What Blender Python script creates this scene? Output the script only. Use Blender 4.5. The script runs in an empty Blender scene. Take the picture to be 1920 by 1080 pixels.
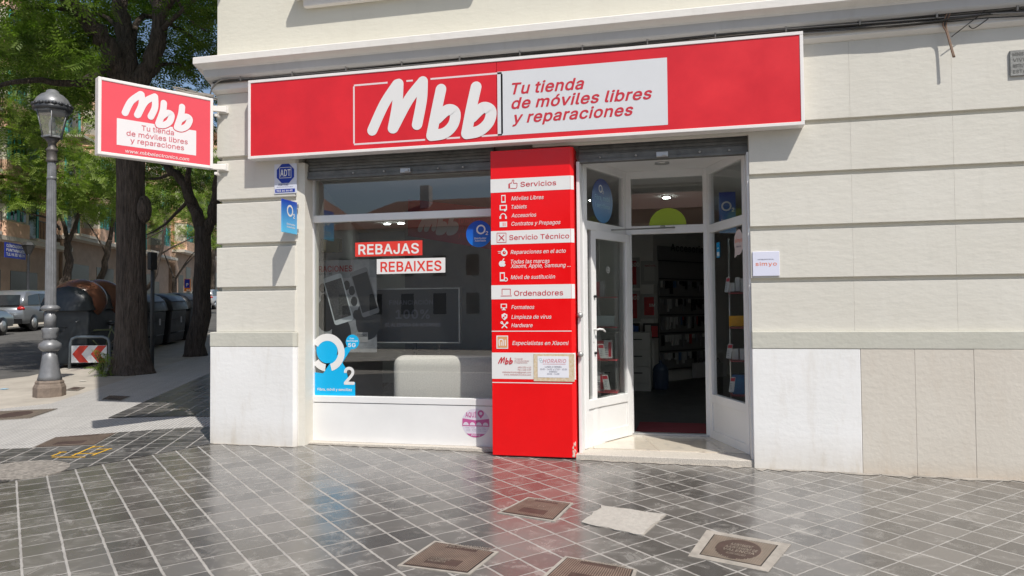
import bpy, math, random
import numpy as np
from mathutils import Vector, Matrix
from mathutils.geometry import tessellate_polygon
R=math.radians
random.seed(7); RNG=np.random.default_rng(7)
scene=bpy.context.scene
# ------------------------------------------------------------------ camera, sky, sun, exposure
F=1400.0; DD=7.2; CZ=1.4537
cr=np.array([0.9724995,0.23275271,-0.00842018]); cu=np.array([0.01515453,-0.02716043,0.99951621]); cf=np.array([-0.23241142,0.97215662,0.02994076])
CAMP=np.array([0.0,-DD,CZ])
cam=bpy.data.cameras.new('camera'); camo=bpy.data.objects.new('camera',cam); scene.collection.objects.link(camo)
m=Matrix(((cr[0],cu[0],-cf[0],CAMP[0]),(cr[1],cu[1],-cf[1],CAMP[1]),(cr[2],cu[2],-cf[2],CAMP[2]),(0,0,0,1)))
camo.matrix_world=m
cam.sensor_width=36; cam.lens=F/1920*36; cam.clip_end=600; cam.clip_start=.05
scene.camera=camo
world=bpy.data.worlds.new('World'); scene.world=world; world.use_nodes=True
nt=world.node_tree; nt.nodes.clear()
sky=nt.nodes.new('ShaderNodeTexSky'); sky.sky_type='NISHITA'; sky.sun_disc=False
sky.sun_elevation=R(54.6); sky.sun_rotation=R(137.1); sky.air_density=1.0; sky.dust_density=1.5
bg=nt.nodes.new('ShaderNodeBackground'); bg.inputs[1].default_value=0.12
wo=nt.nodes.new('ShaderNodeOutputWorld'); nt.links.new(sky.outputs[0],bg.inputs[0]); nt.links.new(bg.outputs[0],wo.inputs[0])
sl=bpy.data.lights.new('sun','SUN'); sl.energy=4.6; sl.angle=R(.5); sl.color=(1,.955,.89)
so=bpy.data.objects.new('sun',sl); scene.collection.objects.link(so)
so.rotation_euler=Vector((-.2785,.30,-.576)).to_track_quat('-Z','Y').to_euler(); so.location=(5,-8,20)
vs=scene.view_settings; vs.view_transform='Standard'; vs.look='None'; vs.gamma=1; vs.exposure=0.03
# ------------------------------------------------------------------ helpers
BX,CY=-.00734,.0343
def gz(x,y): return BX*x+CY*y
def ray(px,py): return cf+cr*(px-960)/F+cu*(540-py)/F
class Pl:      # a flat surface: origin, unit right, unit up, outward normal
    def __init__(s,o,u,v):
        s.o=np.array(o,float); s.u=np.array(u,float)/np.linalg.norm(u); s.v=np.array(v,float)
        s.v-=s.u*(s.v@s.u); s.v/=np.linalg.norm(s.v); s.n=np.cross(s.u,s.v)
    def uv(s,px,py):
        d=ray(px,py); t=((s.o-CAMP)@s.n)/(d@s.n); q=CAMP+d*t-s.o; return np.array([q@s.u,q@s.v])
    def at(s,a,b,h=0): return tuple(s.o+s.u*a+s.v*b+s.n*h)
def wallpl(y): return Pl((0,y,0),(1,0,0),(0,0,1))
def W(px,py,y=0): a=wallpl(y).uv(px,py); return a[0],a[1]
def zat(x,y,py):
    k=(540-py)/F; d0=np.array([x,y+DD,0]); return CZ+(d0@cu-k*(d0@cf))/(k*cf[2]-cu[2])
def ST(px,t):   # point on the ground, t metres across the side street, seen under pixel column px
    d=ray(px,577); k=(t-.36*7.2)/(-.93*d[0]-.36*d[1]); x=d[0]*k; y=-7.2+d[1]*k; return x,y
MATS={}
def mat(name,col,rough=.6,metal=0,var=.0,vscale=3,bump=0,bscale=60,spec=.5,emit=None,estr=1,trans=0,alpha=1,rvar=0,col2=None,coat=0):
    if name in MATS: return MATS[name]
    M=bpy.data.materials.new(name); M.use_nodes=True; n=M.node_tree; b=n.nodes['Principled BSDF']
    b.inputs['Base Color'].default_value=(*col,1); b.inputs['Roughness'].default_value=rough; b.inputs['Metallic'].default_value=metal
    b.inputs['Specular IOR Level'].default_value=spec; b.inputs['Transmission Weight'].default_value=trans
    if coat: b.inputs['Coat Weight'].default_value=coat; b.inputs['Coat Roughness'].default_value=.08
    if emit: b.inputs['Emission Color'].default_value=(*emit,1); b.inputs['Emission Strength'].default_value=estr
    tc=n.nodes.new('ShaderNodeTexCoord')
    if var or rvar or col2:
        no=n.nodes.new('ShaderNodeTexNoise'); no.inputs['Scale'].default_value=vscale; no.inputs['Detail'].default_value=7; no.inputs['Roughness'].default_value=.62
        n.links.new(tc.outputs['Object'],no.inputs['Vector'])
        rp=n.nodes.new('ShaderNodeValToRGB'); rp.color_ramp.elements[0].position=.3; rp.color_ramp.elements[1].position=.7
        c2=col2 or tuple(min(1,c*(1+var)) for c in col); c1=col if col2 else tuple(c*(1-var) for c in col)
        rp.color_ramp.elements[0].color=(*c1,1); rp.color_ramp.elements[1].color=(*c2,1)
        n.links.new(no.outputs['Fac'],rp.inputs[0]); n.links.new(rp.outputs[0],b.inputs['Base Color'])
        if rvar:
            mr=n.nodes.new('ShaderNodeMapRange'); mr.inputs['From Min'].default_value=.3; mr.inputs['From Max'].default_value=.7
            mr.inputs['To Min'].default_value=max(0,rough-rvar); mr.inputs['To Max'].default_value=rough+rvar
            n.links.new(no.outputs['Fac'],mr.inputs[0]); n.links.new(mr.outputs[0],b.inputs['Roughness'])
    if bump:
        nb=n.nodes.new('ShaderNodeTexNoise'); nb.inputs['Scale'].default_value=bscale; nb.inputs['Detail'].default_value=5
        n.links.new(tc.outputs['Object'],nb.inputs['Vector'])
        bp=n.nodes.new('ShaderNodeBump'); bp.inputs['Strength'].default_value=bump; bp.inputs['Distance'].default_value=.01
        n.links.new(nb.outputs['Fac'],bp.inputs['Height']); n.links.new(bp.outputs[0],b.inputs['Normal'])
    MATS[name]=M; return M
def glass_mat(name,tint=(.90,.93,.915),refl=.165):
    M=bpy.data.materials.new(name); M.use_nodes=True; n=M.node_tree; n.nodes.clear()
    t=n.nodes.new('ShaderNodeBsdfTransparent'); t.inputs[0].default_value=(*tint,1)
    g=n.nodes.new('ShaderNodeBsdfGlossy'); g.inputs['Roughness'].default_value=0.0
    ge=n.nodes.new('ShaderNodeNewGeometry'); dt=n.nodes.new('ShaderNodeVectorMath'); dt.operation='DOT_PRODUCT'; n.links.new(ge.outputs['Incoming'],dt.inputs[0]); n.links.new(ge.outputs['Normal'],dt.inputs[1])
    def mth(op,a_,b_=None):
        q=n.nodes.new('ShaderNodeMath'); q.operation=op
        for i,x in enumerate((a_,b_)):
            if x is None: continue
            if isinstance(x,(int,float)): q.inputs[i].default_value=x
            else: n.links.new(x,q.inputs[i])
        return q.outputs[0]
    c=mth('ABSOLUTE',dt.outputs['Value']); p5=mth('POWER',mth('SUBTRACT',1.0,c),5.0); ad=mth('ADD',mth('MULTIPLY',p5,1-refl),refl)
    mx=n.nodes.new('ShaderNodeMixShader'); o=n.nodes.new('ShaderNodeOutputMaterial')
    n.links.new(ad,mx.inputs[0]); n.links.new(t.outputs[0],mx.inputs[1]); n.links.new(g.outputs[0],mx.inputs[2]); n.links.new(mx.outputs[0],o.inputs[0])
    MATS[name]=M; return M
def wl(o):
    v=Vector((0,0,0))
    while o: v+=o.location; o=o.parent
    return v
def tag(o,label=None,cat=None,group=None,kind=None):
    if label: o['label']=label
    if cat: o['category']=cat
    if group: o['group']=group
    if kind: o['kind']=kind
    return o
def thing(name,label,cat,loc=(0,0,0),group=None,rz=0):
    o=bpy.data.objects.new(name,None); scene.collection.objects.link(o); o.location=loc; o.rotation_euler=(0,0,rz); o.empty_display_size=.2
    return tag(o,label,cat,group)
class MB:
    def __init__(s): s.v=[]; s.f=[]; s.mi=[]; s.sm=[]
    def add(s,vs,fs,mi=0,smooth=False):
        k=len(s.v); s.v+= [tuple(map(float,p)) for p in vs]; s.f+=[tuple(i+k for i in f) for f in fs]; s.mi+=[mi]*len(fs); s.sm+=[smooth]*len(fs); return s
    def box(s,x0,x1,y0,y1,z0,z1,mi=0,M=None):
        v=[(x0,y0,z0),(x1,y0,z0),(x1,y1,z0),(x0,y1,z0),(x0,y0,z1),(x1,y0,z1),(x1,y1,z1),(x0,y1,z1)]
        if M is not None: v=[tuple(M@Vector(p)) for p in v]
        return s.add(v,[(3,2,1,0),(4,5,6,7),(0,1,5,4),(1,2,6,5),(2,3,7,6),(3,0,4,7)],mi)
    def obox(s,p0,p1,w,z0,z1,mi=0,both=True):  # box along a ground line, width w to the left (or both sides)
        a=np.array(p0,float);b=np.array(p1,float);d=(b-a)/np.linalg.norm(b-a);n=np.array([-d[1],d[0]])
        l,r=(w/2,-w/2) if both else (w,0)
        q=[a+n*r,b+n*r,b+n*l,a+n*l]
        v=[(p[0],p[1],z0) for p in q]+[(p[0],p[1],z1) for p in q]
        return s.add(v,[(3,2,1,0),(4,5,6,7),(0,1,5,4),(1,2,6,5),(2,3,7,6),(3,0,4,7)],mi)
    def prism(s,poly,z0,z1,mi=0):
        n=len(poly); A=sum(poly[i][0]*poly[(i+1)%n][1]-poly[(i+1)%n][0]*poly[i][1] for i in range(n))
        if A<0: poly=poly[::-1]
        f0=(lambda x,y:z0) if not callable(z0) else z0; f1=(lambda x,y:z1) if not callable(z1) else z1
        v=[(x,y,f0(x,y)) for x,y in poly]+[(x,y,f1(x,y)) for x,y in poly]
        return s.add(v,[tuple(range(n-1,-1,-1)),tuple(range(n,2*n))]+[(i,(i+1)%n,(i+1)%n+n,i+n) for i in range(n)],mi)
    def pprism(s,pl,poly,h0,h1,mi=0):  # polygon in plane coords, extruded along normal h0..h1
        n=len(poly); A=sum(poly[i][0]*poly[(i+1)%n][1]-poly[(i+1)%n][0]*poly[i][1] for i in range(n))
        if A<0: poly=poly[::-1]
        v=[pl.at(a,b,h0) for a,b in poly]+[pl.at(a,b,h1) for a,b in poly]
        return s.add(v,[tuple(range(n-1,-1,-1)),tuple(range(n,2*n))]+[(i,(i+1)%n,(i+1)%n+n,i+n) for i in range(n)],mi)
    def sheet(s,pl,poly,h,mi=0):
        n=len(poly); A=sum(poly[i][0]*poly[(i+1)%n][1]-poly[(i+1)%n][0]*poly[i][1] for i in range(n))
        if A<0: poly=poly[::-1]
        return s.add([pl.at(a,b,h) for a,b in poly],[tuple(range(n))],mi)
    def rect(s,pl,a0,a1,b0,b1,h,mi=0): return s.sheet(pl,[(a0,b0),(a1,b0),(a1,b1),(a0,b1)],h,mi)
    def disc(s,pl,c,r,h,mi=0,n=40,ry=None): return s.sheet(pl,[(c[0]+r*math.cos(2*math.pi*i/n),c[1]+(ry or r)*math.sin(2*math.pi*i/n)) for i in range(n)],h,mi)
    def ring(s,pl,c,r0,r1,h,mi=0,n=40,a0=0,a1=2*math.pi,k=1):
        vs=[];fs=[]
        for i in range(n+1):
            a=a0+(a1-a0)*i/n
            for r in (r0,r1): vs.append(pl.at(c[0]+r*math.cos(a)*k,c[1]+r*math.sin(a),h))
        for i in range(n): fs.append((2*i,2*i+1,2*i+3,2*i+2))
        return s.add(vs,fs,mi)
    def tube(s,pts,rad,n=8,mi=0,smooth=True,cap=True):
        pts=[Vector(p) for p in pts]; rad=[rad]*len(pts) if not hasattr(rad,'__len__') else rad
        vs=[];fs=[]; ref=None
        for i,p in enumerate(pts):
            d=(pts[min(i+1,len(pts)-1)]-pts[max(i-1,0)])
            if d.length<1e-9: d=Vector((0,0,1))
            d.normalize()
            if ref is None: ref=Vector((0,0,1)) if abs(d.z)<.9 else Vector((1,0,0))
            a=(ref-d*ref.dot(d)).normalized(); b=d.cross(a); ref=a
            for k in range(n): t=2*math.pi*k/n; vs.append(p+(a*math.cos(t)+b*math.sin(t))*rad[i])
        for i in range(len(pts)-1):
            for k in range(n): fs.append((i*n+k,i*n+(k+1)%n,(i+1)*n+(k+1)%n,(i+1)*n+k))
        if cap: fs.append(tuple(range(n-1,-1,-1))); fs.append(tuple((len(pts)-1)*n+k for k in range(n)))
        return s.add(vs,fs,mi,smooth)
    def lathe(s,c,prof,n=24,mi=0,smooth=True,flute=0,axis=None):
        vs=[];fs=[]
        for r,z in prof:
            for k in range(n):
                t=2*math.pi*k/n; rr=r*(1-flute*(k%2)); vs.append((c[0]+rr*math.cos(t),c[1]+rr*math.sin(t),c[2]+z))
        for i in range(len(prof)-1):
            for k in range(n): fs.append((i*n+k,i*n+(k+1)%n,(i+1)*n+(k+1)%n,(i+1)*n+k))
        fs.append(tuple(range(n-1,-1,-1))); fs.append(tuple((len(prof)-1)*n+k for k in range(n)))
        return s.add(vs,fs,mi,smooth)
    def ell(s,c,r,n=16,m=10,mi=0,M=None,z0=-1):
        vs=[];fs=[]
        for j in range(m+1):
            ph=math.asin(z0)+(math.pi/2-math.asin(z0))*j/m
            for k in range(n):
                t=2*math.pi*k/n; p=Vector((r[0]*math.cos(ph)*math.cos(t),r[1]*math.cos(ph)*math.sin(t),r[2]*math.sin(ph)))
                if M is not None: p=M@p
                vs.append((c[0]+p[0],c[1]+p[1],c[2]+p[2]))
        for j in range(m):
            for k in range(n): fs.append((j*n+k,j*n+(k+1)%n,(j+1)*n+(k+1)%n,(j+1)*n+k))
        return s.add(vs,fs,mi,True)
    def build(s,name,mats,parent=None,bevel=0,seg=2,world=True):
        if not isinstance(mats,(list,tuple)): mats=[mats]
        off=wl(parent) if (parent and world) else Vector((0,0,0))
        me=bpy.data.meshes.new(name)
        me.from_pydata([(p[0]-off[0],p[1]-off[1],p[2]-off[2]) for p in s.v],[],s.f)
        for M_ in mats: me.materials.append(M_)
        me.polygons.foreach_set('material_index',s.mi); me.polygons.foreach_set('use_smooth',s.sm)
        me.update(); o=bpy.data.objects.new(name,me); scene.collection.objects.link(o)
        if parent: o.parent=parent
        if bevel:
            b=o.modifiers.new('bevel','BEVEL'); b.width=bevel; b.segments=seg; b.limit_method='ANGLE'; b.angle_limit=R(40); b.harden_normals=False
        return o
# ---- lettering: outlines of a plain grotesque alphabet, drawn as polygons (units: 1/500 of the type size)
GLYPHS=("""A 240 8 -2 6 0 7 5 99 255 102 257 136 257 139 256 232 6 233 1 233 -1 229 -3 198 -3 195 -1 170 68 71 68 69 68 67 64 44 -1 41 -3|81 102 156 102 158 103 142 149 119 218 81 104
B 228 30 -2 28 -1 27 2 27 252 28 256 32 257 120 257 145 254 167 247 181 237 192 223 200 202 201 188 200 175 195 158 189 149 180 141 164 133 182 125 193 117 203 104 207 93 210 84 211 67 209 50 202 32 190 18 177 9 172 6 149 0 124 -3|66 31 124 31 147 34 163 41 172 54 175 68 174 79 169 90 162 99 154 105 139 111 125 113 66 113 65 111|66 146 123 145 133 147 143 150 154 158 160 165 164 174 165 186 162 201 154 213 139 221 119 223 66 223 65 221
C 255 132 -6 102 -2 87 4 73 11 51 30 33 56 24 82 21 90 18 127 21 164 25 175 33 198 50 223 72 243 81 247 102 256 134 260 152 259 171 254 188 247 202 238 216 224 226 211 234 194 239 173 235 171 206 171 203 172 193 194 186 204 176 213 167 218 156 222 142 225 128 225 111 222 93 214 77 200 66 183 57 156 54 127 57 99 65 73 77 54 94 40 111 32 136 29 144 30 157 32 167 36 177 43 186 50 193 59 198 70 203 82 206 83 235 83 238 82 239 80 234 60 226 44 215 29 203 18 189 8 171 0 152 -4
D 251 30 -2 28 -1 27 2 27 252 28 256 32 257 112 257 148 253 178 241 201 222 215 202 219 196 230 164 233 128 230 91 219 58 201 32 179 15 175 13 145 1 110 -3|66 31 108 31 132 34 139 35 157 42 173 55 187 76 195 102 197 130 194 156 187 179 176 197 158 212 135 221 109 223 67 223 65 223
E 209 30 -2 28 -1 27 2 27 252 28 256 32 257 185 257 188 256 189 253 189 227 188 225 186 224 67 223 65 223 66 146 178 145 180 144 180 142 180 117 180 113 177 112 66 112 65 33 65 32 67 31 187 31 189 30 190 27 190 2 189 -1 186 -3
F 205 30 -2 28 -1 27 2 27 252 28 256 32 257 183 257 186 256 187 253 187 227 186 225 184 224 65 223 65 143 173 142 175 141 175 138 175 111 174 109 172 108 66 108 65 0 64 -2 61 -3
G 260 133 -6 105 -2 92 2 73 10 50 30 33 56 22 88 18 127 22 166 32 198 49 223 72 243 76 245 102 256 132 260 151 259 171 254 189 246 203 236 216 224 227 210 235 193 239 175 238 173 235 172 205 172 202 173 196 187 184 204 176 211 167 217 157 222 146 224 131 225 111 222 92 214 77 200 66 183 57 155 54 127 57 99 65 74 77 55 94 40 115 32 135 29 154 31 170 37 185 48 196 63 202 80 204 96 202 97 143 97 140 98 139 101 139 126 139 129 143 130 238 130 241 129 242 126 242 101 238 71 228 44 212 24 190 8 167 -1 162 -3
H 258 30 -2 28 -1 27 2 27 252 28 256 31 257 61 257 64 256 65 255 66 147 192 147 193 147 194 149 194 255 195 256 198 257 227 257 230 256 231 252 231 2 230 -1 227 -3 198 -3 195 -2 194 0 193 113 67 113 66 113 65 112 65 0 64 -2 61 -3
I 150 16 -2 14 -1 13 1 13 27 14 30 17 31 55 31 56 32 56 222 55 223 17 223 14 224 13 228 13 255 17 257 136 256 137 253 137 227 136 224 133 223 96 223 94 222 94 33 95 31 133 31 136 30 137 27 137 -1 133 -3
J 198 92 -6 61 -1 36 15 19 41 14 72 14 86 15 88 18 89 47 89 50 88 51 86 51 71 54 53 63 39 75 31 93 27 108 30 122 39 131 54 133 72 134 254 135 256 137 257 168 257 170 256 171 253 171 74 166 42 163 36 147 14 124 -1
K 233 30 -2 28 -1 27 2 27 252 28 256 31 257 61 257 64 256 65 254 64 132 65 129 91 159 180 256 184 257 223 257 226 256 227 254 226 252 125 144 225 3 226 1 226 -1 222 -3 187 -3 184 -1 99 118 65 82 65 2 64 -1 61 -3
L 196 30 -2 28 -1 27 2 28 254 29 256 31 257 62 257 64 256 65 253 65 32 67 31 180 31 182 30 183 27 183 1 182 -2 179 -3
M 314 30 -2 28 -1 27 2 27 252 28 256 32 257 74 257 78 256 143 88 158 46 172 88 236 255 240 257 282 257 285 256 286 252 286 2 286 -1 283 -3 254 -3 251 -2 250 1 250 195 250 199 230 143 177 9 173 -1 169 -3 144 -3 141 -1 80 152 65 195 63 197 63 1 62 -2 60 -3
N 262 30 -2 28 -1 27 2 27 252 28 256 31 257 66 257 70 255 178 86 197 53 198 54 197 72 197 254 198 256 201 257 230 257 233 256 234 252 234 2 234 -1 231 -3 195 -3 191 -1 100 142 64 203 63 189 65 164 65 1 64 -2 61 -3
O 267 132 -6 105 -2 99 -1 74 10 51 30 33 56 22 86 21 94 18 127 21 164 23 171 33 198 50 223 75 245 102 256 133 260 164 256 170 254 193 244 217 224 234 198 245 167 249 127 245 89 239 71 234 55 216 30 193 11 166 -1|132 29 150 31 157 33 173 40 189 54 202 74 207 88 210 100 213 127 210 158 202 181 189 200 175 213 170 216 155 222 134 225 113 223 97 216 92 213 77 200 65 181 57 158 54 127 57 96 65 74 77 54 96 39 112 32
P 222 30 -2 28 -1 27 2 27 252 28 256 32 257 117 257 144 254 168 246 186 232 197 216 204 196 207 174 205 155 197 131 185 114 169 103 145 93 121 90 66 90 64 -1 61 -3|66 124 119 124 131 125 147 130 156 137 165 149 168 160 170 174 168 187 165 198 158 209 147 217 134 222 117 223 66 223
Q 267 200 -26 198 -25 177 3 164 -2 133 -6 102 -2 74 10 51 30 33 57 21 90 18 126 21 164 24 172 33 198 50 223 74 244 101 256 130 260 137 260 164 256 190 245 195 242 216 224 235 197 245 165 249 131 249 123 245 89 234 55 216 30 205 20 235 -21 236 -24 235 -26 233 -27|132 29 150 31 154 32 155 33 122 76 121 79 121 81 124 82 155 82 158 81 182 50 184 49 189 54 203 74 210 97 213 127 210 158 202 181 189 200 175 213 170 216 155 222 134 225 113 223 97 216 92 213 77 200 65 181 57 158 54 127 57 96 65 74 77 54 96 39 112 32
R 224 30 -2 28 -1 27 2 27 252 28 256 32 257 117 257 144 254 169 246 185 234 197 218 205 197 207 176 205 155 197 134 185 118 169 107 162 104 161 103 214 5 216 1 216 -1 212 -3 178 -3 175 -1 122 96 67 96 66 96 65 95 64 -1 61 -3|66 130 118 130 135 132 147 135 157 142 165 152 169 163 170 174 169 190 165 201 158 210 147 218 131 222 118 223 66 223
S 223 110 -7 87 -5 70 0 62 3 44 14 29 30 21 47 17 68 18 70 20 71 53 70 55 68 58 55 64 45 73 38 86 31 98 28 111 27 128 29 143 33 155 40 163 48 168 57 170 70 169 79 164 88 157 94 146 100 136 104 91 118 62 128 41 143 29 160 28 164 24 186 26 205 37 227 49 240 68 251 90 258 114 260 140 257 160 251 177 240 191 225 198 211 202 193 202 188 199 186 168 187 166 188 161 204 149 217 131 224 113 227 101 226 96 225 83 221 74 215 66 208 62 198 60 188 62 176 70 166 76 162 86 156 98 152 149 137 170 128 181 121 191 112 199 100 205 86 207 69 204 52 202 45 195 30 182 15 163 3 139 -4
T 224 97 -2 95 -1 94 2 94 223 92 223 15 224 13 227 14 255 18 257 209 256 210 255 211 252 211 227 209 224 133 223 131 223 131 1 130 -2 127 -3
U 259 128 -6 102 -4 74 7 56 20 42 36 40 39 32 59 27 87 28 255 31 257 61 257 64 256 65 254 65 87 67 73 72 58 82 45 96 36 111 30 132 28 148 30 164 36 177 46 187 59 192 72 194 90 194 254 195 256 198 257 229 256 231 253 231 86 227 60 217 37 203 20 185 7 157 -4
V 240 102 -2 100 -1 96 8 8 248 6 254 6 256 9 257 40 257 44 255 102 93 120 37 139 94 195 255 199 257 230 257 233 256 234 254 233 251 141 -1 138 -3
W 343 78 -2 76 -1 74 2 7 248 6 254 6 256 9 257 39 257 42 256 44 255 87 87 96 46 151 255 155 257 188 257 191 256 194 250 237 86 245 47 246 46 259 99 300 255 303 257 333 257 336 256 337 253 267 -1 264 -3 229 -3 226 -1 182 157 171 202 161 158 117 -1 114 -3
X 237 9 -2 7 -1 7 2 97 130 14 251 13 254 13 256 17 257 51 257 54 256 99 190 119 158 143 196 185 255 189 257 221 257 224 256 225 254 223 250 141 131 226 8 230 2 230 -1 226 -3 192 -3 189 -1 148 57 119 103 97 70 48 -1 44 -3
Y 236 102 -2 100 -1 99 2 99 104 7 252 6 256 10 257 44 257 47 256 95 179 118 138 136 171 188 255 192 257 228 256 230 255 229 252 137 104 136 -1 133 -3
Z 219 21 -2 19 -1 18 1 18 22 19 26 135 194 156 223 153 224 20 224 18 225 18 227 18 253 18 256 22 257 196 257 199 256 201 252 201 232 200 228 89 67 63 31 65 30 199 31 201 30 202 27 202 2 201 -1 198 -3
Í 150 16 -2 14 -1 13 1 13 27 14 30 17 31 55 31 56 32 56 222 55 223 17 223 14 224 13 228 13 255 17 257 136 256 137 253 137 227 136 224 133 223 96 223 94 222 94 33 95 31 133 31 136 30 137 27 137 -1 133 -3|62 277 60 278 60 281 84 331 87 332 118 332 122 331 121 327 89 278 86 276
Á 240 8 -2 6 0 7 5 99 255 102 257 136 257 139 256 232 6 233 1 233 -1 229 -3 198 -3 195 -1 170 68 71 68 69 68 67 64 44 -1 41 -3|81 102 156 102 158 103 142 149 119 218 81 104|106 277 104 278 104 281 128 331 131 332 162 332 166 331 166 327 133 278 130 276
a 195 78 -7 64 -5 46 0 32 9 23 19 15 37 13 54 15 70 20 82 27 90 37 99 48 104 76 111 117 116 131 119 134 122 135 127 135 136 132 145 126 153 118 159 107 162 98 163 82 161 76 159 69 156 61 149 52 136 50 135 20 143 19 146 27 163 38 175 52 184 66 190 82 194 100 195 120 192 133 188 143 183 153 175 163 161 169 145 171 127 171 1 169 -2 167 -2 140 -2 137 -2 136 1 136 17 135 19 128 10 121 5 109 -1 94 -6|82 25 102 27 112 31 123 39 130 48 134 59 135 68 135 89 121 86 76 80 61 74 54 68 50 61 49 54 50 44 53 38 58 33 65 28 76 26
b 212 113 -6 98 -5 84 0 74 7 59 24 59 22 59 1 57 -2 54 -3 27 -3 25 -2 24 0 24 253 24 256 26 257 55 257 59 255 59 166 75 182 84 188 95 192 99 193 114 195 136 192 158 182 172 170 177 164 188 145 195 122 198 95 195 67 187 41 175 21 158 6 137 -3|109 26 126 29 138 35 148 45 155 59 158 66 160 76 162 95 159 118 156 129 148 143 137 154 125 160 110 162 93 160 82 154 72 144 65 131 61 119 59 95 60 76 64 60 72 45 84 34 95 28
c 198 102 -6 79 -3 66 2 57 7 39 22 26 41 19 60 17 68 14 94 18 124 26 147 39 167 57 182 76 190 80 192 104 195 117 194 131 191 143 186 154 180 163 173 172 163 178 152 183 139 182 137 179 136 152 129 150 130 144 141 136 151 128 157 120 160 105 162 89 160 74 153 64 143 62 138 57 128 52 111 51 97 52 77 57 60 63 47 74 35 87 28 102 26 111 26 121 28 128 31 134 35 144 46 150 59 152 61 181 54 183 53 184 51 179 38 172 26 164 16 154 9 143 2 130 -3 116 -6
d 212 97 -6 75 -3 54 6 38 21 25 41 17 68 14 94 17 121 25 146 37 166 42 171 55 182 76 192 98 195 117 192 128 188 137 182 153 166 153 255 157 257 186 257 188 256 188 253 188 0 187 -2 185 -3 158 -3 155 -2 154 1 154 23 153 24 145 14 138 7 128 0 113 -5|101 26 118 29 130 34 140 45 148 60 152 75 153 95 152 114 150 122 148 130 140 144 130 154 119 160 103 162 85 159 75 154 64 144 56 128 52 112 51 99 53 74 57 59 64 45 74 35 86 28
e 202 105 -6 84 -4 77 -2 57 6 39 21 25 43 17 68 14 93 18 123 26 147 38 166 58 183 78 191 102 195 118 193 134 189 149 182 161 172 172 159 181 142 186 120 188 100 188 86 187 83 185 83 52 82 52 71 57 56 65 44 77 33 90 28 107 25 117 27 127 29 134 33 140 37 147 46 151 54 153 55 181 48 184 47 184 42 178 30 169 18 158 8 142 0 127 -4|52 113 150 113 151 114 151 118 147 133 140 145 133 152 129 155 118 160 101 162 89 161 83 159 74 154 65 146 56 132 52 120
f 127 40 -2 38 -1 38 2 38 160 36 161 5 161 2 162 1 165 1 190 2 192 4 192 37 193 38 216 40 231 46 245 57 256 67 262 83 266 98 267 109 266 118 264 122 262 123 260 116 233 113 232 102 234 97 234 86 233 79 228 75 220 73 209 73 193 113 192 115 192 117 189 117 165 116 162 113 161 75 161 73 160 73 0 72 -2 69 -3
g 213 101 -78 80 -76 65 -72 51 -65 41 -58 32 -50 24 -37 24 -33 47 -20 51 -18 53 -19 64 -32 70 -37 79 -42 90 -45 103 -46 125 -43 139 -36 150 -22 153 -2 153 28 138 12 127 5 113 1 95 0 77 2 54 12 38 26 27 42 18 67 14 96 17 121 20 130 26 148 38 167 55 182 74 191 97 195 115 193 128 188 138 182 147 174 153 166 154 167 154 188 155 191 158 192 186 192 188 191 189 188 189 -3 186 -28 177 -47 163 -61 146 -70 131 -75 124 -76|99 32 105 32 118 34 131 40 140 48 148 63 152 77 154 96 152 115 148 131 140 145 130 154 119 160 103 162 86 160 75 154 64 144 56 129 52 113 51 100 53 76 56 63 64 49 75 40 82 36 88 34
h 205 26 -2 24 -1 24 2 24 254 25 256 27 257 56 257 58 256 59 253 59 168 74 183 90 191 114 195 131 193 149 186 162 176 172 162 179 142 181 120 181 1 180 -2 177 -3 149 -3 146 -1 146 116 143 136 133 151 121 159 104 162 91 160 80 155 73 150 67 143 61 130 59 113 59 -1 55 -3
i 83 26 -2 24 -1 24 2 24 189 25 192 27 192 56 192 58 191 59 188 59 1 58 -2 55 -3|41 219 32 221 25 225 20 232 18 242 20 251 25 258 32 262 42 264 51 262 59 258 64 251 66 241 63 232 58 225 51 221
j 83 -5 -74 -7 -73 -8 -70 -7 -43 -4 -41 11 -39 18 -35 22 -26 24 -14 24 189 25 191 28 192 57 192 59 191 59 188 59 -14 58 -32 53 -47 47 -56 44 -59 34 -66 19 -72|40 219 32 221 25 226 20 232 18 242 20 251 26 258 32 263 42 264 51 263 59 258 64 250 65 241 63 232 58 225 49 220
k 190 26 -2 24 -1 24 2 24 254 25 256 27 257 56 257 58 256 59 253 59 110 61 110 68 117 140 191 144 192 178 192 182 191 182 189 181 187 104 108 187 3 188 0 187 -2 184 -3 148 -3 145 -2 78 84 76 85 59 68 59 2 58 -1 55 -3
l 95 68 -4 50 -1 36 7 29 19 26 25 24 43 24 252 24 255 27 257 55 257 58 256 59 253 59 49 60 38 62 33 67 29 79 29 84 30 86 29 93 2 91 -1 88 -2 79 -3
m 305 26 -2 24 -1 24 2 24 188 25 192 28 192 54 192 57 192 59 189 59 169 59 168 64 174 73 183 85 190 97 194 108 195 127 193 131 191 145 182 156 168 159 162 167 173 176 182 188 189 204 194 220 195 234 194 249 188 262 179 272 167 279 148 281 127 281 2 280 -2 277 -3 249 -3 246 -1 245 127 243 143 233 155 222 161 209 163 197 161 186 156 180 151 175 144 171 134 170 123 170 -1 166 -3 139 -3 136 -2 135 2 135 129 133 142 126 151 123 155 113 160 99 163 86 160 80 158 72 152 65 143 61 133 59 119 59 -1 55 -3
n 205 26 -2 24 -1 24 2 24 188 24 191 28 192 54 192 57 192 58 189 58 168 59 167 74 183 93 192 113 195 118 194 131 193 149 186 162 176 170 165 173 161 179 142 181 119 181 2 180 -1 177 -3 150 -3 146 -1 146 116 143 136 133 151 121 159 104 162 91 160 80 155 73 150 67 143 61 130 59 113 59 -1 55 -3
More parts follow.
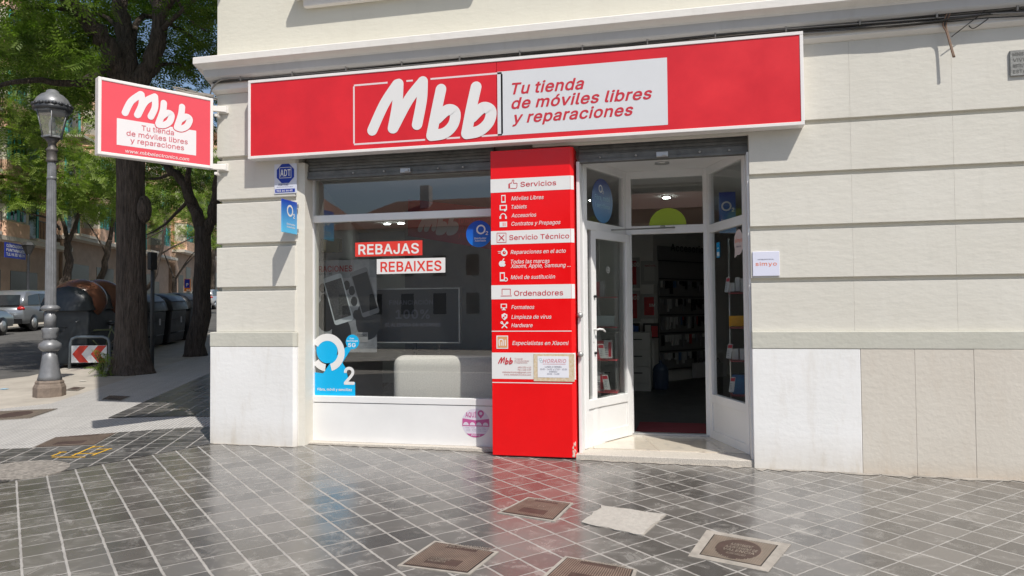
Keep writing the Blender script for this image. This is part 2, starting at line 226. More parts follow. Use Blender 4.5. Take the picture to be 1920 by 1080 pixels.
o 208 102 -6 79 -3 66 2 57 7 39 22 26 41 19 60 17 68 14 94 18 124 26 147 39 167 57 182 76 190 80 192 104 195 131 191 151 182 168 167 182 147 190 123 193 92 190 67 185 52 181 40 169 21 151 7 132 -2 125 -4|100 26 106 26 121 28 133 35 144 46 152 63 155 75 157 92 156 109 153 121 151 128 144 142 134 152 124 158 119 160 104 162 86 159 74 153 64 143 56 125 52 111 51 97 53 74 57 60 64 46 75 34 87 28
p 212 26 -74 24 -73 24 -70 24 187 24 191 28 192 54 192 57 191 59 188 59 166 59 165 66 174 75 182 84 188 98 193 115 195 135 192 157 183 175 167 187 148 195 122 198 94 195 67 187 40 175 22 159 7 139 -3 132 -4 111 -6 100 -5 85 0 74 7 66 15 61 22 59 23 59 -72 58 -73 55 -74|107 26 112 26 126 29 138 34 148 44 156 60 160 76 162 94 160 113 157 127 148 143 139 153 136 155 126 160 110 162 93 160 82 154 72 144 65 130 62 120 60 114 59 95 60 76 63 65 65 58 72 45 83 34 94 28
q 212 156 -74 154 -73 153 -70 153 23 138 6 127 0 117 -4 112 -5 96 -6 76 -4 55 6 37 21 25 41 18 65 14 94 15 105 17 121 26 148 38 167 54 182 75 192 99 195 114 193 121 191 129 188 138 182 146 174 153 165 154 166 154 188 155 191 158 192 185 192 187 191 188 189 188 -71 187 -73 185 -74|99 26 105 26 118 29 130 34 139 44 148 59 152 75 153 94 152 114 148 128 140 144 130 154 119 160 102 162 85 160 74 154 64 143 56 126 52 112 51 98 53 74 56 59 64 46 75 34 86 28
r 130 26 -2 24 -1 24 2 24 191 27 192 54 192 57 192 58 189 58 170 59 168 63 175 74 185 89 192 105 195 122 194 124 191 124 163 123 160 120 159 108 160 93 159 81 155 71 148 65 141 61 131 59 118 59 -1 55 -3
s 182 88 -6 74 -5 60 -2 54 0 41 7 29 17 21 29 16 47 16 49 19 50 48 55 54 42 64 32 75 27 88 25 108 27 121 33 129 42 131 50 131 54 130 59 124 67 117 71 111 73 74 83 50 91 34 102 24 119 21 136 22 146 24 154 32 169 42 179 56 187 74 193 94 195 111 193 122 190 129 188 141 181 152 171 159 160 164 147 163 144 158 142 133 136 132 138 127 147 121 154 110 161 94 164 82 162 78 162 67 156 59 148 57 139 59 130 64 124 73 118 85 114 114 107 137 99 151 90 155 87 164 73 168 53 166 37 159 24 157 21 146 10 131 1 113 -4
t 114 83 -4 62 -1 45 8 34 24 30 45 30 160 28 161 4 161 1 162 1 164 1 189 2 192 4 192 28 192 30 193 30 234 31 237 33 238 62 238 65 237 66 234 66 193 101 192 103 192 105 189 105 165 103 162 100 161 67 161 66 160 66 47 67 39 70 33 76 29 88 27 102 29 109 3 108 -1 106 -2 91 -4
u 205 89 -5 73 -3 54 5 42 15 33 27 29 38 26 48 24 69 24 191 25 192 28 192 55 192 59 191 59 73 62 55 69 42 72 38 83 31 100 27 113 29 121 32 132 40 140 50 144 62 146 77 146 191 149 192 179 192 181 188 181 -1 177 -3 151 -3 148 -2 147 1 147 21 146 23 130 7 123 3 110 -2
v 195 81 -2 79 -1 78 1 8 185 7 191 10 192 40 192 44 191 88 69 97 40 110 80 150 191 154 192 184 192 187 192 188 190 187 186 115 -1 112 -3
w 284 69 -2 67 -1 65 3 9 188 10 192 13 192 42 192 45 191 70 104 85 47 102 114 124 191 127 192 156 192 160 191 188 91 198 48 238 191 242 192 271 192 274 191 274 187 216 -1 213 -3 186 -3 182 -1 154 97 142 142 101 -1 98 -3
x 189 11 -2 8 -1 9 2 74 97 14 186 12 189 13 191 16 192 49 192 52 191 96 122 114 154 139 191 143 192 174 192 177 192 178 190 177 188 116 96 179 5 181 1 181 -1 177 -3 145 -3 142 -1 106 53 95 72 81 49 48 -1 44 -3
y 195 40 -75 27 -73 22 -70 22 -67 29 -41 31 -40 44 -43 51 -42 57 -40 63 -35 69 -27 78 0 8 185 7 191 10 192 40 192 44 191 85 78 97 40 110 80 150 191 154 192 184 192 187 192 188 189 186 182 105 -29 98 -44 90 -56 81 -64 71 -70 58 -74
z 190 21 -2 19 -1 18 1 18 22 19 25 122 158 120 159 24 159 22 160 22 163 22 188 22 191 26 192 164 192 167 192 169 188 169 166 168 164 68 32 69 31 169 31 171 30 172 27 172 2 171 -1 167 -3
á 195 78 -7 64 -5 46 0 32 9 23 19 15 37 13 54 15 70 20 82 27 90 37 99 48 104 76 111 117 116 131 119 134 122 135 127 135 136 132 145 126 153 118 159 107 162 98 163 82 161 76 159 69 156 61 149 52 136 50 135 20 143 19 146 27 163 38 175 52 184 66 190 82 194 100 195 120 192 133 188 143 183 153 175 163 161 169 145 171 127 171 1 169 -2 167 -2 140 -2 137 -2 136 1 136 17 135 19 128 10 121 5 109 -1 94 -6|82 25 102 27 112 31 123 39 130 48 134 59 135 68 135 89 121 86 76 80 61 74 54 68 50 61 49 54 50 44 53 38 58 33 65 28 76 26|81 212 79 214 80 219 103 266 106 267 137 267 141 266 141 262 108 213 105 212
é 202 105 -6 84 -4 77 -2 57 6 39 21 25 43 17 68 14 93 18 123 26 147 38 166 58 183 78 191 102 195 118 193 134 189 149 182 161 172 172 159 181 142 186 120 188 100 188 86 187 83 185 83 52 82 52 71 57 56 65 44 77 33 90 28 107 25 117 27 127 29 134 33 140 37 147 46 151 54 153 55 181 48 184 47 184 42 178 30 169 18 158 8 142 0 127 -4|52 113 150 113 151 114 151 118 147 133 140 145 133 152 129 155 118 160 101 162 89 161 83 159 74 154 65 146 56 132 52 120|89 212 87 213 87 216 110 266 113 267 144 267 148 266 148 262 115 213 112 212
í 83 26 -2 24 -1 24 2 24 189 25 192 27 192 56 192 58 191 59 188 59 1 58 -2 55 -3|28 212 26 213 26 216 50 266 53 267 84 267 88 266 88 262 55 213 52 212
ó 208 102 -6 79 -3 66 2 57 7 39 22 26 41 19 60 17 68 14 94 18 124 26 147 39 167 57 182 76 190 80 192 104 195 131 191 151 182 168 167 182 147 190 123 193 92 190 67 185 52 181 40 169 21 151 7 132 -2 125 -4|100 26 106 26 121 28 133 35 144 46 152 63 155 75 157 92 156 109 153 121 151 128 144 142 134 152 124 158 119 160 104 162 86 159 74 153 64 143 56 125 52 111 51 97 53 74 57 60 64 46 75 34 87 28|91 212 88 214 89 217 112 266 115 267 146 267 150 266 149 262 117 213 114 212
ú 205 89 -5 73 -3 54 5 42 15 33 27 29 38 26 48 24 69 24 191 25 192 28 192 55 192 59 191 59 73 62 55 69 42 72 38 83 31 100 27 113 29 121 32 132 40 140 50 144 62 146 77 146 191 149 192 179 192 181 188 181 -1 177 -3 151 -3 148 -2 147 1 147 21 146 23 130 7 123 3 110 -2|89 212 87 214 87 217 111 266 114 267 145 267 148 266 148 262 116 213 113 212
ò 208 102 -6 79 -3 66 2 57 7 39 22 26 41 19 60 17 68 14 94 18 124 26 147 39 167 57 182 76 190 80 192 104 195 131 191 151 182 168 167 182 147 190 123 193 92 190 67 185 52 181 40 169 21 151 7 132 -2 125 -4|100 26 106 26 121 28 133 35 144 46 152 63 155 75 157 92 156 109 153 121 151 128 144 142 134 152 124 158 119 160 104 162 86 159 74 153 64 143 56 125 52 111 51 97 53 74 57 60 64 46 75 34 87 28|92 212 89 214 58 262 57 264 58 266 61 267 91 267 95 265 117 219 119 215 118 213 115 212
Ó 267 132 -6 105 -2 99 -1 74 10 51 30 33 56 22 86 21 94 18 127 21 164 23 171 33 198 50 223 75 245 102 256 133 260 164 256 170 254 193 244 217 224 234 198 245 167 249 127 245 89 239 71 234 55 216 30 193 11 166 -1|132 29 150 31 157 33 173 40 189 54 202 74 207 88 210 100 213 127 210 158 202 181 189 200 175 213 170 216 155 222 134 225 113 223 97 216 92 213 77 200 65 181 57 158 54 127 57 96 65 74 77 54 96 39 112 32|120 277 118 278 118 281 142 331 145 332 176 332 180 331 180 327 147 278 144 276
0 227 112 -6 87 -2 65 9 45 30 33 55 24 88 21 128 24 165 32 196 46 225 64 244 80 253 89 257 113 260 137 257 145 254 163 244 181 224 194 199 196 191 202 166 205 127 202 88 196 63 194 55 181 30 164 11 146 1 139 -2|110 28 115 28 130 30 143 39 155 53 163 73 168 97 169 123 168 157 163 181 155 201 143 215 132 223 128 225 113 227 96 224 83 216 72 201 64 180 59 155 57 134 59 96 64 72 72 54 84 38 97 30
1 227 38 -2 36 -1 36 1 36 26 37 29 40 30 102 30 104 32 104 219 103 219 101 219 44 177 41 178 41 181 41 215 98 256 101 257 139 256 141 253 141 31 142 30 194 30 197 29 198 26 198 -1 194 -3
2 227 32 -2 30 -1 29 1 29 23 30 26 117 118 139 143 147 154 153 165 156 174 157 183 156 199 152 208 145 216 135 222 127 225 112 227 99 226 90 223 78 215 70 202 68 195 66 183 65 179 62 178 33 179 31 180 30 183 33 201 41 222 53 238 56 240 70 250 91 258 112 260 131 258 154 250 171 239 182 224 190 208 193 184 192 173 188 158 181 144 174 133 156 111 81 32 83 31 194 31 196 30 197 27 196 -1 193 -3
3 227 107 -6 88 -4 66 2 47 13 33 27 25 42 23 48 19 66 20 68 23 68 53 68 56 68 60 54 65 46 70 41 74 37 83 32 95 29 110 27 123 29 133 32 147 39 155 47 161 61 162 72 161 81 160 86 156 95 148 106 136 115 123 119 100 121 79 122 76 123 76 125 76 148 76 151 139 223 137 223 35 224 33 225 32 227 32 254 33 256 36 257 186 257 188 256 189 253 189 231 188 229 117 148 118 147 131 147 156 140 174 128 187 113 197 91 199 72 196 51 187 31 173 16 156 5 133 -3
4 227 141 -2 139 -1 138 1 138 49 137 50 21 50 18 51 17 54 17 78 19 82 121 255 125 257 154 257 157 256 157 253 58 85 60 84 138 84 139 160 142 161 170 161 173 160 174 157 174 85 176 84 205 84 208 83 209 80 209 54 208 51 206 51 174 50 174 1 173 -2 170 -3
5 227 109 -6 90 -4 83 -2 69 3 53 14 39 29 32 44 28 62 28 67 31 68 62 67 64 65 66 55 69 50 71 46 78 38 88 32 99 29 110 27 124 29 136 34 146 42 155 54 159 65 161 77 161 81 159 97 155 109 147 120 135 129 122 134 109 136 95 135 78 129 63 121 35 124 32 125 31 127 32 131 45 253 47 256 50 257 183 257 185 256 186 253 186 227 185 225 183 224 79 223 77 222 70 156 88 165 102 168 109 169 131 168 149 162 161 155 170 148 174 145 183 133 192 117 197 99 198 82 195 58 186 36 173 19 156 6 137 -2 132 -3
6 227 112 -6 91 -3 71 5 52 19 40 36 32 57 29 81 31 100 38 121 50 145 70 177 124 255 127 257 160 257 163 256 163 253 97 156 108 159 115 159 140 157 159 149 175 137 187 121 195 101 197 79 195 58 185 34 174 19 170 16 156 5 138 -2|110 27 116 27 128 29 137 33 146 40 156 54 160 64 161 77 160 93 158 98 155 105 148 116 137 124 128 128 113 130 99 128 88 123 79 116 70 103 66 93 65 82 67 63 71 52 78 42 89 33 99 29
7 227 49 -2 46 -1 47 3 158 223 156 223 31 224 29 225 28 227 28 253 29 256 33 257 194 257 197 256 198 253 198 225 197 222 85 0 81 -3
8 227 111 -6 86 -3 66 4 48 15 35 30 28 45 26 49 23 68 25 85 31 99 38 111 50 123 60 129 70 133 58 139 45 152 36 171 33 193 35 208 43 226 56 240 72 251 92 258 113 260 134 258 155 251 170 240 181 229 185 223 191 208 193 194 193 187 190 171 181 152 169 140 157 133 165 130 177 122 188 112 196 99 199 89 201 83 203 67 200 49 196 40 191 30 178 15 160 4 137 -4|111 27 129 29 143 34 151 39 159 47 164 59 166 69 164 81 159 93 151 102 143 108 128 113 115 115 106 114 97 113 86 110 76 102 67 94 62 82 60 71 62 60 66 48 70 43 74 39 86 32 97 29|108 148 126 149 136 153 144 158 150 165 156 178 157 187 156 199 152 208 144 217 136 223 126 226 111 227 100 226 90 223 81 216 74 208 71 199 69 188 70 179 71 176 75 166 82 158 90 152 100 149
9 227 65 -2 63 -1 64 2 130 98 112 95 88 97 67 105 51 117 39 133 32 153 29 176 32 198 41 221 53 237 70 249 90 257 109 260 116 260 136 257 156 249 166 242 173 236 186 219 195 194 197 174 195 155 188 133 177 110 159 81 103 -1 99 -3|109 125 115 124 128 126 138 131 146 137 156 150 160 161 161 174 159 192 155 202 148 213 139 220 134 223 126 226 114 227 98 225 88 221 78 213 71 202 67 191 65 176 67 160 71 150 78 140 89 131 99 126
. 94 47 -5 38 -3 30 3 24 11 22 20 24 30 30 39 37 44 48 46 58 44 66 38 71 31 73 20 70 10 65 2 57 -3
, 94 19 -62 17 -61 17 -56 32 37 35 38 67 38 70 37 71 33 44 -61 41 -62
- 227 57 92 55 93 54 96 54 121 55 124 57 125 167 125 170 124 171 122 171 95 170 93 168 92
: 94 47 -5 38 -3 30 3 24 11 22 20 24 30 30 39 37 44 48 46 58 44 66 38 71 31 73 20 70 10 65 2 57 -3|47 133 38 135 30 140 24 148 22 158 24 168 30 176 37 181 48 183 57 182 66 176 71 168 73 158 70 147 65 140 57 135
% 338 249 -7 236 -6 224 -1 220 1 211 10 204 20 199 35 198 45 198 62 199 73 204 86 212 99 222 107 234 113 251 115 265 113 278 108 290 98 297 87 301 74 303 61 303 46 301 33 297 20 289 8 279 0 269 -4 264 -6|67 -2 65 -1 64 0 67 5 238 255 242 257 268 257 271 256 272 253 269 248 98 -1 94 -2|248 20 252 20 260 22 267 28 270 36 272 46 272 61 271 70 267 79 260 85 251 88 241 85 234 80 230 70 229 62 229 45 230 37 234 29 240 22|87 139 73 141 64 144 58 147 48 155 41 166 37 179 35 193 35 206 36 218 39 228 41 234 49 245 59 253 69 258 76 260 88 261 100 260 107 258 118 253 127 244 134 234 139 219 140 205 140 195 139 180 136 172 134 165 126 155 116 146 105 141|87 166 98 168 104 174 108 183 109 195 108 213 105 225 97 232 88 234 78 231 71 226 68 217 66 206 67 185 71 175 78 168
@ 338 175 -70 142 -67 109 -59 83 -46 59 -28 42 -6 28 22 20 55 18 89 20 124 29 156 42 183 59 205 82 224 108 237 141 246 174 248 208 245 237 237 263 222 282 206 299 184 311 161 318 134 320 109 320 87 318 71 315 54 310 37 303 25 301 22 290 12 275 5 260 3 248 4 237 6 226 11 217 18 210 28 206 22 196 13 181 6 162 4 143 7 124 16 110 30 100 47 94 69 92 91 94 112 101 134 113 151 127 163 148 172 164 174 180 172 194 167 206 158 207 167 209 170 235 170 238 169 239 166 239 55 241 46 245 39 250 34 259 32 268 34 276 40 282 49 285 63 287 81 288 107 286 130 281 149 272 168 265 177 259 185 245 197 224 210 200 216 171 218 146 216 125 211 101 199 83 183 70 166 60 144 53 117 51 90 53 61 59 35 69 13 81 -2 84 -7 104 -22 124 -32 149 -38 174 -40 192 -40 219 -35 244 -27 247 -28 254 -52 253 -56 234 -62 217 -66 192 -70|163 35 179 37 190 41 198 49 204 61 207 74 208 88 207 111 203 123 197 132 187 139 179 142 166 143 151 141 143 137 134 128 129 118 126 110 123 92 124 79 127 64 134 51 141 43 150 37
ñ 205 26 -2 24 -1 24 2 24 188 24 191 28 192 54 192 57 192 58 189 58 168 59 167 74 183 93 192 113 195 118 194 131 193 149 186 162 176 170 165 173 161 179 142 181 119 181 2 180 -1 177 -3 150 -3 146 -1 146 116 143 136 133 151 121 159 104 162 91 160 80 155 73 150 67 143 61 130 59 113 59 -1 55 -3|123 221 110 224 89 233 83 235 81 234 79 232 77 224 75 222 53 222 51 223 51 225 52 237 58 251 66 258 71 260 80 262 87 261 99 257 116 248 122 247 126 250 130 260 133 261 152 261 154 260 154 258 153 246 146 231 137 224""","""A 240 8 -9 4 -8 1 -5 0 -2 0 3 93 258 96 262 102 263 137 263 142 262 145 260 147 256 238 8 240 1 239 -4 235 -8 230 -9 198 -9 191 -6 189 -3 165 62 75 62 73 61 52 -1 49 -6 46 -8 41 -9|91 109 147 108 149 109 119 195 91 112
B 228 30 -9 24 -6 22 -3 21 1 21 253 22 258 26 262 31 263 120 263 147 260 169 253 185 242 197 227 204 211 206 202 208 185 206 169 202 159 194 145 181 134 189 128 200 119 209 106 215 90 218 66 215 47 208 30 196 14 191 10 175 1 152 -6 124 -9|72 38 123 37 146 40 158 46 166 57 169 68 167 78 164 87 157 95 150 100 138 105 125 106 72 106 71 104|72 152 123 152 132 153 140 156 149 163 154 169 158 176 159 186 157 198 150 208 138 214 119 217 72 217 71 215
C 255 132 -12 100 -8 77 2 69 6 46 26 27 53 18 78 15 90 11 127 15 164 19 178 27 201 45 227 69 248 78 253 100 262 134 267 152 265 173 260 190 253 206 243 221 228 232 213 240 195 245 176 245 171 242 167 236 165 205 165 200 166 196 170 193 182 188 192 181 200 173 207 166 211 154 216 142 218 128 218 114 216 97 209 82 196 72 180 63 155 61 127 63 105 63 99 71 76 82 58 96 46 114 38 135 35 144 36 155 39 165 42 176 50 181 54 188 63 193 73 196 84 198 87 201 88 206 89 236 89 243 87 245 84 245 80 240 58 232 41 220 25 207 13 191 2 173 -6 152 -11
D 251 30 -9 24 -6 22 -3 21 1 21 253 22 259 26 262 31 263 112 263 150 259 181 247 207 225 225 199 236 167 240 128 236 92 224 55 206 29 197 21 179 7 149 -4 110 -9|72 38 108 37 136 41 155 48 166 58 170 61 181 78 188 102 190 129 188 153 181 176 176 185 170 194 155 206 135 214 110 217 73 217 72 216
E 209 30 -9 24 -6 22 -3 21 1 21 253 22 259 26 262 32 263 185 263 191 262 194 258 195 254 195 228 194 222 190 218 185 217 74 217 72 216 72 152 180 151 185 148 187 142 187 117 186 112 184 108 181 106 177 105 72 105 71 39 73 37 186 37 191 36 195 33 196 28 196 1 195 -4 191 -8 186 -9
F 205 30 -9 24 -6 22 -3 21 1 21 253 22 259 26 262 32 263 183 263 189 262 192 258 193 254 193 228 192 222 188 218 183 217 74 217 72 216 72 149 171 148 176 148 180 145 182 139 182 111 181 107 179 104 176 102 172 101 72 101 71 2 70 -3 67 -8 62 -9
G 260 133 -12 100 -8 74 3 68 7 45 26 27 54 16 86 11 127 16 169 26 200 44 227 68 248 73 251 99 262 132 267 151 265 174 260 191 252 207 241 221 228 233 212 241 194 246 176 245 172 242 168 236 166 205 165 200 167 196 170 190 184 180 199 175 204 165 211 151 217 134 219 117 217 113 216 96 208 82 196 71 178 63 156 63 150 61 127 63 99 71 77 82 59 98 45 114 38 134 35 152 38 167 43 180 53 185 60 190 66 195 79 197 90 142 90 135 93 133 96 132 101 132 127 134 132 138 136 143 137 238 137 242 136 245 134 247 131 248 126 248 101 244 68 234 42 217 20 192 2 169 -7 162 -9
H 258 30 -9 26 -8 23 -6 22 -3 21 2 21 253 23 260 26 262 31 263 61 263 66 262 70 258 71 253 72 154 185 153 187 154 187 155 187 253 189 258 193 262 198 263 227 263 234 261 236 258 237 253 237 2 235 -5 232 -8 227 -9 198 -9 193 -8 189 -4 187 2 187 107 73 107 71 105 71 2 70 -3 67 -8 62 -9
I 150 16 -9 9 -6 7 1 6 27 9 34 12 36 16 37 48 37 50 39 50 215 48 217 16 217 12 218 9 220 7 223 6 227 6 253 8 258 12 262 17 263 133 263 139 262 143 258 144 253 144 227 141 220 139 218 134 217 102 217 100 216 100 39 102 37 134 37 139 36 141 34 143 32 144 27 144 1 143 -4 139 -8 134 -9
J 198 92 -12 58 -7 31 11 13 38 7 73 8 89 11 93 17 95 47 95 52 94 55 92 57 88 58 71 60 56 68 43 78 37 93 34 107 37 117 44 124 55 127 72 127 253 128 257 131 261 137 263 171 263 175 260 177 253 177 74 172 39 170 35 155 12 150 8 127 -7
K 233 30 -9 26 -8 23 -6 22 -3 21 2 21 253 23 260 26 262 31 263 61 263 66 262 70 258 71 253 71 150 72 148 177 261 183 263 222 263 230 261 232 258 233 255 233 251 231 248 138 149 133 143 231 6 233 0 231 -5 228 -8 222 -9 187 -9 180 -6 98 108 93 104 72 80 71 2 70 -4 66 -8 62 -9
L 196 30 -9 24 -6 22 -3 21 1 21 254 23 260 28 263 62 263 66 262 69 260 70 258 71 253 72 38 73 37 179 37 183 37 187 34 189 28 189 1 188 -4 186 -6 184 -8 179 -9
M 314 30 -9 26 -8 23 -6 22 -3 21 2 21 253 22 258 24 260 27 262 31 263 74 263 80 262 83 260 149 91 157 68 231 259 235 262 240 263 283 263 287 262 290 261 292 258 293 252 293 2 292 -3 290 -6 287 -8 283 -9 254 -9 247 -7 244 -2 243 2 243 159 242 158 179 -3 175 -8 169 -9 144 -9 139 -8 135 -4 71 158 70 155 70 2 69 -2 66 -7 60 -9
N 262 30 -9 26 -8 23 -6 22 -3 21 2 21 253 23 260 27 262 32 263 67 263 72 262 75 260 190 80 190 82 190 253 191 257 194 261 201 263 231 263 237 261 240 258 241 253 241 2 239 -5 235 -8 230 -9 195 -9 190 -8 187 -6 94 139 72 176 71 174 71 -2 68 -6 62 -9
O 267 132 -12 100 -8 84 -1 69 6 46 26 27 54 17 83 14 94 11 127 15 164 17 173 27 200 45 227 67 247 73 251 100 262 133 267 167 262 193 251 199 247 222 228 241 198 251 167 255 127 252 89 245 67 240 53 221 26 196 5 169 -7|132 36 154 39 170 46 184 58 196 76 201 91 204 100 206 127 203 157 196 179 185 196 168 210 153 216 134 219 114 216 100 210 96 208 82 196 71 178 63 156 61 127 63 98 71 76 82 59 98 45 114 38
P 222 30 -9 24 -6 22 -3 21 1 21 253 22 258 26 262 31 263 117 263 146 260 170 252 191 236 203 219 210 199 213 174 211 155 210 148 203 129 188 109 170 96 151 88 144 87 121 84 72 84 71 2 70 -4 67 -8 62 -9|72 131 119 130 131 132 143 136 152 142 159 152 162 161 163 174 162 186 159 195 153 205 144 212 133 215 117 217 72 217
Q 267 200 -33 194 -30 175 -5 164 -8 133 -13 100 -8 71 4 47 25 42 31 27 54 17 83 14 94 11 128 15 167 27 200 44 227 49 231 71 250 99 262 130 266 137 266 167 262 193 251 199 247 221 228 241 199 251 168 252 162 255 127 252 92 251 86 240 53 221 26 214 19 241 -18 243 -22 243 -26 240 -30 233 -33|132 36 142 36 143 38 115 75 114 81 116 85 119 87 124 88 155 88 160 87 163 85 180 63 184 58 196 76 201 91 204 100 206 127 203 157 196 179 185 196 168 210 153 216 134 219 114 216 100 210 96 208 82 196 71 178 63 156 61 127 63 98 71 76 82 59 98 45 114 38
R 224 30 -9 24 -6 22 -3 21 1 21 253 22 258 26 262 31 263 117 263 147 260 171 252 189 239 203 221 211 200 214 176 211 152 203 132 189 114 171 101 170 99 220 7 222 2 222 -4 218 -8 213 -9 178 -9 172 -8 168 -3 118 89 116 90 73 90 71 88 71 2 70 -4 67 -8 62 -9|72 137 118 136 131 138 144 141 153 147 158 154 160 158 162 164 163 174 162 189 159 198 154 205 145 212 131 216 118 217 72 217
S 223 110 -13 87 -11 67 -6 59 -3 40 9 27 22 23 28 15 45 10 68 11 72 13 75 20 77 51 77 56 76 60 72 64 58 69 50 76 44 88 37 99 35 111 33 128 35 141 39 151 45 157 51 162 59 164 69 163 76 159 84 153 89 144 94 134 98 88 112 59 123 36 139 23 158 22 161 17 186 19 202 21 211 31 231 45 245 65 257 90 264 114 267 142 263 163 256 181 245 196 229 205 213 209 190 208 185 204 181 199 180 170 180 165 181 161 185 155 201 146 211 131 218 112 220 100 219 94 218 88 216 78 210 72 204 68 195 66 188 68 179 74 171 79 167 89 162 100 158 140 147 160 140 173 134 185 126 196 116 205 103 211 88 213 69 211 52 208 42 200 26 186 10 166 -2 148 -8 139 -11
T 224 97 -9 90 -6 88 -3 87 1 87 216 86 217 18 217 12 218 8 222 7 227 7 253 8 258 12 262 18 263 207 263 212 262 216 258 217 253 217 227 216 222 213 218 207 217 139 217 138 216 137 1 135 -5 131 -8
U 259 128 -13 98 -9 74 -1 70 2 52 15 37 32 34 36 26 56 24 65 21 87 21 253 22 258 26 262 32 263 62 263 67 262 70 258 71 253 71 87 73 74 79 60 87 50 97 43 112 37 132 35 147 37 163 43 172 50 179 59 185 73 187 90 187 253 189 258 193 262 198 263 227 263 232 262 236 259 237 253 237 86 233 57 224 36 211 20 207 15 188 1 159 -10
V 240 102 -9 96 -7 94 -3 2 246 0 253 0 258 4 262 10 263 41 263 46 262 50 258 120 59 189 258 193 262 198 263 230 263 235 262 238 260 240 257 240 250 147 -3 143 -8 138 -9
W 343 78 -9 72 -6 68 0 0 251 0 256 2 260 5 262 9 263 40 263 45 262 49 258 96 77 97 75 145 258 149 262 154 263 188 263 195 261 198 258 200 252 245 77 246 75 294 258 298 262 303 263 333 263 338 262 341 261 343 257 343 251 274 -1 271 -6 268 -8 264 -9 229 -9 224 -8 220 -4 171 173 123 -3 119 -8 114 -9
X 237 9 -9 5 -8 1 -4 0 0 1 4 89 130 7 249 6 254 8 260 12 262 17 263 51 263 58 261 119 171 145 209 181 261 188 263 221 263 225 263 229 261 231 256 230 249 149 131 235 5 237 0 234 -6 231 -8 226 -9 192 -9 185 -6 119 90 52 -6 49 -8 45 -9
Y 236 102 -9 95 -6 94 -3 93 1 92 102 1 249 0 254 0 258 4 262 9 263 44 263 51 261 118 153 184 260 187 262 192 263 226 263 231 262 234 260 236 257 235 250 143 102 143 2 142 -4 138 -8 133 -9
Z 219 21 -9 15 -6 12 -2 12 22 13 28 142 216 140 217 22 217 17 218 13 221 11 227 11 253 13 260 16 262 22 263 196 263 203 261 206 258 207 253 207 232 206 226 77 38 78 37 198 37 202 37 207 34 209 27 209 1 207 -5 203 -8 198 -9
Í 150 16 -9 9 -6 7 1 6 27 9 34 12 36 16 37 48 37 50 39 50 215 48 217 16 217 12 218 9 220 7 223 6 227 6 253 8 258 12 262 17 263 133 263 139 262 143 258 144 253 144 227 141 220 139 218 134 217 102 217 100 216 100 39 102 37 134 37 139 36 141 34 143 32 144 27 144 1 143 -4 139 -8 134 -9|62 270 58 271 55 274 54 277 54 282 74 326 79 335 83 337 88 338 119 338 123 337 126 336 128 331 128 325 94 274 91 271 86 270
Á 240 8 -9 4 -8 1 -5 0 -2 0 3 93 258 96 262 102 263 137 263 142 262 145 260 147 256 238 8 240 1 239 -4 235 -8 230 -9 198 -9 191 -6 189 -3 165 62 75 62 73 61 52 -1 49 -6 46 -8 41 -9|91 109 147 108 149 109 119 195 91 112|106 270 102 271 99 274 98 277 98 282 124 335 127 337 132 338 163 338 168 337 171 336 173 331 172 325 138 273 135 271 130 270
a 195 78 -13 61 -11 43 -6 28 4 18 15 14 23 8 37 6 54 8 71 14 84 21 93 35 105 45 109 76 117 117 122 127 125 129 126 129 130 128 136 126 142 121 149 114 154 102 156 88 156 78 153 70 149 64 142 56 131 53 129 49 128 17 137 13 141 12 148 22 167 34 180 49 190 63 196 82 200 100 201 117 199 136 194 147 188 157 180 169 163 175 147 177 127 177 1 175 -5 170 -8 139 -9 135 -8 132 -6 128 2 120 -3 110 -8 94 -12|82 32 100 33 110 37 118 44 124 50 128 60 129 68 128 81 79 74 67 70 59 64 56 59 55 54 56 46 58 41 62 38 68 34 76 32
b 212 113 -13 96 -11 82 -6 71 1 66 6 65 -2 63 -5 60 -8 55 -9 27 -9 21 -7 18 -2 17 2 17 253 19 260 24 263 56 263 61 262 64 258 66 253 66 184 81 194 99 200 117 201 139 198 160 188 176 175 183 166 193 150 195 146 202 122 204 95 202 67 193 38 180 17 160 0 140 -9|109 33 125 35 135 41 143 49 149 61 152 68 154 77 155 95 153 115 150 127 143 140 134 149 125 153 110 156 95 153 86 149 77 140 71 128 67 116 65 95 67 76 70 62 78 48 87 39 96 35
c 198 102 -13 77 -9 59 -2 53 2 34 18 20 39 13 57 11 68 8 94 11 120 12 128 20 150 34 171 54 188 73 196 80 198 104 201 117 200 133 197 146 192 160 183 170 174 179 164 184 155 188 145 189 139 189 136 187 132 183 130 152 122 148 123 145 125 138 139 132 146 126 151 120 153 112 155 102 156 89 154 78 148 70 140 68 136 63 126 58 110 57 91 59 77 63 62 69 50 78 41 89 35 101 33 110 32 124 36 133 43 138 49 145 64 150 67 155 67 185 59 189 56 190 51 185 35 177 22 168 11 158 4 146 -4 132 -9 116 -12
d 212 97 -13 73 -9 52 0 33 17 19 38 11 65 8 94 11 121 19 148 32 170 38 176 52 188 73 198 98 201 113 200 130 194 146 184 146 253 148 258 151 262 156 263 184 263 189 263 193 259 195 253 195 2 194 -3 191 -7 185 -9 157 -9 153 -8 150 -5 148 -2 147 6 141 1 129 -6 116 -11|101 33 117 35 126 40 135 49 142 62 145 76 147 95 145 113 144 120 142 128 135 140 126 149 117 153 103 156 87 153 78 149 70 141 62 126 59 112 57 99 59 77 63 62 70 49 78 40 88 35
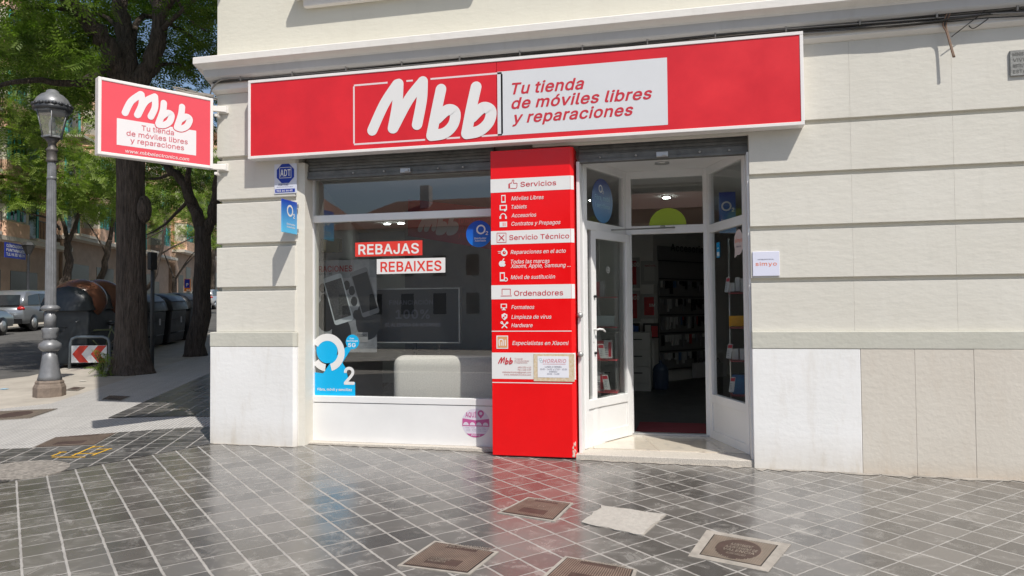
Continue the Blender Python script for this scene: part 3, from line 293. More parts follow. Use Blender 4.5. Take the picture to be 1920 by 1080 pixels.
e 202 105 -13 78 -9 62 -3 53 1 34 17 19 40 11 65 8 93 11 119 12 126 20 149 33 170 49 184 55 189 76 197 102 201 118 200 136 195 152 188 166 176 178 161 187 144 193 120 194 100 194 86 193 82 190 77 185 76 59 76 59 71 63 58 70 47 80 39 93 34 107 32 124 35 131 38 137 43 141 48 146 59 153 61 185 54 188 52 190 49 191 43 184 27 175 14 162 3 145 -6 130 -10 120 -12|59 120 142 119 143 121 140 131 134 142 129 147 126 150 116 154 102 156 89 154 77 148 69 141 63 132 59 121
f 127 40 -9 34 -6 32 -3 31 1 31 153 29 154 4 155 -1 156 -3 157 -5 160 -6 165 -5 192 -3 196 1 198 31 200 31 216 35 237 42 250 51 259 60 265 64 268 77 272 92 274 109 273 120 270 127 266 130 260 123 234 121 230 117 227 113 226 102 228 88 227 84 223 81 217 80 209 80 199 113 199 117 198 121 196 123 189 123 165 121 158 116 155 81 154 80 154 80 2 79 -2 76 -7 70 -9
g 213 101 -84 80 -82 63 -78 48 -71 36 -63 25 -50 18 -39 17 -35 18 -31 22 -26 44 -14 51 -12 57 -14 67 -27 73 -32 81 -36 90 -39 103 -40 122 -37 135 -30 144 -20 147 -3 147 10 146 11 142 7 132 1 126 -2 113 -5 95 -6 77 -4 71 -3 52 5 36 18 32 22 19 41 11 69 8 96 11 121 14 133 20 151 33 171 51 187 71 197 97 201 114 200 131 194 147 183 149 193 153 198 158 199 189 198 193 195 195 188 195 -3 192 -30 182 -51 169 -65 165 -67 149 -76 133 -81 124 -83|99 39 105 39 118 41 127 45 135 52 141 62 143 69 146 78 147 96 145 116 142 128 135 141 127 149 117 154 103 156 88 154 78 148 69 140 62 126 59 113 57 100 59 78 62 65 69 54 76 47 84 42 91 40
h 205 26 -9 20 -6 18 -3 17 1 17 254 19 260 24 263 56 263 63 261 64 258 66 254 66 185 72 189 90 198 113 201 131 199 153 191 167 180 178 164 185 144 188 120 188 1 186 -4 185 -6 182 -8 177 -9 149 -9 144 -8 140 -4 139 2 139 116 137 134 130 146 122 151 118 153 104 155 94 154 90 153 84 150 78 146 71 137 67 127 66 113 66 2 64 -4 61 -8 56 -9
i 83 26 -9 20 -6 18 -3 17 1 17 189 19 195 24 198 56 199 60 198 63 196 65 193 66 189 66 1 63 -5 59 -8|41 213 30 215 21 221 14 230 12 242 14 254 21 262 30 268 42 271 54 268 63 262 70 253 72 241 69 230 62 220 54 215
j 83 -5 -80 -11 -78 -13 -73 -14 -45 -13 -41 -11 -37 -8 -35 8 -33 13 -30 16 -23 17 -14 17 187 18 192 21 196 27 199 59 198 64 195 66 188 66 -14 64 -35 59 -50 52 -60 48 -64 38 -71 21 -78 3 -80|40 213 30 215 20 221 14 230 12 242 14 253 22 263 30 269 42 271 53 269 63 262 70 252 72 241 69 229 62 220 53 215
k 190 26 -9 20 -6 18 -3 17 1 17 254 19 260 24 263 56 263 60 262 63 260 65 258 66 253 66 126 68 126 138 198 143 199 179 199 184 198 188 194 189 188 187 184 113 108 192 6 194 0 193 -4 192 -6 185 -9 148 -9 142 -8 76 75 66 66 66 2 64 -4 60 -8 56 -9
l 95 68 -10 47 -7 32 3 28 8 21 20 19 31 17 43 17 253 18 257 20 260 22 262 27 263 59 263 63 260 66 253 66 42 67 37 69 36 79 35 84 36 88 35 91 33 94 28 99 2 98 -3 93 -7 79 -10
m 305 26 -9 20 -6 18 -3 17 1 17 188 18 193 20 196 27 199 58 198 62 196 64 194 66 185 72 190 84 197 98 201 108 202 114 201 133 197 149 187 159 175 172 187 186 196 204 201 220 202 236 200 251 194 268 183 278 168 284 153 286 147 288 127 288 2 287 -3 284 -6 277 -9 249 -9 244 -8 240 -4 239 2 239 127 237 138 236 142 229 150 221 154 209 156 199 155 190 151 185 147 182 143 178 133 177 123 177 2 175 -4 171 -8 166 -9 138 -9 131 -6 129 -3 128 1 128 129 127 138 124 144 118 150 111 154 99 156 88 154 83 152 77 148 71 140 67 129 66 119 66 2 64 -4 61 -8 56 -9
n 205 26 -9 20 -6 18 -3 17 1 17 188 19 194 22 198 27 199 58 198 61 196 63 194 65 183 72 189 89 197 113 201 134 199 152 192 167 180 176 168 179 164 186 142 188 119 188 2 186 -4 182 -8 178 -9 150 -9 144 -8 140 -4 139 2 139 116 137 134 130 146 122 151 118 153 104 155 94 154 90 153 84 150 78 146 71 137 67 127 66 113 66 2 64 -4 61 -8 56 -9
o 208 102 -13 77 -9 59 -2 53 2 34 18 20 39 13 57 11 68 8 94 11 120 12 128 20 150 34 171 54 188 73 196 80 198 104 201 127 198 137 195 154 187 173 171 188 150 196 125 199 92 197 67 191 49 187 38 174 17 154 1 135 -8 125 -10|100 33 106 33 119 35 129 40 138 49 146 66 149 79 150 91 149 112 145 125 139 138 131 147 121 152 118 154 104 156 88 153 78 148 70 140 62 123 59 111 57 98 59 77 63 62 69 50 79 40 89 35
p 212 26 -80 20 -77 18 -75 17 -70 17 188 18 193 22 197 27 199 58 198 62 196 64 193 66 183 82 194 98 200 115 201 141 197 160 188 179 172 193 151 196 142 202 122 204 94 202 67 193 38 180 18 163 2 139 -10 117 -13 98 -11 82 -6 66 5 66 -70 64 -75 61 -79 56 -80|107 33 112 33 124 35 134 40 142 48 150 62 154 76 155 94 153 117 150 127 143 139 133 149 123 154 110 156 95 154 86 149 77 140 71 127 68 118 65 95 67 76 69 68 71 60 77 49 86 40 97 34
q 212 156 -80 149 -77 147 -71 146 5 130 -6 112 -12 96 -13 76 -10 69 -8 51 1 32 17 19 38 12 62 8 95 11 123 20 150 33 171 49 186 73 198 97 201 116 199 131 194 142 187 147 183 149 194 153 197 157 199 185 199 191 196 194 192 195 187 195 -71 193 -77 188 -80|99 33 104 33 116 35 126 40 134 47 142 62 145 76 147 94 145 113 142 125 135 141 127 148 117 154 102 156 87 153 77 148 69 140 62 124 59 112 57 98 59 76 62 62 69 49 79 40 89 34
r 130 26 -9 20 -6 18 -3 17 1 17 188 18 194 22 197 27 199 55 199 59 198 62 196 65 186 72 192 88 199 106 201 120 201 125 200 129 196 131 191 131 163 128 156 125 154 121 153 104 154 93 153 84 150 76 144 71 137 67 128 66 118 66 2 64 -4 61 -8 56 -9
s 182 88 -13 74 -12 54 -7 35 3 24 13 15 27 9 47 11 52 15 55 47 62 51 61 54 59 60 45 67 38 78 33 93 32 106 34 117 39 123 45 125 54 124 57 120 62 114 65 107 68 71 77 47 85 29 98 19 114 17 120 15 136 16 149 18 157 27 173 38 184 54 193 74 199 94 201 111 200 124 196 131 194 145 186 157 175 165 162 170 148 171 146 169 141 167 139 163 136 136 130 132 130 127 133 122 144 115 151 106 156 93 157 80 155 70 150 65 144 63 139 64 133 68 129 76 124 88 120 117 113 140 105 158 93 171 75 174 53 172 35 165 21 162 17 150 5 134 -5 115 -10
t 114 83 -11 59 -7 43 2 38 6 28 22 24 45 24 153 22 154 4 154 0 155 -4 159 -6 164 -6 189 -5 194 -3 196 1 198 23 200 24 237 27 242 33 244 62 244 68 242 71 239 72 234 72 200 104 198 109 195 111 189 111 165 110 160 108 157 101 155 74 154 72 153 72 47 73 41 75 37 79 35 89 34 101 36 104 35 107 33 110 29 115 2 114 -4 109 -8 95 -10
u 205 89 -11 70 -9 54 -3 50 0 37 10 27 25 23 35 19 48 17 69 17 188 18 194 22 198 28 199 56 199 61 197 64 194 66 188 66 73 68 56 76 43 86 37 100 34 112 36 120 39 126 43 134 52 138 63 139 77 139 188 140 194 144 198 149 199 177 199 182 198 186 194 188 188 188 2 186 -4 183 -8 178 -9 147 -8 143 -6 141 -4 139 7 132 1 116 -7 110 -9
v 195 81 -9 75 -6 72 -2 2 183 0 189 1 194 5 198 10 199 41 199 46 198 49 195 97 63 145 195 149 198 154 199 184 199 189 198 192 196 194 192 194 189 194 185 121 -3 117 -8 112 -9
w 284 69 -9 63 -6 59 0 3 187 3 192 5 196 8 198 12 199 42 199 47 198 51 195 85 75 118 194 122 198 127 199 157 199 162 197 166 194 168 190 198 75 199 76 231 190 233 195 236 198 242 199 271 199 275 198 278 196 281 190 280 185 224 -2 221 -6 218 -8 213 -9 185 -9 180 -8 176 -4 142 116 107 -4 103 -8 98 -9
x 189 11 -9 6 -8 3 -4 2 0 3 4 66 97 7 185 6 190 8 196 11 198 16 199 49 199 55 197 62 187 95 135 125 182 136 197 142 199 174 199 179 198 182 196 184 192 183 185 123 96 186 5 188 0 185 -6 182 -8 177 -9 145 -9 138 -7 95 58 52 -6 45 -9
y 195 40 -81 32 -80 20 -78 18 -76 16 -73 15 -67 23 -39 25 -36 29 -34 46 -36 52 -35 56 -32 63 -24 72 -1 2 183 0 189 1 194 5 198 10 199 41 199 46 198 49 195 97 63 145 195 149 198 154 199 184 199 189 198 192 196 194 192 194 189 193 184 111 -32 104 -46 94 -60 85 -69 74 -75 58 -80
z 190 21 -9 15 -7 12 -2 12 21 13 27 109 152 107 152 26 152 20 154 16 158 15 163 15 189 17 195 20 198 26 199 164 199 172 197 174 194 175 189 175 166 174 161 81 38 82 37 167 37 173 36 177 32 178 27 178 1 176 -5 173 -8 167 -9
á 195 78 -13 61 -11 43 -6 28 4 18 15 14 23 8 37 6 54 8 71 14 84 21 93 35 105 45 109 76 117 117 122 127 125 129 126 129 130 128 136 126 142 121 149 114 154 102 156 88 156 78 153 70 149 64 142 56 131 53 129 49 128 17 137 13 141 12 148 22 167 34 180 49 190 63 196 82 200 100 201 117 199 136 194 147 188 157 180 169 163 175 147 177 127 177 1 175 -5 170 -8 139 -9 135 -8 132 -6 128 2 120 -3 110 -8 94 -12|82 32 100 33 110 37 118 44 124 50 128 60 129 68 128 81 79 74 67 70 59 64 56 59 55 54 56 46 58 41 62 38 68 34 76 32|81 206 77 207 74 209 73 213 73 217 93 260 99 270 102 273 107 274 138 274 142 273 145 271 148 266 147 260 113 209 110 207 105 206
é 202 105 -13 78 -9 62 -3 53 1 34 17 19 40 11 65 8 93 11 119 12 126 20 149 33 170 49 184 55 189 76 197 102 201 118 200 136 195 152 188 166 176 178 161 187 144 193 120 194 100 194 86 193 82 190 77 185 76 59 76 59 71 63 58 70 47 80 39 93 34 107 32 124 35 131 38 137 43 141 48 146 59 153 61 185 54 188 52 190 49 191 43 184 27 175 14 162 3 145 -6 130 -10 120 -12|59 120 142 119 143 121 140 131 134 142 129 147 126 150 116 154 102 156 89 154 77 148 69 141 63 132 59 121|89 206 85 207 82 209 80 213 80 217 106 270 109 272 114 273 145 273 150 272 152 271 155 266 154 260 120 209 117 207 113 206
í 83 26 -9 20 -6 18 -3 17 1 17 189 19 195 24 198 56 199 60 198 63 196 65 193 66 189 66 1 63 -5 59 -8|28 206 24 207 21 209 20 213 20 217 46 270 49 272 54 273 85 273 89 272 92 271 95 266 94 260 60 209 57 206 52 205
ó 208 102 -13 77 -9 59 -2 53 2 34 18 20 39 13 57 11 68 8 94 11 120 12 128 20 150 34 171 54 188 73 196 80 198 104 201 127 198 137 195 154 187 173 171 188 150 196 125 199 92 197 67 191 49 187 38 174 17 154 1 135 -8 125 -10|100 33 106 33 119 35 129 40 138 49 146 66 149 79 150 91 149 112 145 125 139 138 131 147 121 152 118 154 104 156 88 153 78 148 70 140 62 123 59 111 57 98 59 77 63 62 69 50 79 40 89 35|91 206 87 207 84 209 82 213 82 218 108 270 111 272 116 273 147 273 151 272 154 271 156 266 156 260 122 209 119 207 115 206
ú 205 89 -11 70 -9 54 -3 50 0 37 10 27 25 23 35 19 48 17 69 17 188 18 194 22 198 28 199 56 199 61 197 64 194 66 188 66 73 68 56 76 43 86 37 100 34 112 36 120 39 126 43 134 52 138 63 139 77 139 188 140 194 144 198 149 199 177 199 182 198 186 194 188 188 188 2 186 -4 183 -8 178 -9 147 -8 143 -6 141 -4 139 7 132 1 116 -7 110 -9|89 206 85 207 82 209 81 213 81 218 106 270 109 272 114 273 145 273 150 272 153 271 155 266 154 260 121 209 117 206 113 205
ò 208 102 -13 77 -9 59 -2 53 2 34 18 20 39 13 57 11 68 8 94 11 120 12 128 20 150 34 171 54 188 73 196 80 198 104 201 127 198 137 195 154 187 173 171 188 150 196 125 199 92 197 67 191 49 187 38 174 17 154 1 135 -8 125 -10|100 33 106 33 119 35 129 40 138 49 146 66 149 79 150 91 149 112 145 125 139 138 131 147 121 152 118 154 104 156 88 153 78 148 70 140 62 123 59 111 57 98 59 77 63 62 69 50 79 40 89 35|92 206 88 207 85 209 52 259 51 262 51 267 52 270 55 272 60 273 92 273 97 272 101 268 124 221 125 215 123 209 119 206
Ó 267 132 -12 100 -8 84 -1 69 6 46 26 27 54 17 83 14 94 11 127 15 164 17 173 27 200 45 227 67 247 73 251 100 262 133 267 167 262 193 251 199 247 222 228 241 198 251 167 255 127 252 89 245 67 240 53 221 26 196 5 169 -7|132 36 154 39 170 46 184 58 196 76 201 91 204 100 206 127 203 157 196 179 185 196 168 210 153 216 134 219 114 216 100 210 96 208 82 196 71 178 63 156 61 127 63 98 71 76 82 59 98 45 114 38|120 270 116 271 113 274 112 277 112 282 132 326 138 335 141 337 146 338 177 338 181 337 184 336 187 331 186 325 152 273 148 271 144 270
0 227 112 -12 84 -8 71 -1 60 5 40 26 27 53 18 86 15 128 18 165 26 199 41 229 60 249 77 259 87 263 113 267 137 263 148 260 167 249 186 228 201 199 209 166 212 127 209 88 201 54 186 26 168 6 149 -5 142 -8|110 34 115 34 128 36 138 43 149 56 157 76 161 98 163 123 161 157 157 179 149 198 139 210 130 217 127 218 113 221 100 218 94 215 88 211 78 198 70 178 65 155 64 134 66 96 70 74 77 57 88 43 100 36
1 227 38 -9 32 -6 29 1 29 26 30 31 32 34 39 36 95 36 97 37 97 205 97 207 95 206 48 172 41 171 37 174 34 180 34 212 35 217 37 220 42 224 95 262 101 263 136 263 141 262 146 259 147 253 147 38 149 36 194 36 201 34 203 31 205 26 205 1 204 -3 200 -8 194 -9
2 227 32 -9 26 -6 24 -2 23 23 24 28 112 122 134 147 142 157 147 167 150 177 151 184 150 196 146 204 140 211 133 216 125 219 108 220 100 219 93 217 83 210 77 202 74 192 72 179 70 175 68 173 62 172 34 172 30 173 25 177 24 184 27 204 35 224 48 242 52 245 68 256 88 264 112 267 127 265 137 264 157 256 175 243 188 227 196 210 199 187 198 173 196 164 193 154 187 142 173 122 142 86 97 38 98 37 193 37 198 36 202 33 203 28 203 1 202 -4 198 -8 193 -9
3 227 107 -12 88 -10 64 -4 43 8 28 23 19 39 17 45 13 66 14 70 16 72 22 75 53 75 58 74 63 70 66 56 70 49 74 45 86 38 100 35 110 34 122 35 132 38 143 44 149 51 154 61 155 72 155 81 150 93 143 102 133 109 120 113 100 115 76 116 71 119 69 125 69 149 71 154 125 216 123 217 36 217 31 218 27 222 26 227 26 257 29 261 36 263 184 263 188 263 193 260 195 254 195 231 194 226 131 154 132 153 159 145 178 133 193 117 202 97 204 87 205 72 202 49 192 27 177 11 159 -1 135 -9
4 227 141 -9 134 -6 132 1 132 42 131 44 21 44 16 45 14 47 12 50 11 54 11 78 13 85 115 257 119 262 125 263 157 263 161 261 163 258 164 252 70 91 131 91 132 157 133 163 136 166 141 168 170 168 175 167 178 165 179 163 181 158 181 91 182 90 209 90 214 87 216 80 216 54 215 50 213 47 210 45 206 44 182 44 181 43 181 1 178 -6 175 -8 170 -9
5 227 109 -12 87 -10 67 -3 49 9 34 25 26 42 21 62 22 69 25 73 30 74 59 74 64 74 67 72 69 69 72 58 76 50 83 43 91 38 100 35 110 34 123 36 133 40 142 47 149 57 153 68 155 77 155 81 153 95 149 106 142 116 132 123 121 128 109 129 96 128 85 125 76 121 68 115 63 114 35 117 30 118 27 121 25 127 39 256 43 261 49 263 181 263 185 263 190 260 192 253 192 227 191 222 187 218 181 217 85 217 83 216 78 168 99 174 115 176 134 174 151 168 155 166 165 160 178 150 188 137 198 119 203 99 205 82 201 55 192 34 178 15 158 0 140 -8 132 -10
6 227 112 -12 89 -9 68 -1 48 15 34 33 26 54 23 81 25 100 32 124 44 148 65 181 119 260 122 262 127 263 160 263 165 262 169 259 170 254 169 250 111 166 137 164 144 162 162 155 180 141 193 124 201 103 203 79 201 58 199 50 191 31 179 15 174 11 159 0 140 -8 134 -10|110 34 115 33 126 35 134 39 142 45 150 57 153 65 155 77 152 95 149 102 143 111 135 118 125 122 113 124 101 122 91 118 84 112 76 100 73 92 72 82 73 66 77 55 83 47 92 39 102 35
7 227 49 -9 44 -8 41 -4 40 0 41 5 147 216 146 217 33 217 28 218 24 221 22 227 22 253 23 258 27 262 33 263 194 263 199 262 203 258 204 253 204 225 203 220 91 -3 88 -7 82 -9
8 227 111 -12 88 -10 66 -3 44 10 30 26 22 42 20 49 17 68 19 86 25 102 33 115 46 128 54 134 38 150 30 167 29 174 26 189 29 207 30 213 37 228 51 245 69 257 89 264 113 267 137 264 158 257 174 245 186 233 190 226 197 211 199 194 200 190 197 173 196 167 188 150 172 134 182 127 192 116 202 102 207 86 209 67 206 47 202 37 196 26 182 10 163 -2 147 -7 136 -10|111 34 129 35 138 38 146 43 154 51 158 62 159 70 158 80 153 90 147 97 139 103 125 107 114 108 101 107 89 104 80 97 73 90 68 80 67 70 68 60 72 51 75 47 79 43 88 38 98 35|108 154 122 155 134 159 140 163 145 169 149 178 150 187 150 195 146 206 140 212 133 217 125 220 111 221 101 220 93 217 85 212 81 207 77 197 75 188 77 179 80 170 85 163 92 159 101 155
9 227 65 -9 61 -8 58 -4 57 0 57 4 115 88 88 91 81 93 64 99 46 114 33 131 26 151 23 176 26 200 34 222 44 235 49 242 67 255 88 263 109 266 117 266 138 263 158 255 175 243 178 240 192 221 199 203 201 194 203 173 201 152 194 130 183 107 165 79 108 -5 104 -8 99 -9|109 131 115 131 125 132 134 136 142 142 150 152 153 162 155 174 153 189 149 199 143 209 135 215 131 217 125 219 114 221 100 219 91 215 83 208 78 200 74 192 73 187 72 176 73 162 77 152 83 144 92 136 102 132
. 94 47 -11 35 -9 25 -1 18 8 16 20 18 32 25 43 35 50 48 52 60 50 70 43 77 33 79 20 76 7 69 -2 60 -9
, 94 19 -69 12 -66 11 -63 10 -59 26 39 30 43 35 45 67 45 72 43 76 39 77 33 50 -63 46 -67 41 -69
- 227 57 85 51 88 49 91 48 95 48 122 50 128 54 131 59 131 167 131 174 129 177 125 177 121 177 95 175 89 171 86 167 85
: 94 47 -11 35 -9 25 -1 18 8 16 20 18 32 25 43 35 50 48 52 60 50 70 43 77 33 79 20 76 7 69 -2 60 -9|47 126 35 129 25 136 18 146 16 158 18 170 25 181 35 187 48 190 59 188 70 180 77 171 79 158 76 145 69 135 60 129
% 338 249 -14 234 -12 222 -7 216 -4 206 6 198 17 194 30 191 45 191 62 193 75 198 88 208 104 219 113 232 119 251 121 268 119 281 114 295 102 303 90 307 77 309 61 309 46 307 31 303 17 293 4 282 -6 272 -10 264 -12|67 -9 62 -7 59 -4 58 0 59 5 233 259 237 262 242 263 269 263 275 261 278 255 278 251 277 248 103 -5 99 -8 95 -9|248 27 257 28 261 32 264 38 265 46 265 61 263 72 259 79 251 81 244 79 240 76 237 69 235 62 235 45 237 38 239 32 243 29|87 132 70 135 58 140 43 151 35 163 31 176 28 193 28 206 30 218 33 230 35 236 44 249 56 259 66 264 76 266 88 267 100 266 110 264 122 258 132 248 140 236 145 222 147 205 147 195 145 180 142 170 139 162 131 151 119 140 107 135|87 173 94 174 99 178 102 186 103 195 102 213 99 222 94 226 88 227 81 226 77 222 74 214 72 206 74 185 76 179 81 174
@ 338 175 -76 142 -74 106 -65 80 -52 55 -32 36 -8 22 20 14 55 11 89 14 124 23 159 36 186 54 209 78 229 105 243 141 252 174 255 208 252 239 243 267 227 287 210 305 187 317 163 325 134 327 109 326 87 325 71 321 50 315 34 308 20 293 6 278 -1 260 -4 248 -3 236 0 225 4 215 11 209 16 198 7 183 0 162 -3 140 1 120 11 105 26 94 45 88 66 85 91 88 115 95 137 107 154 124 169 141 177 148 178 164 180 177 179 189 176 201 171 206 175 211 176 235 176 242 174 244 171 246 166 246 55 247 48 250 43 253 40 259 39 266 40 271 44 276 52 279 66 282 107 280 129 275 147 266 165 260 173 255 181 241 192 221 204 199 210 171 212 147 210 128 205 104 193 88 179 75 162 66 141 60 117 58 89 60 61 66 36 75 15 88 -1 105 -15 111 -18 127 -26 149 -31 174 -34 193 -33 216 -29 244 -20 250 -22 253 -27 261 -53 260 -58 256 -61 237 -68 217 -72 192 -76|163 42 176 43 187 47 192 53 197 61 201 74 202 96 201 109 198 120 193 128 188 132 176 136 166 137 158 136 155 135 147 131 140 125 136 118 131 103 130 92 131 79 133 67 138 55 145 48 152 44
ñ 205 26 -9 20 -6 18 -3 17 1 17 188 19 194 22 198 27 199 58 198 61 196 63 194 65 183 72 189 89 197 113 201 134 199 152 192 167 180 176 168 179 164 186 142 188 119 188 2 186 -4 182 -8 178 -9 150 -9 144 -8 140 -4 139 2 139 116 137 134 130 146 122 151 118 153 104 155 94 154 90 153 84 150 78 146 71 137 67 127 66 113 66 2 64 -4 61 -8 56 -9|123 214 107 218 85 228 84 227 81 219 76 216 55 215 49 216 45 220 44 226 46 240 51 252 57 259 64 264 78 268 84 268 97 265 120 254 121 255 124 263 128 267 132 267 150 267 156 266 160 262 161 256 159 243 153 229 150 226 140 218""")
def _read(T):
    d={}
    for ln in T.split('\n'):
        c_,adv_,rest=ln.split(' ',2); L_=[]
        for lp_ in rest.split('|'):
            q=[int(k) for k in lp_.split()]; L_.append([(q[i]/500,q[i+1]/500) for i in range(0,len(q),2)])
        d[c_]=(int(adv_)/500,L_)
    return d
_gl=[_read(T) for T in GLYPHS]
for k,w_ in ((0,.030),(1,.043)): _gl[k]['I']=(.18,[[(.09-w_,-.012),(.09+w_,-.012),(.09+w_,.53),(.09-w_,.53)]])
def _area(l): return sum(l[i-1][0]*l[i][1]-l[i][0]*l[i-1][1] for i in range(len(l)))/2
def _inside(p,l):
    r=False
    for i in range(len(l)):
        (x0,y0),(x1,y1)=l[i-1],l[i]
        if (y0>p[1])!=(y1>p[1]) and p[0]<(x1-x0)*(p[1]-y0)/(y1-y0)+x0: r=not r
    return r
_gc={}
def _glyph(ch,bold):
    if (ch,bold) in _gc: return _gc[ch,bold]
    adv,L=_gl[bold].get(ch,_gl[bold]['o']); L=[l if _area(l)>0 else l[::-1] for l in L]
    outer=[];holes=[]
    for l in L: (holes if sum(_inside(l[0],m_) for m_ in L if m_ is not l)%2 else outer).append(l)
    V=[];Fc=[]
    for o in outer:
        hs=[h for h in holes if _inside(h[0],o)]
        loops=[o]+[h[::-1] for h in hs]; flat=[p for l in loops for p in l]
        tr=tessellate_polygon([[Vector((p[0],p[1],0)) for p in l] for l in loops]); k=len(V); V+=flat
        for t in tr:
            a,b,c=[flat[i] for i in t]
            if (b[0]-a[0])*(c[1]-a[1])-(b[1]-a[1])*(c[0]-a[0])<0: t=(t[0],t[2],t[1])
            Fc.append(tuple(i+k for i in t))
    _gc[ch,bold]=(adv,V,Fc); return _gc[ch,bold]
_tc={}
def glyphs(text,bold=0,shear=0,sp=1.0):
    key=(text,bold,shear,sp)
    if key in _tc: return _tc[key]
    x=0;v=[];f=[]; bold=1 if bold>=.02 else 0
    for ch in text:
        if ch==' ': x+=.19*sp; continue
        adv,V,Fc=_glyph(ch,bold); k=len(v); v+=[(p[0]+x+shear*p[1],p[1]) for p in V]; f+=[tuple(i+k for i in t) for t in Fc]; x+=(adv+.024*bold)*sp
    _tc[key]=(v,f); return v,f
CAPH=None
def caph():
    global CAPH
    if CAPH is None:
        v,_=glyphs('H'); CAPH=max(p[1] for p in v)
    return CAPH
def txt(mb,s,pl,a,b,width,cap,h,mi=0,bold=0,shear=0,align='l',du=(1,0),sp=1.0):
    v,f=glyphs(s,bold,shear,sp)
    if not v: return
    x0=min(p[0] for p in v); x1=max(p[0] for p in v); k=cap/caph(); kx=(width/(x1-x0)) if width else k
    w=(x1-x0)*kx; ox={'l':0,'c':-w/2,'r':-w}[align]
    vs=[]
    for p in v:
        X=(p[0]-x0)*kx+ox; Y=p[1]*k
        vs.append(pl.at(a+X*du[0]-Y*du[1],b+X*du[1]+Y*du[0],h))
    mb.add(vs,f,mi)
def ptxt(mb,s,pl,p0,p1,hpx,h,mi=0,bold=0,shear=0,tilt=False,sp=1.0):   # lettering between two points of a surface
    A=pl.uv(*p0); B=pl.uv(*p1); C=pl.uv(p0[0],p0[1]-hpx)
    d=B-A; L=np.linalg.norm(d); du=d/L if tilt else np.array([1.,0.])
    b=A[1] if tilt else (A[1]+B[1])/2
    txt(mb,s,pl,A[0],b,(L if tilt else d[0]),np.linalg.norm(C-A),h,mi,bold,shear,'l',du,sp)
def smooth_pts(P,k=8):
    P=[np.array(p,float) for p in P]; out=[]
    for i in range(len(P)-1):
        p0=P[max(i-1,0)];p1=P[i];p2=P[i+1];p3=P[min(i+2,len(P)-1)]
        for j in range(k):
            t=j/k; out.append(.5*((2*p1)+(-p0+p2)*t+(2*p0-5*p1+4*p2-p3)*t*t+(-p0+3*p1-3*p2+p3)*t**3))
    out.append(P[-1]); return out
def stroke(mb,pl,P,w,h,mi=0):
    P=smooth_pts(P) if len(P)>2 else [np.array(p,float) for p in P]
    L=[];Rr=[]
    for i,p in enumerate(P):
        d=P[min(i+1,len(P)-1)]-P[max(i-1,0)]; d/=np.linalg.norm(d); n=np.array([-d[1],d[0]])*w/2; L.append(p+n); Rr.append(p-n)
    vs=[pl.at(*q,h) for q in L]+[pl.at(*q,h) for q in Rr]; m_=len(P)
    mb.add(vs,[(i+m_,i+1+m_,i+1,i) for i in range(m_-1)],mi)
    for p,s in ((P[0],1),(P[-1],-1)):
        q=P[1] if s==1 else P[-2]; d=(p-q)/np.linalg.norm(p-q); a=math.atan2(d[1],d[0])
        mb.sheet(pl,[(p[0]+w/2*math.cos(a-math.pi/2+math.pi*i/12),p[1]+w/2*math.sin(a-math.pi/2+math.pi*i/12)) for i in range(13)],h,mi)
MBB=[[(880,680),(962,500),(1050,365)],[(1060,362),(1052,500),(1022,665)],[(1026,665),(1130,470),(1228,345)],[(1228,345),(1222,470),(1190,640)],
 [(1355,398),(1325,540),(1290,715)],[(1330,600),(1400,540),(1452,560),(1440,640),(1380,700),(1290,717)],
 [(1598,382),(1565,530),(1532,702)],[(1572,590),(1645,525),(1700,548),(1685,625),(1620,685),(1534,704)]]
def mbb(mb,pl,f,w,h,mi=0,dh=.0003):
    for i,s in enumerate(MBB): stroke(mb,pl,[f(x,y) for x,y in s],w,h+dh*i,mi)
# ---- materials
exec_ok=True
white=mat('white_aluminium',(.78,.775,.76),.35,var=.04,vscale=2,rvar=.06)
signframe=mat('sign_frame_white',(.78,.75,.72),.4,var=.05)
signred=mat('faded_red_vinyl',(.66,.016,.024),.38,var=.12,vscale=1.6,rvar=.08)
sfred=mat('sun_faded_red_vinyl',(.74,.075,.10),.4,var=.06,vscale=1.5)
totemred=mat('glossy_red_panel',(.80,.003,.005),.22,var=.05,vscale=2,rvar=.07)
vwhite=mat('white_vinyl',(.74,.73,.71),.4,var=.02)
vred=mat('red_lettering',(.55,.03,.045),.4)
blackm=mat('black_plastic',(.012,.012,.013),.35)
steel=mat('galvanised_steel',(.42,.42,.41),.45,.6,var=.15,vscale=12)
alu=mat('brushed_aluminium',(.55,.55,.54),.35,.7)
cable=mat('grey_cable',(.28,.26,.23),.6); cabled=mat('dark_cable',(.04,.036,.03),.6)
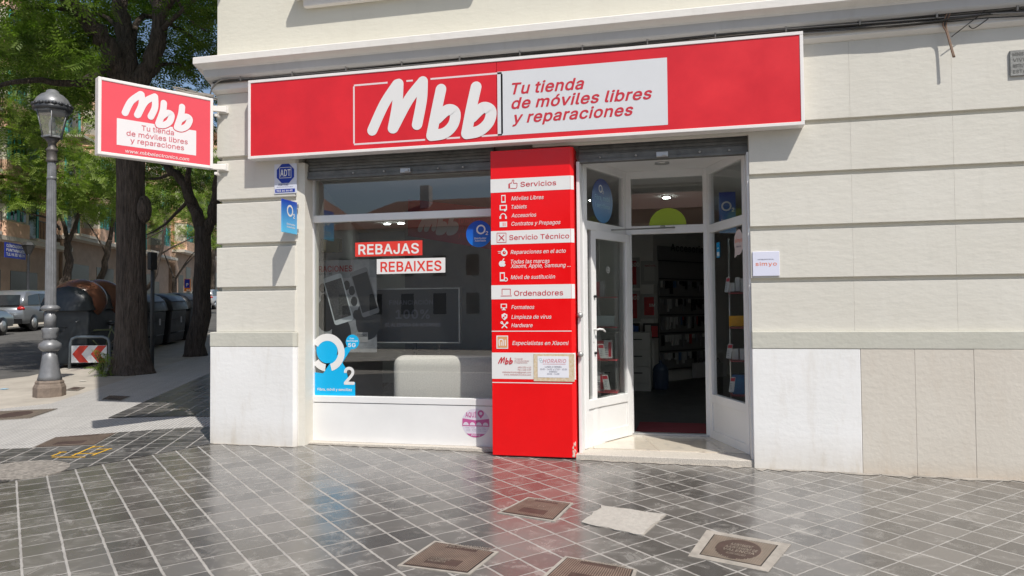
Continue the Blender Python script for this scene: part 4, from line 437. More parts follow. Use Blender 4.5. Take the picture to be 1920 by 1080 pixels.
def plaster(name,c,c2,bump,dirt=0,stain=(.45,.40,.33)):
    M=mat(name,c,.85,col2=c2,vscale=1.1,bump=bump,bscale=26,spec=.25); n=M.node_tree; b=n.nodes['Principled BSDF']
    tc=n.nodes.new('ShaderNodeTexCoord')
    # trowel marks
    ms=n.nodes.new('ShaderNodeTexMusgrave') if hasattr(bpy.types,'ShaderNodeTexMusgrave') else n.nodes.new('ShaderNodeTexNoise')
    ms.inputs['Scale'].default_value=7
    mp=n.nodes.new('ShaderNodeMapping'); mp.inputs['Scale'].default_value=(1,1,3.2); mp.inputs['Rotation'].default_value=(0,.5,0)
    n.links.new(tc.outputs['Object'],mp.inputs[0]); n.links.new(mp.outputs[0],ms.inputs['Vector'])
    b2=n.nodes.new('ShaderNodeBump'); b2.inputs['Strength'].default_value=.10 if dirt else .20; b2.inputs['Distance'].default_value=.012
    n.links.new(ms.outputs[0],b2.inputs['Height'])
    old=b.inputs['Normal'].links[0].from_socket; bn=old.node; n.links.new(b2.outputs[0],bn.inputs['Normal'])
    # fine speckles and streaks
    n2=n.nodes.new('ShaderNodeTexNoise'); n2.inputs['Scale'].default_value=5; n2.inputs['Detail'].default_value=9; n2.inputs['Roughness'].default_value=.7
    mp2=n.nodes.new('ShaderNodeMapping'); mp2.inputs['Scale'].default_value=(1.6,1,.35); n.links.new(tc.outputs['Object'],mp2.inputs[0]); n.links.new(mp2.outputs[0],n2.inputs['Vector'])
    r2=n.nodes.new('ShaderNodeValToRGB'); r2.color_ramp.elements[0].position=.52; r2.color_ramp.elements[1].position=.8
    r2.color_ramp.elements[0].color=(0,0,0,1); r2.color_ramp.elements[1].color=(1,1,1,1); n.links.new(n2.outputs['Fac'],r2.inputs[0])
    mx=n.nodes.new('ShaderNodeMix'); mx.data_type='RGBA'
    src=b.inputs['Base Color'].links[0].from_socket
    fac=r2.outputs[0]
    mul=n.nodes.new('ShaderNodeMath'); mul.operation='MULTIPLY'; mul.inputs[1].default_value=.38; n.links.new(fac,mul.inputs[0]); fac=mul.outputs[0]
    if dirt:
        sx=n.nodes.new('ShaderNodeSeparateXYZ'); n.links.new(tc.outputs['Object'],sx.inputs[0])
        mr=n.nodes.new('ShaderNodeMapRange'); mr.inputs['From Min'].default_value=0; mr.inputs['From Max'].default_value=dirt; mr.inputs['To Min'].default_value=1; mr.inputs['To Max'].default_value=0
        n.links.new(sx.outputs['Z'],mr.inputs[0])
        m3=n.nodes.new('ShaderNodeMath'); m3.operation='MULTIPLY'; n.links.new(mr.outputs[0],m3.inputs[0]); n.links.new(n2.outputs['Fac'],m3.inputs[1])
        m4=n.nodes.new('ShaderNodeMath'); m4.operation='ADD'; m4.use_clamp=True; n.links.new(m3.outputs[0],m4.inputs[0]); n.links.new(fac,m4.inputs[1]); fac=m4.outputs[0]
    n.links.new(fac,mx.inputs['Factor']); n.links.new(src,mx.inputs['A']); mx.inputs['B'].default_value=(*stain,1)
    n.links.new(mx.outputs['Result'],b.inputs['Base Color'])
    return M
wallp=plaster('cream_wall_plaster',(.60,.575,.505),(.655,.632,.565),.12,stain=(.50,.48,.42))
wallup=plaster('smooth_cream_plaster',(.64,.615,.52),(.67,.645,.55),.10,stain=(.56,.53,.45))
band=plaster('grey_green_band_plaster',(.47,.46,.395),(.53,.52,.455),.25,stain=(.38,.37,.31))
wpaint=plaster('white_painted_plaster',(.74,.735,.715),(.80,.795,.78),.15,dirt=.34,stain=(.52,.46,.37))
beige=plaster('beige_rough_plaster',(.56,.515,.445),(.61,.57,.50),.32,dirt=.14,stain=(.50,.42,.33))
trim=plaster('white_cornice_plaster',(.72,.69,.64),(.76,.735,.69),.08,stain=(.58,.54,.48))
trimg=plaster('grey_cornice_plaster',(.50,.49,.47),(.56,.55,.53),.08,stain=(.42,.40,.36))
glass=glass_mat('shop_glass'); lampglass=glass_mat('lamp_glass',(.95,.97,.94),.30)
# ground materials
def tilemat(name,ang,sa,sb,oa,ob,c1,c2,grout,rough,gw=.016,rv=.10,bumpd=.0):
    M=bpy.data.materials.new(name); M.use_nodes=True; n=M.node_tree; b=n.nodes['Principled BSDF']; L=n.links.new
    tc=n.nodes.new('ShaderNodeTexCoord'); mp=n.nodes.new('ShaderNodeMapping'); mp.vector_type='TEXTURE'
    mp.inputs['Rotation'].default_value=(0,0,ang); mp.inputs['Location'].default_value=(oa,ob,0); L(tc.outputs['Object'],mp.inputs[0])
    sx=n.nodes.new('ShaderNodeSeparateXYZ'); L(mp.outputs[0],sx.inputs[0])
    def cell(sock,s,w):
        d=n.nodes.new('ShaderNodeMath'); d.operation='DIVIDE'; d.inputs[1].default_value=s; L(sock,d.inputs[0])
        fl=n.nodes.new('ShaderNodeMath'); fl.operation='FLOOR'; L(d.outputs[0],fl.inputs[0])
        fr=n.nodes.new('ShaderNodeMath'); fr.operation='FRACT'; L(d.outputs[0],fr.inputs[0])
        a=n.nodes.new('ShaderNodeMath'); a.operation='SUBTRACT'; a.inputs[1].default_value=.5; L(fr.outputs[0],a.inputs[0])
        ab=n.nodes.new('ShaderNodeMath'); ab.operation='ABSOLUTE'; L(a.outputs[0],ab.inputs[0])
        mr=n.nodes.new('ShaderNodeMapRange'); mr.interpolation_type='SMOOTHSTEP'; mr.inputs['From Min'].default_value=.5-w/s/2-.012; mr.inputs['From Max'].default_value=.5-w/s/2+.006; L(ab.outputs[0],mr.inputs[0])
        return fl.outputs[0],mr.outputs[0]
    # wobble the joints a little
    nw=n.nodes.new('ShaderNodeTexNoise'); nw.inputs['Scale'].default_value=14; nw.inputs['Detail'].default_value=4; L(tc.outputs['Object'],nw.inputs['Vector'])
    wb=n.nodes.new('ShaderNodeMath'); wb.operation='MULTIPLY_ADD'; wb.inputs[1].default_value=.012; wb.inputs[2].default_value=-.006; L(nw.outputs['Fac'],wb.inputs[0])
    ax=n.nodes.new('ShaderNodeMath'); ax.operation='ADD'; L(sx.outputs['X'],ax.inputs[0]); L(wb.outputs[0],ax.inputs[1])
    ay=n.nodes.new('ShaderNodeMath'); ay.operation='ADD'; L(sx.outputs['Y'],ay.inputs[0]); L(wb.outputs[0],ay.inputs[1])
    fx,gx=cell(ax.outputs[0],sb,gw*.62); fy,gy=cell(ay.outputs[0],sa,gw)
    gm=n.nodes.new('ShaderNodeMath'); gm.operation='MAXIMUM'; L(gx,gm.inputs[0]); L(gy,gm.inputs[1])
    cb=n.nodes.new('ShaderNodeCombineXYZ'); L(fx,cb.inputs[0]); L(fy,cb.inputs[1])
    wn=n.nodes.new('ShaderNodeTexWhiteNoise'); L(cb.outputs[0],wn.inputs['Vector'])
    rp=n.nodes.new('ShaderNodeValToRGB'); rp.color_ramp.elements[0].color=(*c1,1); rp.color_ramp.elements[1].color=(*c2,1); L(wn.outputs['Value'],rp.inputs[0])
    no=n.nodes.new('ShaderNodeTexNoise'); no.inputs['Scale'].default_value=6; no.inputs['Detail'].default_value=8; no.inputs['Roughness'].default_value=.68; no.inputs['Distortion'].default_value=.6; L(tc.outputs['Object'],no.inputs['Vector'])
    dr=n.nodes.new('ShaderNodeValToRGB'); dr.color_ramp.elements[0].position=.50; dr.color_ramp.elements[1].position=.74; dr.color_ramp.elements[0].color=(0,0,0,1); dr.color_ramp.elements[1].color=(.62,.62,.62,1); L(no.outputs['Fac'],dr.inputs[0])
    m1=n.nodes.new('ShaderNodeMix'); m1.data_type='RGBA'; L(dr.outputs[0],m1.inputs['Factor']); L(rp.outputs[0],m1.inputs['A']); m1.inputs['B'].default_value=(.34,.325,.30,1)
    # small pale spots (gum)
    vo=n.nodes.new('ShaderNodeTexVoronoi'); vo.inputs['Scale'].default_value=2.6; L(tc.outputs['Object'],vo.inputs['Vector'])
    vr=n.nodes.new('ShaderNodeMapRange'); vr.inputs['From Min'].default_value=.03; vr.inputs['From Max'].default_value=.055; vr.inputs['To Min'].default_value=.55; vr.inputs['To Max'].default_value=0; L(vo.outputs['Distance'],vr.inputs[0])
    m2=n.nodes.new('ShaderNodeMix'); m2.data_type='RGBA'; L(vr.outputs[0],m2.inputs['Factor']); L(m1.outputs['Result'],m2.inputs['A']); m2.inputs['B'].default_value=(.33,.31,.28,1)
    gcol=n.nodes.new('ShaderNodeValToRGB'); gcol.color_ramp.elements[0].color=(*[g*.72 for g in grout],1); gcol.color_ramp.elements[1].color=(*grout,1); gcol.color_ramp.elements[0].position=.35; gcol.color_ramp.elements[1].position=.6; L(no.outputs['Fac'],gcol.inputs[0])
    m3=n.nodes.new('ShaderNodeMix'); m3.data_type='RGBA'; L(gm.outputs[0],m3.inputs['Factor']); L(m2.outputs['Result'],m3.inputs['A']); L(gcol.outputs[0],m3.inputs['B']); L(m3.outputs['Result'],b.inputs['Base Color'])
    rr=n.nodes.new('ShaderNodeMapRange'); rr.inputs['From Min'].default_value=.3; rr.inputs['From Max'].default_value=.7; rr.inputs['To Min'].default_value=max(.04,rough-rv); rr.inputs['To Max'].default_value=rough+rv; L(no.outputs['Fac'],rr.inputs[0])
    rm=n.nodes.new('ShaderNodeMath'); rm.operation='MULTIPLY_ADD'; L(gm.outputs[0],rm.inputs[0]); rm.inputs[1].default_value=.4; L(rr.outputs[0],rm.inputs[2]); L(rm.outputs[0],b.inputs['Roughness'])
    # each tile sits at a slightly different tilt, joints lower
    wn2=n.nodes.new('ShaderNodeTexWhiteNoise'); L(cb.outputs[0],wn2.inputs['Vector'])
    ge=n.nodes.new('ShaderNodeVectorMath'); ge.operation='MULTIPLY_ADD'; L(wn2.outputs['Color'],ge.inputs[0]); ge.inputs[1].default_value=(.012,.012,0); ge.inputs[2].default_value=(-.006,-.006,0)
    gmn=n.nodes.new('ShaderNodeNewGeometry'); va=n.nodes.new('ShaderNodeVectorMath'); va.operation='ADD'; L(gmn.outputs['Normal'],va.inputs[0]); L(ge.outputs[0],va.inputs[1])
    vn=n.nodes.new('ShaderNodeVectorMath'); vn.operation='NORMALIZE'; L(va.outputs[0],vn.inputs[0])
    bp=n.nodes.new('ShaderNodeBump'); bp.inputs['Strength'].default_value=.5; bp.inputs['Distance'].default_value=.004; bp.invert=True; L(gm.outputs[0],bp.inputs['Height']); L(vn.outputs[0],bp.inputs['Normal'])
    bq=n.nodes.new('ShaderNodeBump'); bq.inputs['Strength'].default_value=.12; bq.inputs['Distance'].default_value=.004; L(no.outputs['Fac'],bq.inputs['Height']); L(bp.outputs[0],bq.inputs['Normal'])
    L(bq.outputs[0],b.inputs['Normal']); b.inputs['Specular IOR Level'].default_value=.95
    MATS[name]=M; return M
TH=2.40290258; SP=.2307; OA=-.1045
# n-coordinate of line 0 (world, camera at y=-7.2): n.(x,y+7.2)=OA
nA=np.array([-math.sin(TH),math.cos(TH)]); offn=OA-nA@np.array([0,DD])
dirA=np.array([math.cos(TH),math.sin(TH)])
o_xy=nA*offn+dirA*(.6235-dirA@np.array([0,DD]))
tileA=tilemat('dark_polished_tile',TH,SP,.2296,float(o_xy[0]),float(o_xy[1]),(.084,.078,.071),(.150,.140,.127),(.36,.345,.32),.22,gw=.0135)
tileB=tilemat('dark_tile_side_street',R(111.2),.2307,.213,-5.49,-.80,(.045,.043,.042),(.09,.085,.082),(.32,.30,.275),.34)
ribbed=tilemat('pale_ribbed_paving',R(111.2),.045,.9,-5.5,-.8,(.40,.385,.365),(.46,.445,.42),(.27,.26,.24),.7,gw=.012)
conc=mat('pale_concrete',(.40,.365,.315),.85,var=.16,vscale=2.2,bump=.3,bscale=40,spec=.2)  # plain pale concrete, one base tone with random variation
asph=mat('asphalt',(.10,.097,.092),.85,var=.25,vscale=1.5,bump=.5,bscale=90,spec=.3)
# ================================================================== SETTING
def gsheet(name,poly,h,M,z=None):
    mb=MB(); n=len(poly); A=sum(poly[i][0]*poly[(i+1)%n][1]-poly[(i+1)%n][0]*poly[i][1] for i in range(n))
    if A<0: poly=poly[::-1]
    mb.add([(x,y,gz(x,y)+h) for x,y in poly],[tuple(range(n))]); o=mb.build(name,M); tag(o,kind='structure'); return o
def sd(s,t): return (-.36*s-.93*t, .93*s-.36*t)
gsheet('ground',[(-160,-160),(160,-160),(160,160),(-160,160)],-.6,mat('city_ground',(.16,.15,.13),.9,var=.1))
gsheet('road',[sd(-60,9.9),sd(-60,20.2),sd(150,20.2),sd(150,9.9)],-.012,asph)
gsheet('front_road',[(-60,-15),(60,-15),(60,-27),(-60,-27)],-.012,asph)
gsheet('pavement',[(-60,-14.6),(40,-14.6),(40,.28),(-5.05,.28),sd(150,4.5),sd(150,10.0),sd(9,10.0),sd(7,11.5),sd(-2,16),(-60,-2)],-.004,conc)
gsheet('far_pavement',[sd(-60,20.2),sd(150,20.2),sd(150,60),sd(-60,60)],0.0,conc)
CORN=(-5.05,-.06)
mit=np.array([.42,.907]); 
P0=(CORN[0]-mit[0]*12,CORN[1]-mit[1]*12)
gsheet('tile_pavement',[(-5.02,.3),P0,(P0[0]+2,-14),(30,-14),(30,.3)],.004,tileA)
gsheet('ribbed_pavement',[(-5.0,.1),(P0[0]+3.2,P0[1]+7),(-9.5,-4.2),(-10.2,.3),sd(5.2,7.9),sd(60,7.9),sd(60,4.5),sd(2.3,4.5)],.0,ribbed)
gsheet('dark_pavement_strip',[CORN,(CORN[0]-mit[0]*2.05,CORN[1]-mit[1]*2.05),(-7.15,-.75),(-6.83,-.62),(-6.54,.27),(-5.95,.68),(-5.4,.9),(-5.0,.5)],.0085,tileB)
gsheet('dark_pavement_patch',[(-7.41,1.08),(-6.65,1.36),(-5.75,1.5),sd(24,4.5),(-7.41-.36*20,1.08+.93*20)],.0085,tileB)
# ================================================================== CORNER BUILDING
bld=thing('corner_building','cream rendered corner building with horizontal grooves, white cornice and the open phone shop','building',(0,0,0))
ZL=[1.242,1.731,2.21,2.694,3.166]; GR=.045
def courses(x0,x1,joints,y0,y1,zt,mb,skip=None):
    xs=[x0]+joints+[x1]
    lv=ZL+[zt]
    for i in range(5):
        a=lv[i] if i else lv[0]; b=lv[i+1]-GR if i<4 else zt
        for j in range(len(xs)-1):
            mb.box(xs[j]+(.0003 if j else 0),xs[j+1]-(.0003 if j<len(xs)-2 else 0),y0,y1,a+(.0 if i==0 else 0.0),b)
# right wall
mb=MB(); courses(.545,9,[1.42,2.25,3.9],0,.06,3.86,mb)
mb.box(.545,9,.04,.34,1.242,3.86)
mb.build('rusticated_wall',wallp,bld,bevel=.0015)
# left pier (side face follows the side street)
mb=MB()
def pier(y_in,xa,z0,z1): mb.prism([(-5.05+y_in*.2,y_in),(xa,y_in),(xa+.02,.25),(-5.05-.36*.3,.28)],z0,z1)
lv=ZL+[3.86]
for i in range(5):
    a=lv[i]; b=lv[i+1]-GR if i<4 else 3.86
    mb.prism([(-5.05,0),(-4.10,0),(-4.08,.04),(-4.08,.36),(-5.19,.36)],a,b)
    if i<4: mb.prism([(-5.012,.042),(-4.12,.042),(-4.09,.05),(-4.09,.35),(-5.15,.35)],b-.01,lv[i+1]+.01)
mb.build('rusticated_pier',wallp,bld,bevel=.006)
mb=MB(); mb.prism([(-4.10,.018),(-4.012,.05),(-4.012,.36),(-4.078,.359)],.02,3.06); mb.build('shop_front_reveal',wallp,bld,bevel=.004)
# plinth bands and panels
mb=MB(); mb.box(.54,9,-.042,.05,1.085,1.242); mb.build('plinth_band',band,bld,bevel=.008,seg=3); mb=MB(); mb.prism([(-5.10,-.045),(-4.10,-.045),(-4.075,-.01),(-4.075,.2),(-5.2,.2)],1.085,1.242); mb.build('plinth_band',band,bld,bevel=.008,seg=3)
mb=MB(); mb.prism([(-5.096,-.042),(-4.10,-.042),(-4.078,.0),(-4.078,.36),(-5.25,.36)],-.05,1.085); mb.build('painted_plinth',wpaint,bld,bevel=.006); mb=MB(); mb.box(.54,1.455,-.038,.3,-.1,1.085); mb.build('painted_plinth',wpaint,bld,bevel=.006)
mb=MB(); xs=[1.456,1.893,2.354,2.83,3.4,4.2,5,6,7,9]
for a,b in zip(xs,xs[1:]): mb=MB(); mb.box(a+.0008,b-.0008,-.038-.002*((int(a*10))%2),.3,-.1,1.085); mb.build('plinth_panel',beige,bld,bevel=.0015)
# lintel, upper wall, sides
mb=MB(); mb.box(-4.20,-1.5,.004,.05,3.115,3.86); mb.box(-1.5,.60,.004,.05,3.065,3.86); mb.box(-4.12,.56,.20,.30,2.96,3.86)
mb.build('lintel',wallp,bld)
mb=MB(); sw=lambda d:( -5.05-.36*d,.93*d)
mb.prism([(-5.05,0),(9,0),(9,40),sw(43)],3.86,20.0)
mb.build('upper_wall',wallup,bld)
mb=MB(); a=sw(.36);b=sw(43); mb.prism([a,(a[0]+.35,a[1]),(b[0]+.35,b[1]),b],-.1,3.86); mb.build('side_wall',wallp,bld)
mb=MB(); mb.prism([(-6.1,-.5),(-4.72,-.5),(-4.72,.0),(-6.1,.0)],5.5,18.5); mb.build('corner_shadow_slab',wallup,bld,bevel=.02)  # unseen slab above the frame, shaped to cast the corner shadow on the pavement
# cornice running round the corner
def cornice(prof,name,M):
    mb=MB(); vs=[];fs=[]
    path=[lambda p:(9,-p),lambda p:(-5.05-p*.70,-p),lambda p:(-5.05-.36*43-p*.93,.93*43-p*.36)]
    path=[lambda p:(9.0,-p),lambda p:(-5.05-p*.72,-p),lambda p:(-5.05-.36*20-p*.93,.93*20-p*.36)]
    k=len(prof)
    for q in path:
        for p,z in prof: x,y=q(p); vs.append((x,y,z))
    for j in range(2):
        for i in range(k-1): fs.append((j*k+i,j*k+i+1,(j+1)*k+i+1,(j+1)*k+i))
    mb.add(vs,fs); return mb.build(name,M,bld)
cornice([(0,4.235),(.205,4.222),(.212,4.215),(.212,4.150),(.20,4.142),(.135,4.118),(.125,4.10)],'cornice_cap',trim)
cornice([(.124,4.112),(.122,4.095),(.118,4.03),(.108,4.015),(.085,4.0),(.0,3.985)],'cornice_cove',trimg)
cornice([(0,3.972),(.048,3.968),(.055,3.96),(.055,3.895),(.045,3.885),(.02,3.868),(0,3.862)],'cornice_moulding',trim)
# window sill on the floor above
mb=MB(); mb.box(-3.97,-2.11,-.075,.0,4.70,4.80); mb.box(-4.08,-2.0,-.15,0,4.80,4.88); mb.build('upper_window_sill',trim,bld,bevel=.02,seg=3)
# stone sills
mb=MB(); granite=mat('speckled_granite',(.50,.46,.40),.6,var=.35,vscale=140,bump=.1)
mb.box(-4.075,-1.93,.14,.34,-.05,.056); mb.build('stone_sill',granite,bld,bevel=.006); mb=MB(); mb.box(-1.10,.545,-.012,.34,-.08,.062); mb.build('stone_sill',granite,bld,bevel=.006)
# interior shell
intw=mat('shop_interior_paint',(.66,.64,.61),.7,var=.05); intf=mat('shop_floor_tile',(.06,.06,.062),.4,spec=.3,var=.2,vscale=4,rvar=.08)
mb=MB(); mb.prism([(-4.0,.34),(-1.12,.34),(-.74,1.19),(.24,1.19),(.58,.34),(2.2,.34),(2.2,11),(-7.0,11)],.03,.08); mb.build('shop_floor',intf,bld)
mb=MB(); mb.prism([(-4.4,.31),(2.3,.31),(2.3,11),(-7.4,11)],3.0,3.06); mb.build('shop_ceiling',mat('ceiling_panels',(.68,.67,.65),.8),bld)
mb=MB(); mb.box(2.2,2.3,.34,11,.03,3.0); mb.box(-7.4,-.64,6.35,6.5,.08,3.0); mb.obox((-.75,6.5),(-.75,7.0),.1,.08,3.0); mb.obox((-.78,6.98),(1.1,9.60),.1,.08,3.0); mb.obox((-4.12,.36),(-6.4,6.4),.1,.03,3.0)
mb.box(1.26,2.2,9.2,9.3,.08,3.0); mb.build('shop_partition',intw,bld)
# shop window frame
wf=MB(); X0,X1=-4.008,-1.90; Y0,Y1=.225,.30
zb,zp,zg0,zt0,zt1,zg1=.056,.47,.545,2.43,2.508,2.905
wf.box(X0-.03,X0,Y0,Y1,zb,2.99); wf.box(X1-.03,X1,Y0,Y1,zb,2.99)
wf.box(X0,X1-.03,Y0+.002,Y1,zt0,zt1); wf.box(X0,X1-.03,Y0+.002,Y1,zg1,2.99); wf.box(X0,X1-.03,Y0+.002,Y1,zp+.006,zg0); wf.box(X0,X1-.03,Y0+.008,Y1-.002,zb,zp)
wfo=wf.build('shop_window_frame',white,bld,bevel=.004)
PGw=wallpl(.264)
for z_a,z_b in ((zg0,zt0),(zt1,zg1)):
    g=MB(); g.rect(PGw,X0,X1-.03,z_a,z_b,0); g.build('window_pane',glass,wfo)
# roller shutter housings
slat=mat('dusty_shutter_metal',(.17,.17,.16),.5,.5,var=.25,vscale=9)
for x0,x1,zlow in ((-4.01,-1.93,2.885),(-1.06,.56,2.905)):
    s_=MB(); z=3.06
    s_.box(x0,x1,.13,.19,zlow+.075,3.24)
    for k in range(8): s_.box(x0,x1,.118,.135,3.20-.032*(k+1)+.003,3.20-.032*k) if 3.20-.032*(k+1)>zlow+.08 else None
    s_.box(x0,x1,.105,.16,zlow+.03,zlow+.082); s_.box(x0,x1,.095,.17,zlow,zlow+.03)
    so_=s_.build('roller_shutter',slat,bld,bevel=.003)
    c=(x0+x1)/2+.1 if x0<-3 else -.245
    l=MB(); l.box(c-.055,c+.055,.062,.10,zlow+.012,zlow+.06); l.box(c+.0,c+.04,.045,.062,zlow+.02,zlow+.05); l.build('shutter_lock',alu,so_,bevel=.004)
    for dx in (-.6,-.25,.35,.62):
        l=MB(); l.ell((c+dx,.095,zlow+.045),(.012,.014,.012),10,6); l.build('rivet',steel,so_)
# ---------------------------------------------------------------- entrance porch
pa,pb=np.array([-1.062,.255]),np.array([-.705,1.175])
qa,qb=np.array([.548,.255]),np.array([.205,1.175])
FZ=.066
porch=MB(); porch.prism([(-1.1,.30),(.55,.30),tuple(qb+(.03,.05)),tuple(pb+(-.03,.05))],.02,FZ+.006)
marble=tilemat('beige_marble_tile',.25,.62,.62,-.3,.2,(.60,.53,.43),(.66,.60,.50),(.34,.28,.22),.18,gw=.005,rv=.05)
porch.build('porch_floor',marble,bld)
pc=MB(); pc.prism([tuple(pa),tuple(qa),tuple(qb),tuple(pb)],2.985,3.0); pco=pc.build('porch_ceiling',white,bld)
pl_c=MB(); pl_c.lathe((-.27,.72,2.972),[(.075,0),(.075,.012),(.05,.014)],24); pl_c.build('recessed_lamp',alu,pco)
def glazed(p0,p1,segs,name,solid=()):      # a framed glazed wall between two plan points, segs = [(u0,u1,z0,z1,kind)]
    d=(p1-p0); L=np.linalg.norm(d); d=d/L; P=Pl((p0[0],p0[1],0),(d[0],d[1],0),(0,0,1)); return P,L
def frame_rect(mb,P,a0,a1,b0,b1,w,h0,h1,wb=None,wt=None):
    wb=wb or w; wt=wt or w
    mb.pprism(P,[(a0,b0),(a0+w,b0),(a0+w,b1),(a0,b1)],h0,h1); mb.pprism(P,[(a1-w,b0),(a1,b0),(a1,b1),(a1-w,b1)],h0,h1)
    mb.pprism(P,[(a0+w,b0),(a1-w,b0),(a1-w,b0+wb),(a0+w,b0+wb)],h0+.001,h1-.001); mb.pprism(P,[(a0+w,b1-wt),(a1-w,b1-wt),(a1-w,b1),(a0+w,b1)],h0+.001,h1-.001)
def panewall(p0,p1,name,flip=1,lab=None):
    P,L=glazed(p0,p1,None,name)
    mb=MB(); frame_rect(mb,P,0,L,FZ,2.985,.075,-.03,.03,wb=.09,wt=.08)
    mb.pprism(P,[(.075,2.27),(L-.075,2.27),(L-.075,2.36),(.075,2.36)],-.028,.028)
    mb.pprism(P,[(.075,.45),(L-.075,.45),(L-.075,.54),(.075,.54)],-.028,.028)
    mb.pprism(P,[(.075,.15),(L-.075,.15),(L-.075,.45),(.075,.45)],-.014,.014)
    o=mb.build(name,white,bld,bevel=.004)
    for z0,z1 in ((.54,2.27),(2.36,2.905)):
        g=MB(); g.rect(P,.075,L-.075,z0,z1,0); g.build('side_pane',glass,o)
    return P,L
PLl,LL=panewall(pa,pb,'porch_side_frame')
PLr,LR=panewall(qb,qa,'porch_side_frame')
# back frame
mb=MB(); xa,xb=pb[0],qb[0]; y=1.15
mb.box(xa,xa+.075,y,y+.07,FZ,2.985); mb.box(xb-.06,xb,y,y+.07,FZ,2.985); mb.box(xa+.075,xb-.06,y+.001,y+.069,2.905,2.985); mb.box(xa+.075,xb-.06,y+.001,y+.069,2.285,2.375)
bf=mb.build('entrance_frame',white,bld,bevel=.004)
g=MB(); g.rect(wallpl(y+.03),xa+.075,xb-.06,2.375,2.905,0); g.build('transom_pane',glass,bf)
mb=MB(); mb.box(xa+.04,xb-.03,y-.01,y+.08,FZ+.004,FZ+.03); mb.build('threshold',alu,bf,bevel=.004)
# door leaf, open outwards
h0=np.array([xa+.045,1.12]); h1=h0+np.array([-.335,-.675])/np.linalg.norm([.335,.675])*.77
P,L=glazed(h1,h0,None,'door')
mb=MB(); Z0,Z1=FZ+.012,2.275
frame_rect(mb,P,0,L,Z0,Z1,.085,-.022,.022,wb=.12,wt=.085)
mb.pprism(P,[(.085,.45),(L-.085,.45),(L-.085,.54),(.085,.54)],-.02,.02)
mb.pprism(P,[(.085,Z0+.12),(L-.085,Z0+.12),(L-.085,.45),(.085,.45)],-.008,.008)
leaf=mb.build('door_leaf',white,bld,bevel=.004)
g=MB(); g.rect(P,.085,L-.085,.54,Z1-.085,0); g.build('door_pane',glass,leaf)
hd=MB(); hz=1.23
hd.pprism(P,[(.015,hz-.11),(.04,hz-.11),(.04,hz+.11),(.015,hz+.11)],.022,.028)
hd.tube([P.at(.028,hz+.02,.022),P.at(.028,hz+.02,.07),P.at(.05,hz+.025,.078),P.at(.11,hz+.02,.08),P.at(.155,hz-.005,.08)],[.010,.010,.011,.010,.008],10)
hd.build('door_handle',mat('white_handle',(.75,.75,.73),.3),leaf,bevel=.002)
for z in (hz-.22,hz+.36):
    k=MB(); k.tube([P.at(.045,z,.018),P.at(.045,z,.04)],.014,12); k.build('lock_cylinder',blackm,leaf)
k=MB(); k.tube([P.at(.22,Z1+.0,.0),P.at(.42,Z1+.03,-.01),(xa+.55,1.13,2.345)],.008,8); k.ell((xa+.42,1.12,2.36),(.03,.02,.012)); k.build('door_closer_arm',steel,leaf)
# side jamb left of the porch
mb=MB(); mb.box(-1.075,-1.045,.05,.254,.062,2.91); mb.build('porch_jamb',white,bld,bevel=.003)
for z in (1.02,1.40): mb=MB(); mb.ell((-1.05,.03,z),(.03,.03,.03)); mb.build('jamb_lock',steel,bld)
# right jamb with a broken edge piece
mb=MB(); mb.box(.525,.545,.03,.256,.062,2.91); mb.build('porch_jamb',white,bld,bevel=.003)
# ================================================================== SIGNS ON THE FACADE
# long fascia sign
fs=thing('fascia_sign','long red box sign over the shop front with Mbb lettering and white slogan panel','sign',(-1.78,-.15,3.1))
SX0,SX1,SZ0,SZ1=-4.572,1.016,3.09,3.935
mb=MB(); w=.03
mb.box(SX0,SX1,-.15,-.003,SZ0,SZ0+w); mb.box(SX0,SX1,-.15,-.003,SZ1-w,SZ1); mb.box(SX0,SX0+w,-.149,-.003,SZ0+w,SZ1-w); mb.box(SX1-w,SX1,-.149,-.003,SZ0+w,SZ1-w)
mb.build('sign_frame',signframe,fs,bevel=.003)
mb=MB(); mb.box(SX0+w,-1.828,-.143,-.01,SZ0+w,SZ1-w); mb.box(-1.824,SX1-w,-.143,-.01,SZ0+w,SZ1-w); mb.build('sign_face',signred,fs)
P=wallpl(-.143)
def z3(x,y): return P.uv(460+x/3.692,60+y/3.692)
mb=MB(); mbb(mb,P,z3,.112,.0025); mb.build('logo_lettering',vwhite,fs)
mb=MB(); f=z3
def seg(a,b,w_=.018): 
    A=f(*a);B=f(*b); d=(B-A)/np.linalg.norm(B-A); n=np.array([-d[1],d[0]])*w_/2; mb.sheet(P,[tuple(A-n),tuple(B-n),tuple(B+n),tuple(A+n)],.0012)
xl,xr=f(752,500)[0],f(1776,500)[0]; zt=(f(745,365)[1]+f(1775,290)[1])/2; zb_=(f(755,775)[1]+f(1780,715)[1])/2
pinkv=mat('pale_pink_vinyl',(.76,.62,.62),.4)
def seg2(x0,x1,z): mb=MB(); mb.rect(P,x0,x1,z-.009,z+.009,.0012); mb.build('outline_bar',pinkv,fs)
seg2(xl,f(985,350)[0],zt); seg2(f(1115,340)[0],f(1160,336)[0],zt); seg2(f(1282,325)[0],xr,zt)
seg2(xl,f(1245,748)[0],zb_); seg2(f(1393,740)[0],f(1486,735)[0],zb_); seg2(f(1636,722)[0],xr,zb_)
for x_ in (xl,xr): mb=MB(); mb.rect(P,x_-.009,x_+.009,zb_+.0095,zt-.0095,.0012); mb.build('outline_bar',pinkv,fs)
a=P.uv(946,134); b=P.uv(1251,107.4); c=P.uv(946.6,253.4); d=P.uv(1252,234.3)
mb=MB(); mb.rect(P,-1.818,(b[0]+d[0])/2,(c[1]+d[1])/2,(a[1]+b[1])/2,.0012); mb.build('slogan_panel',mat('cool_white_vinyl',(.66,.67,.68),.4,var=.02),fs)
mb=MB()
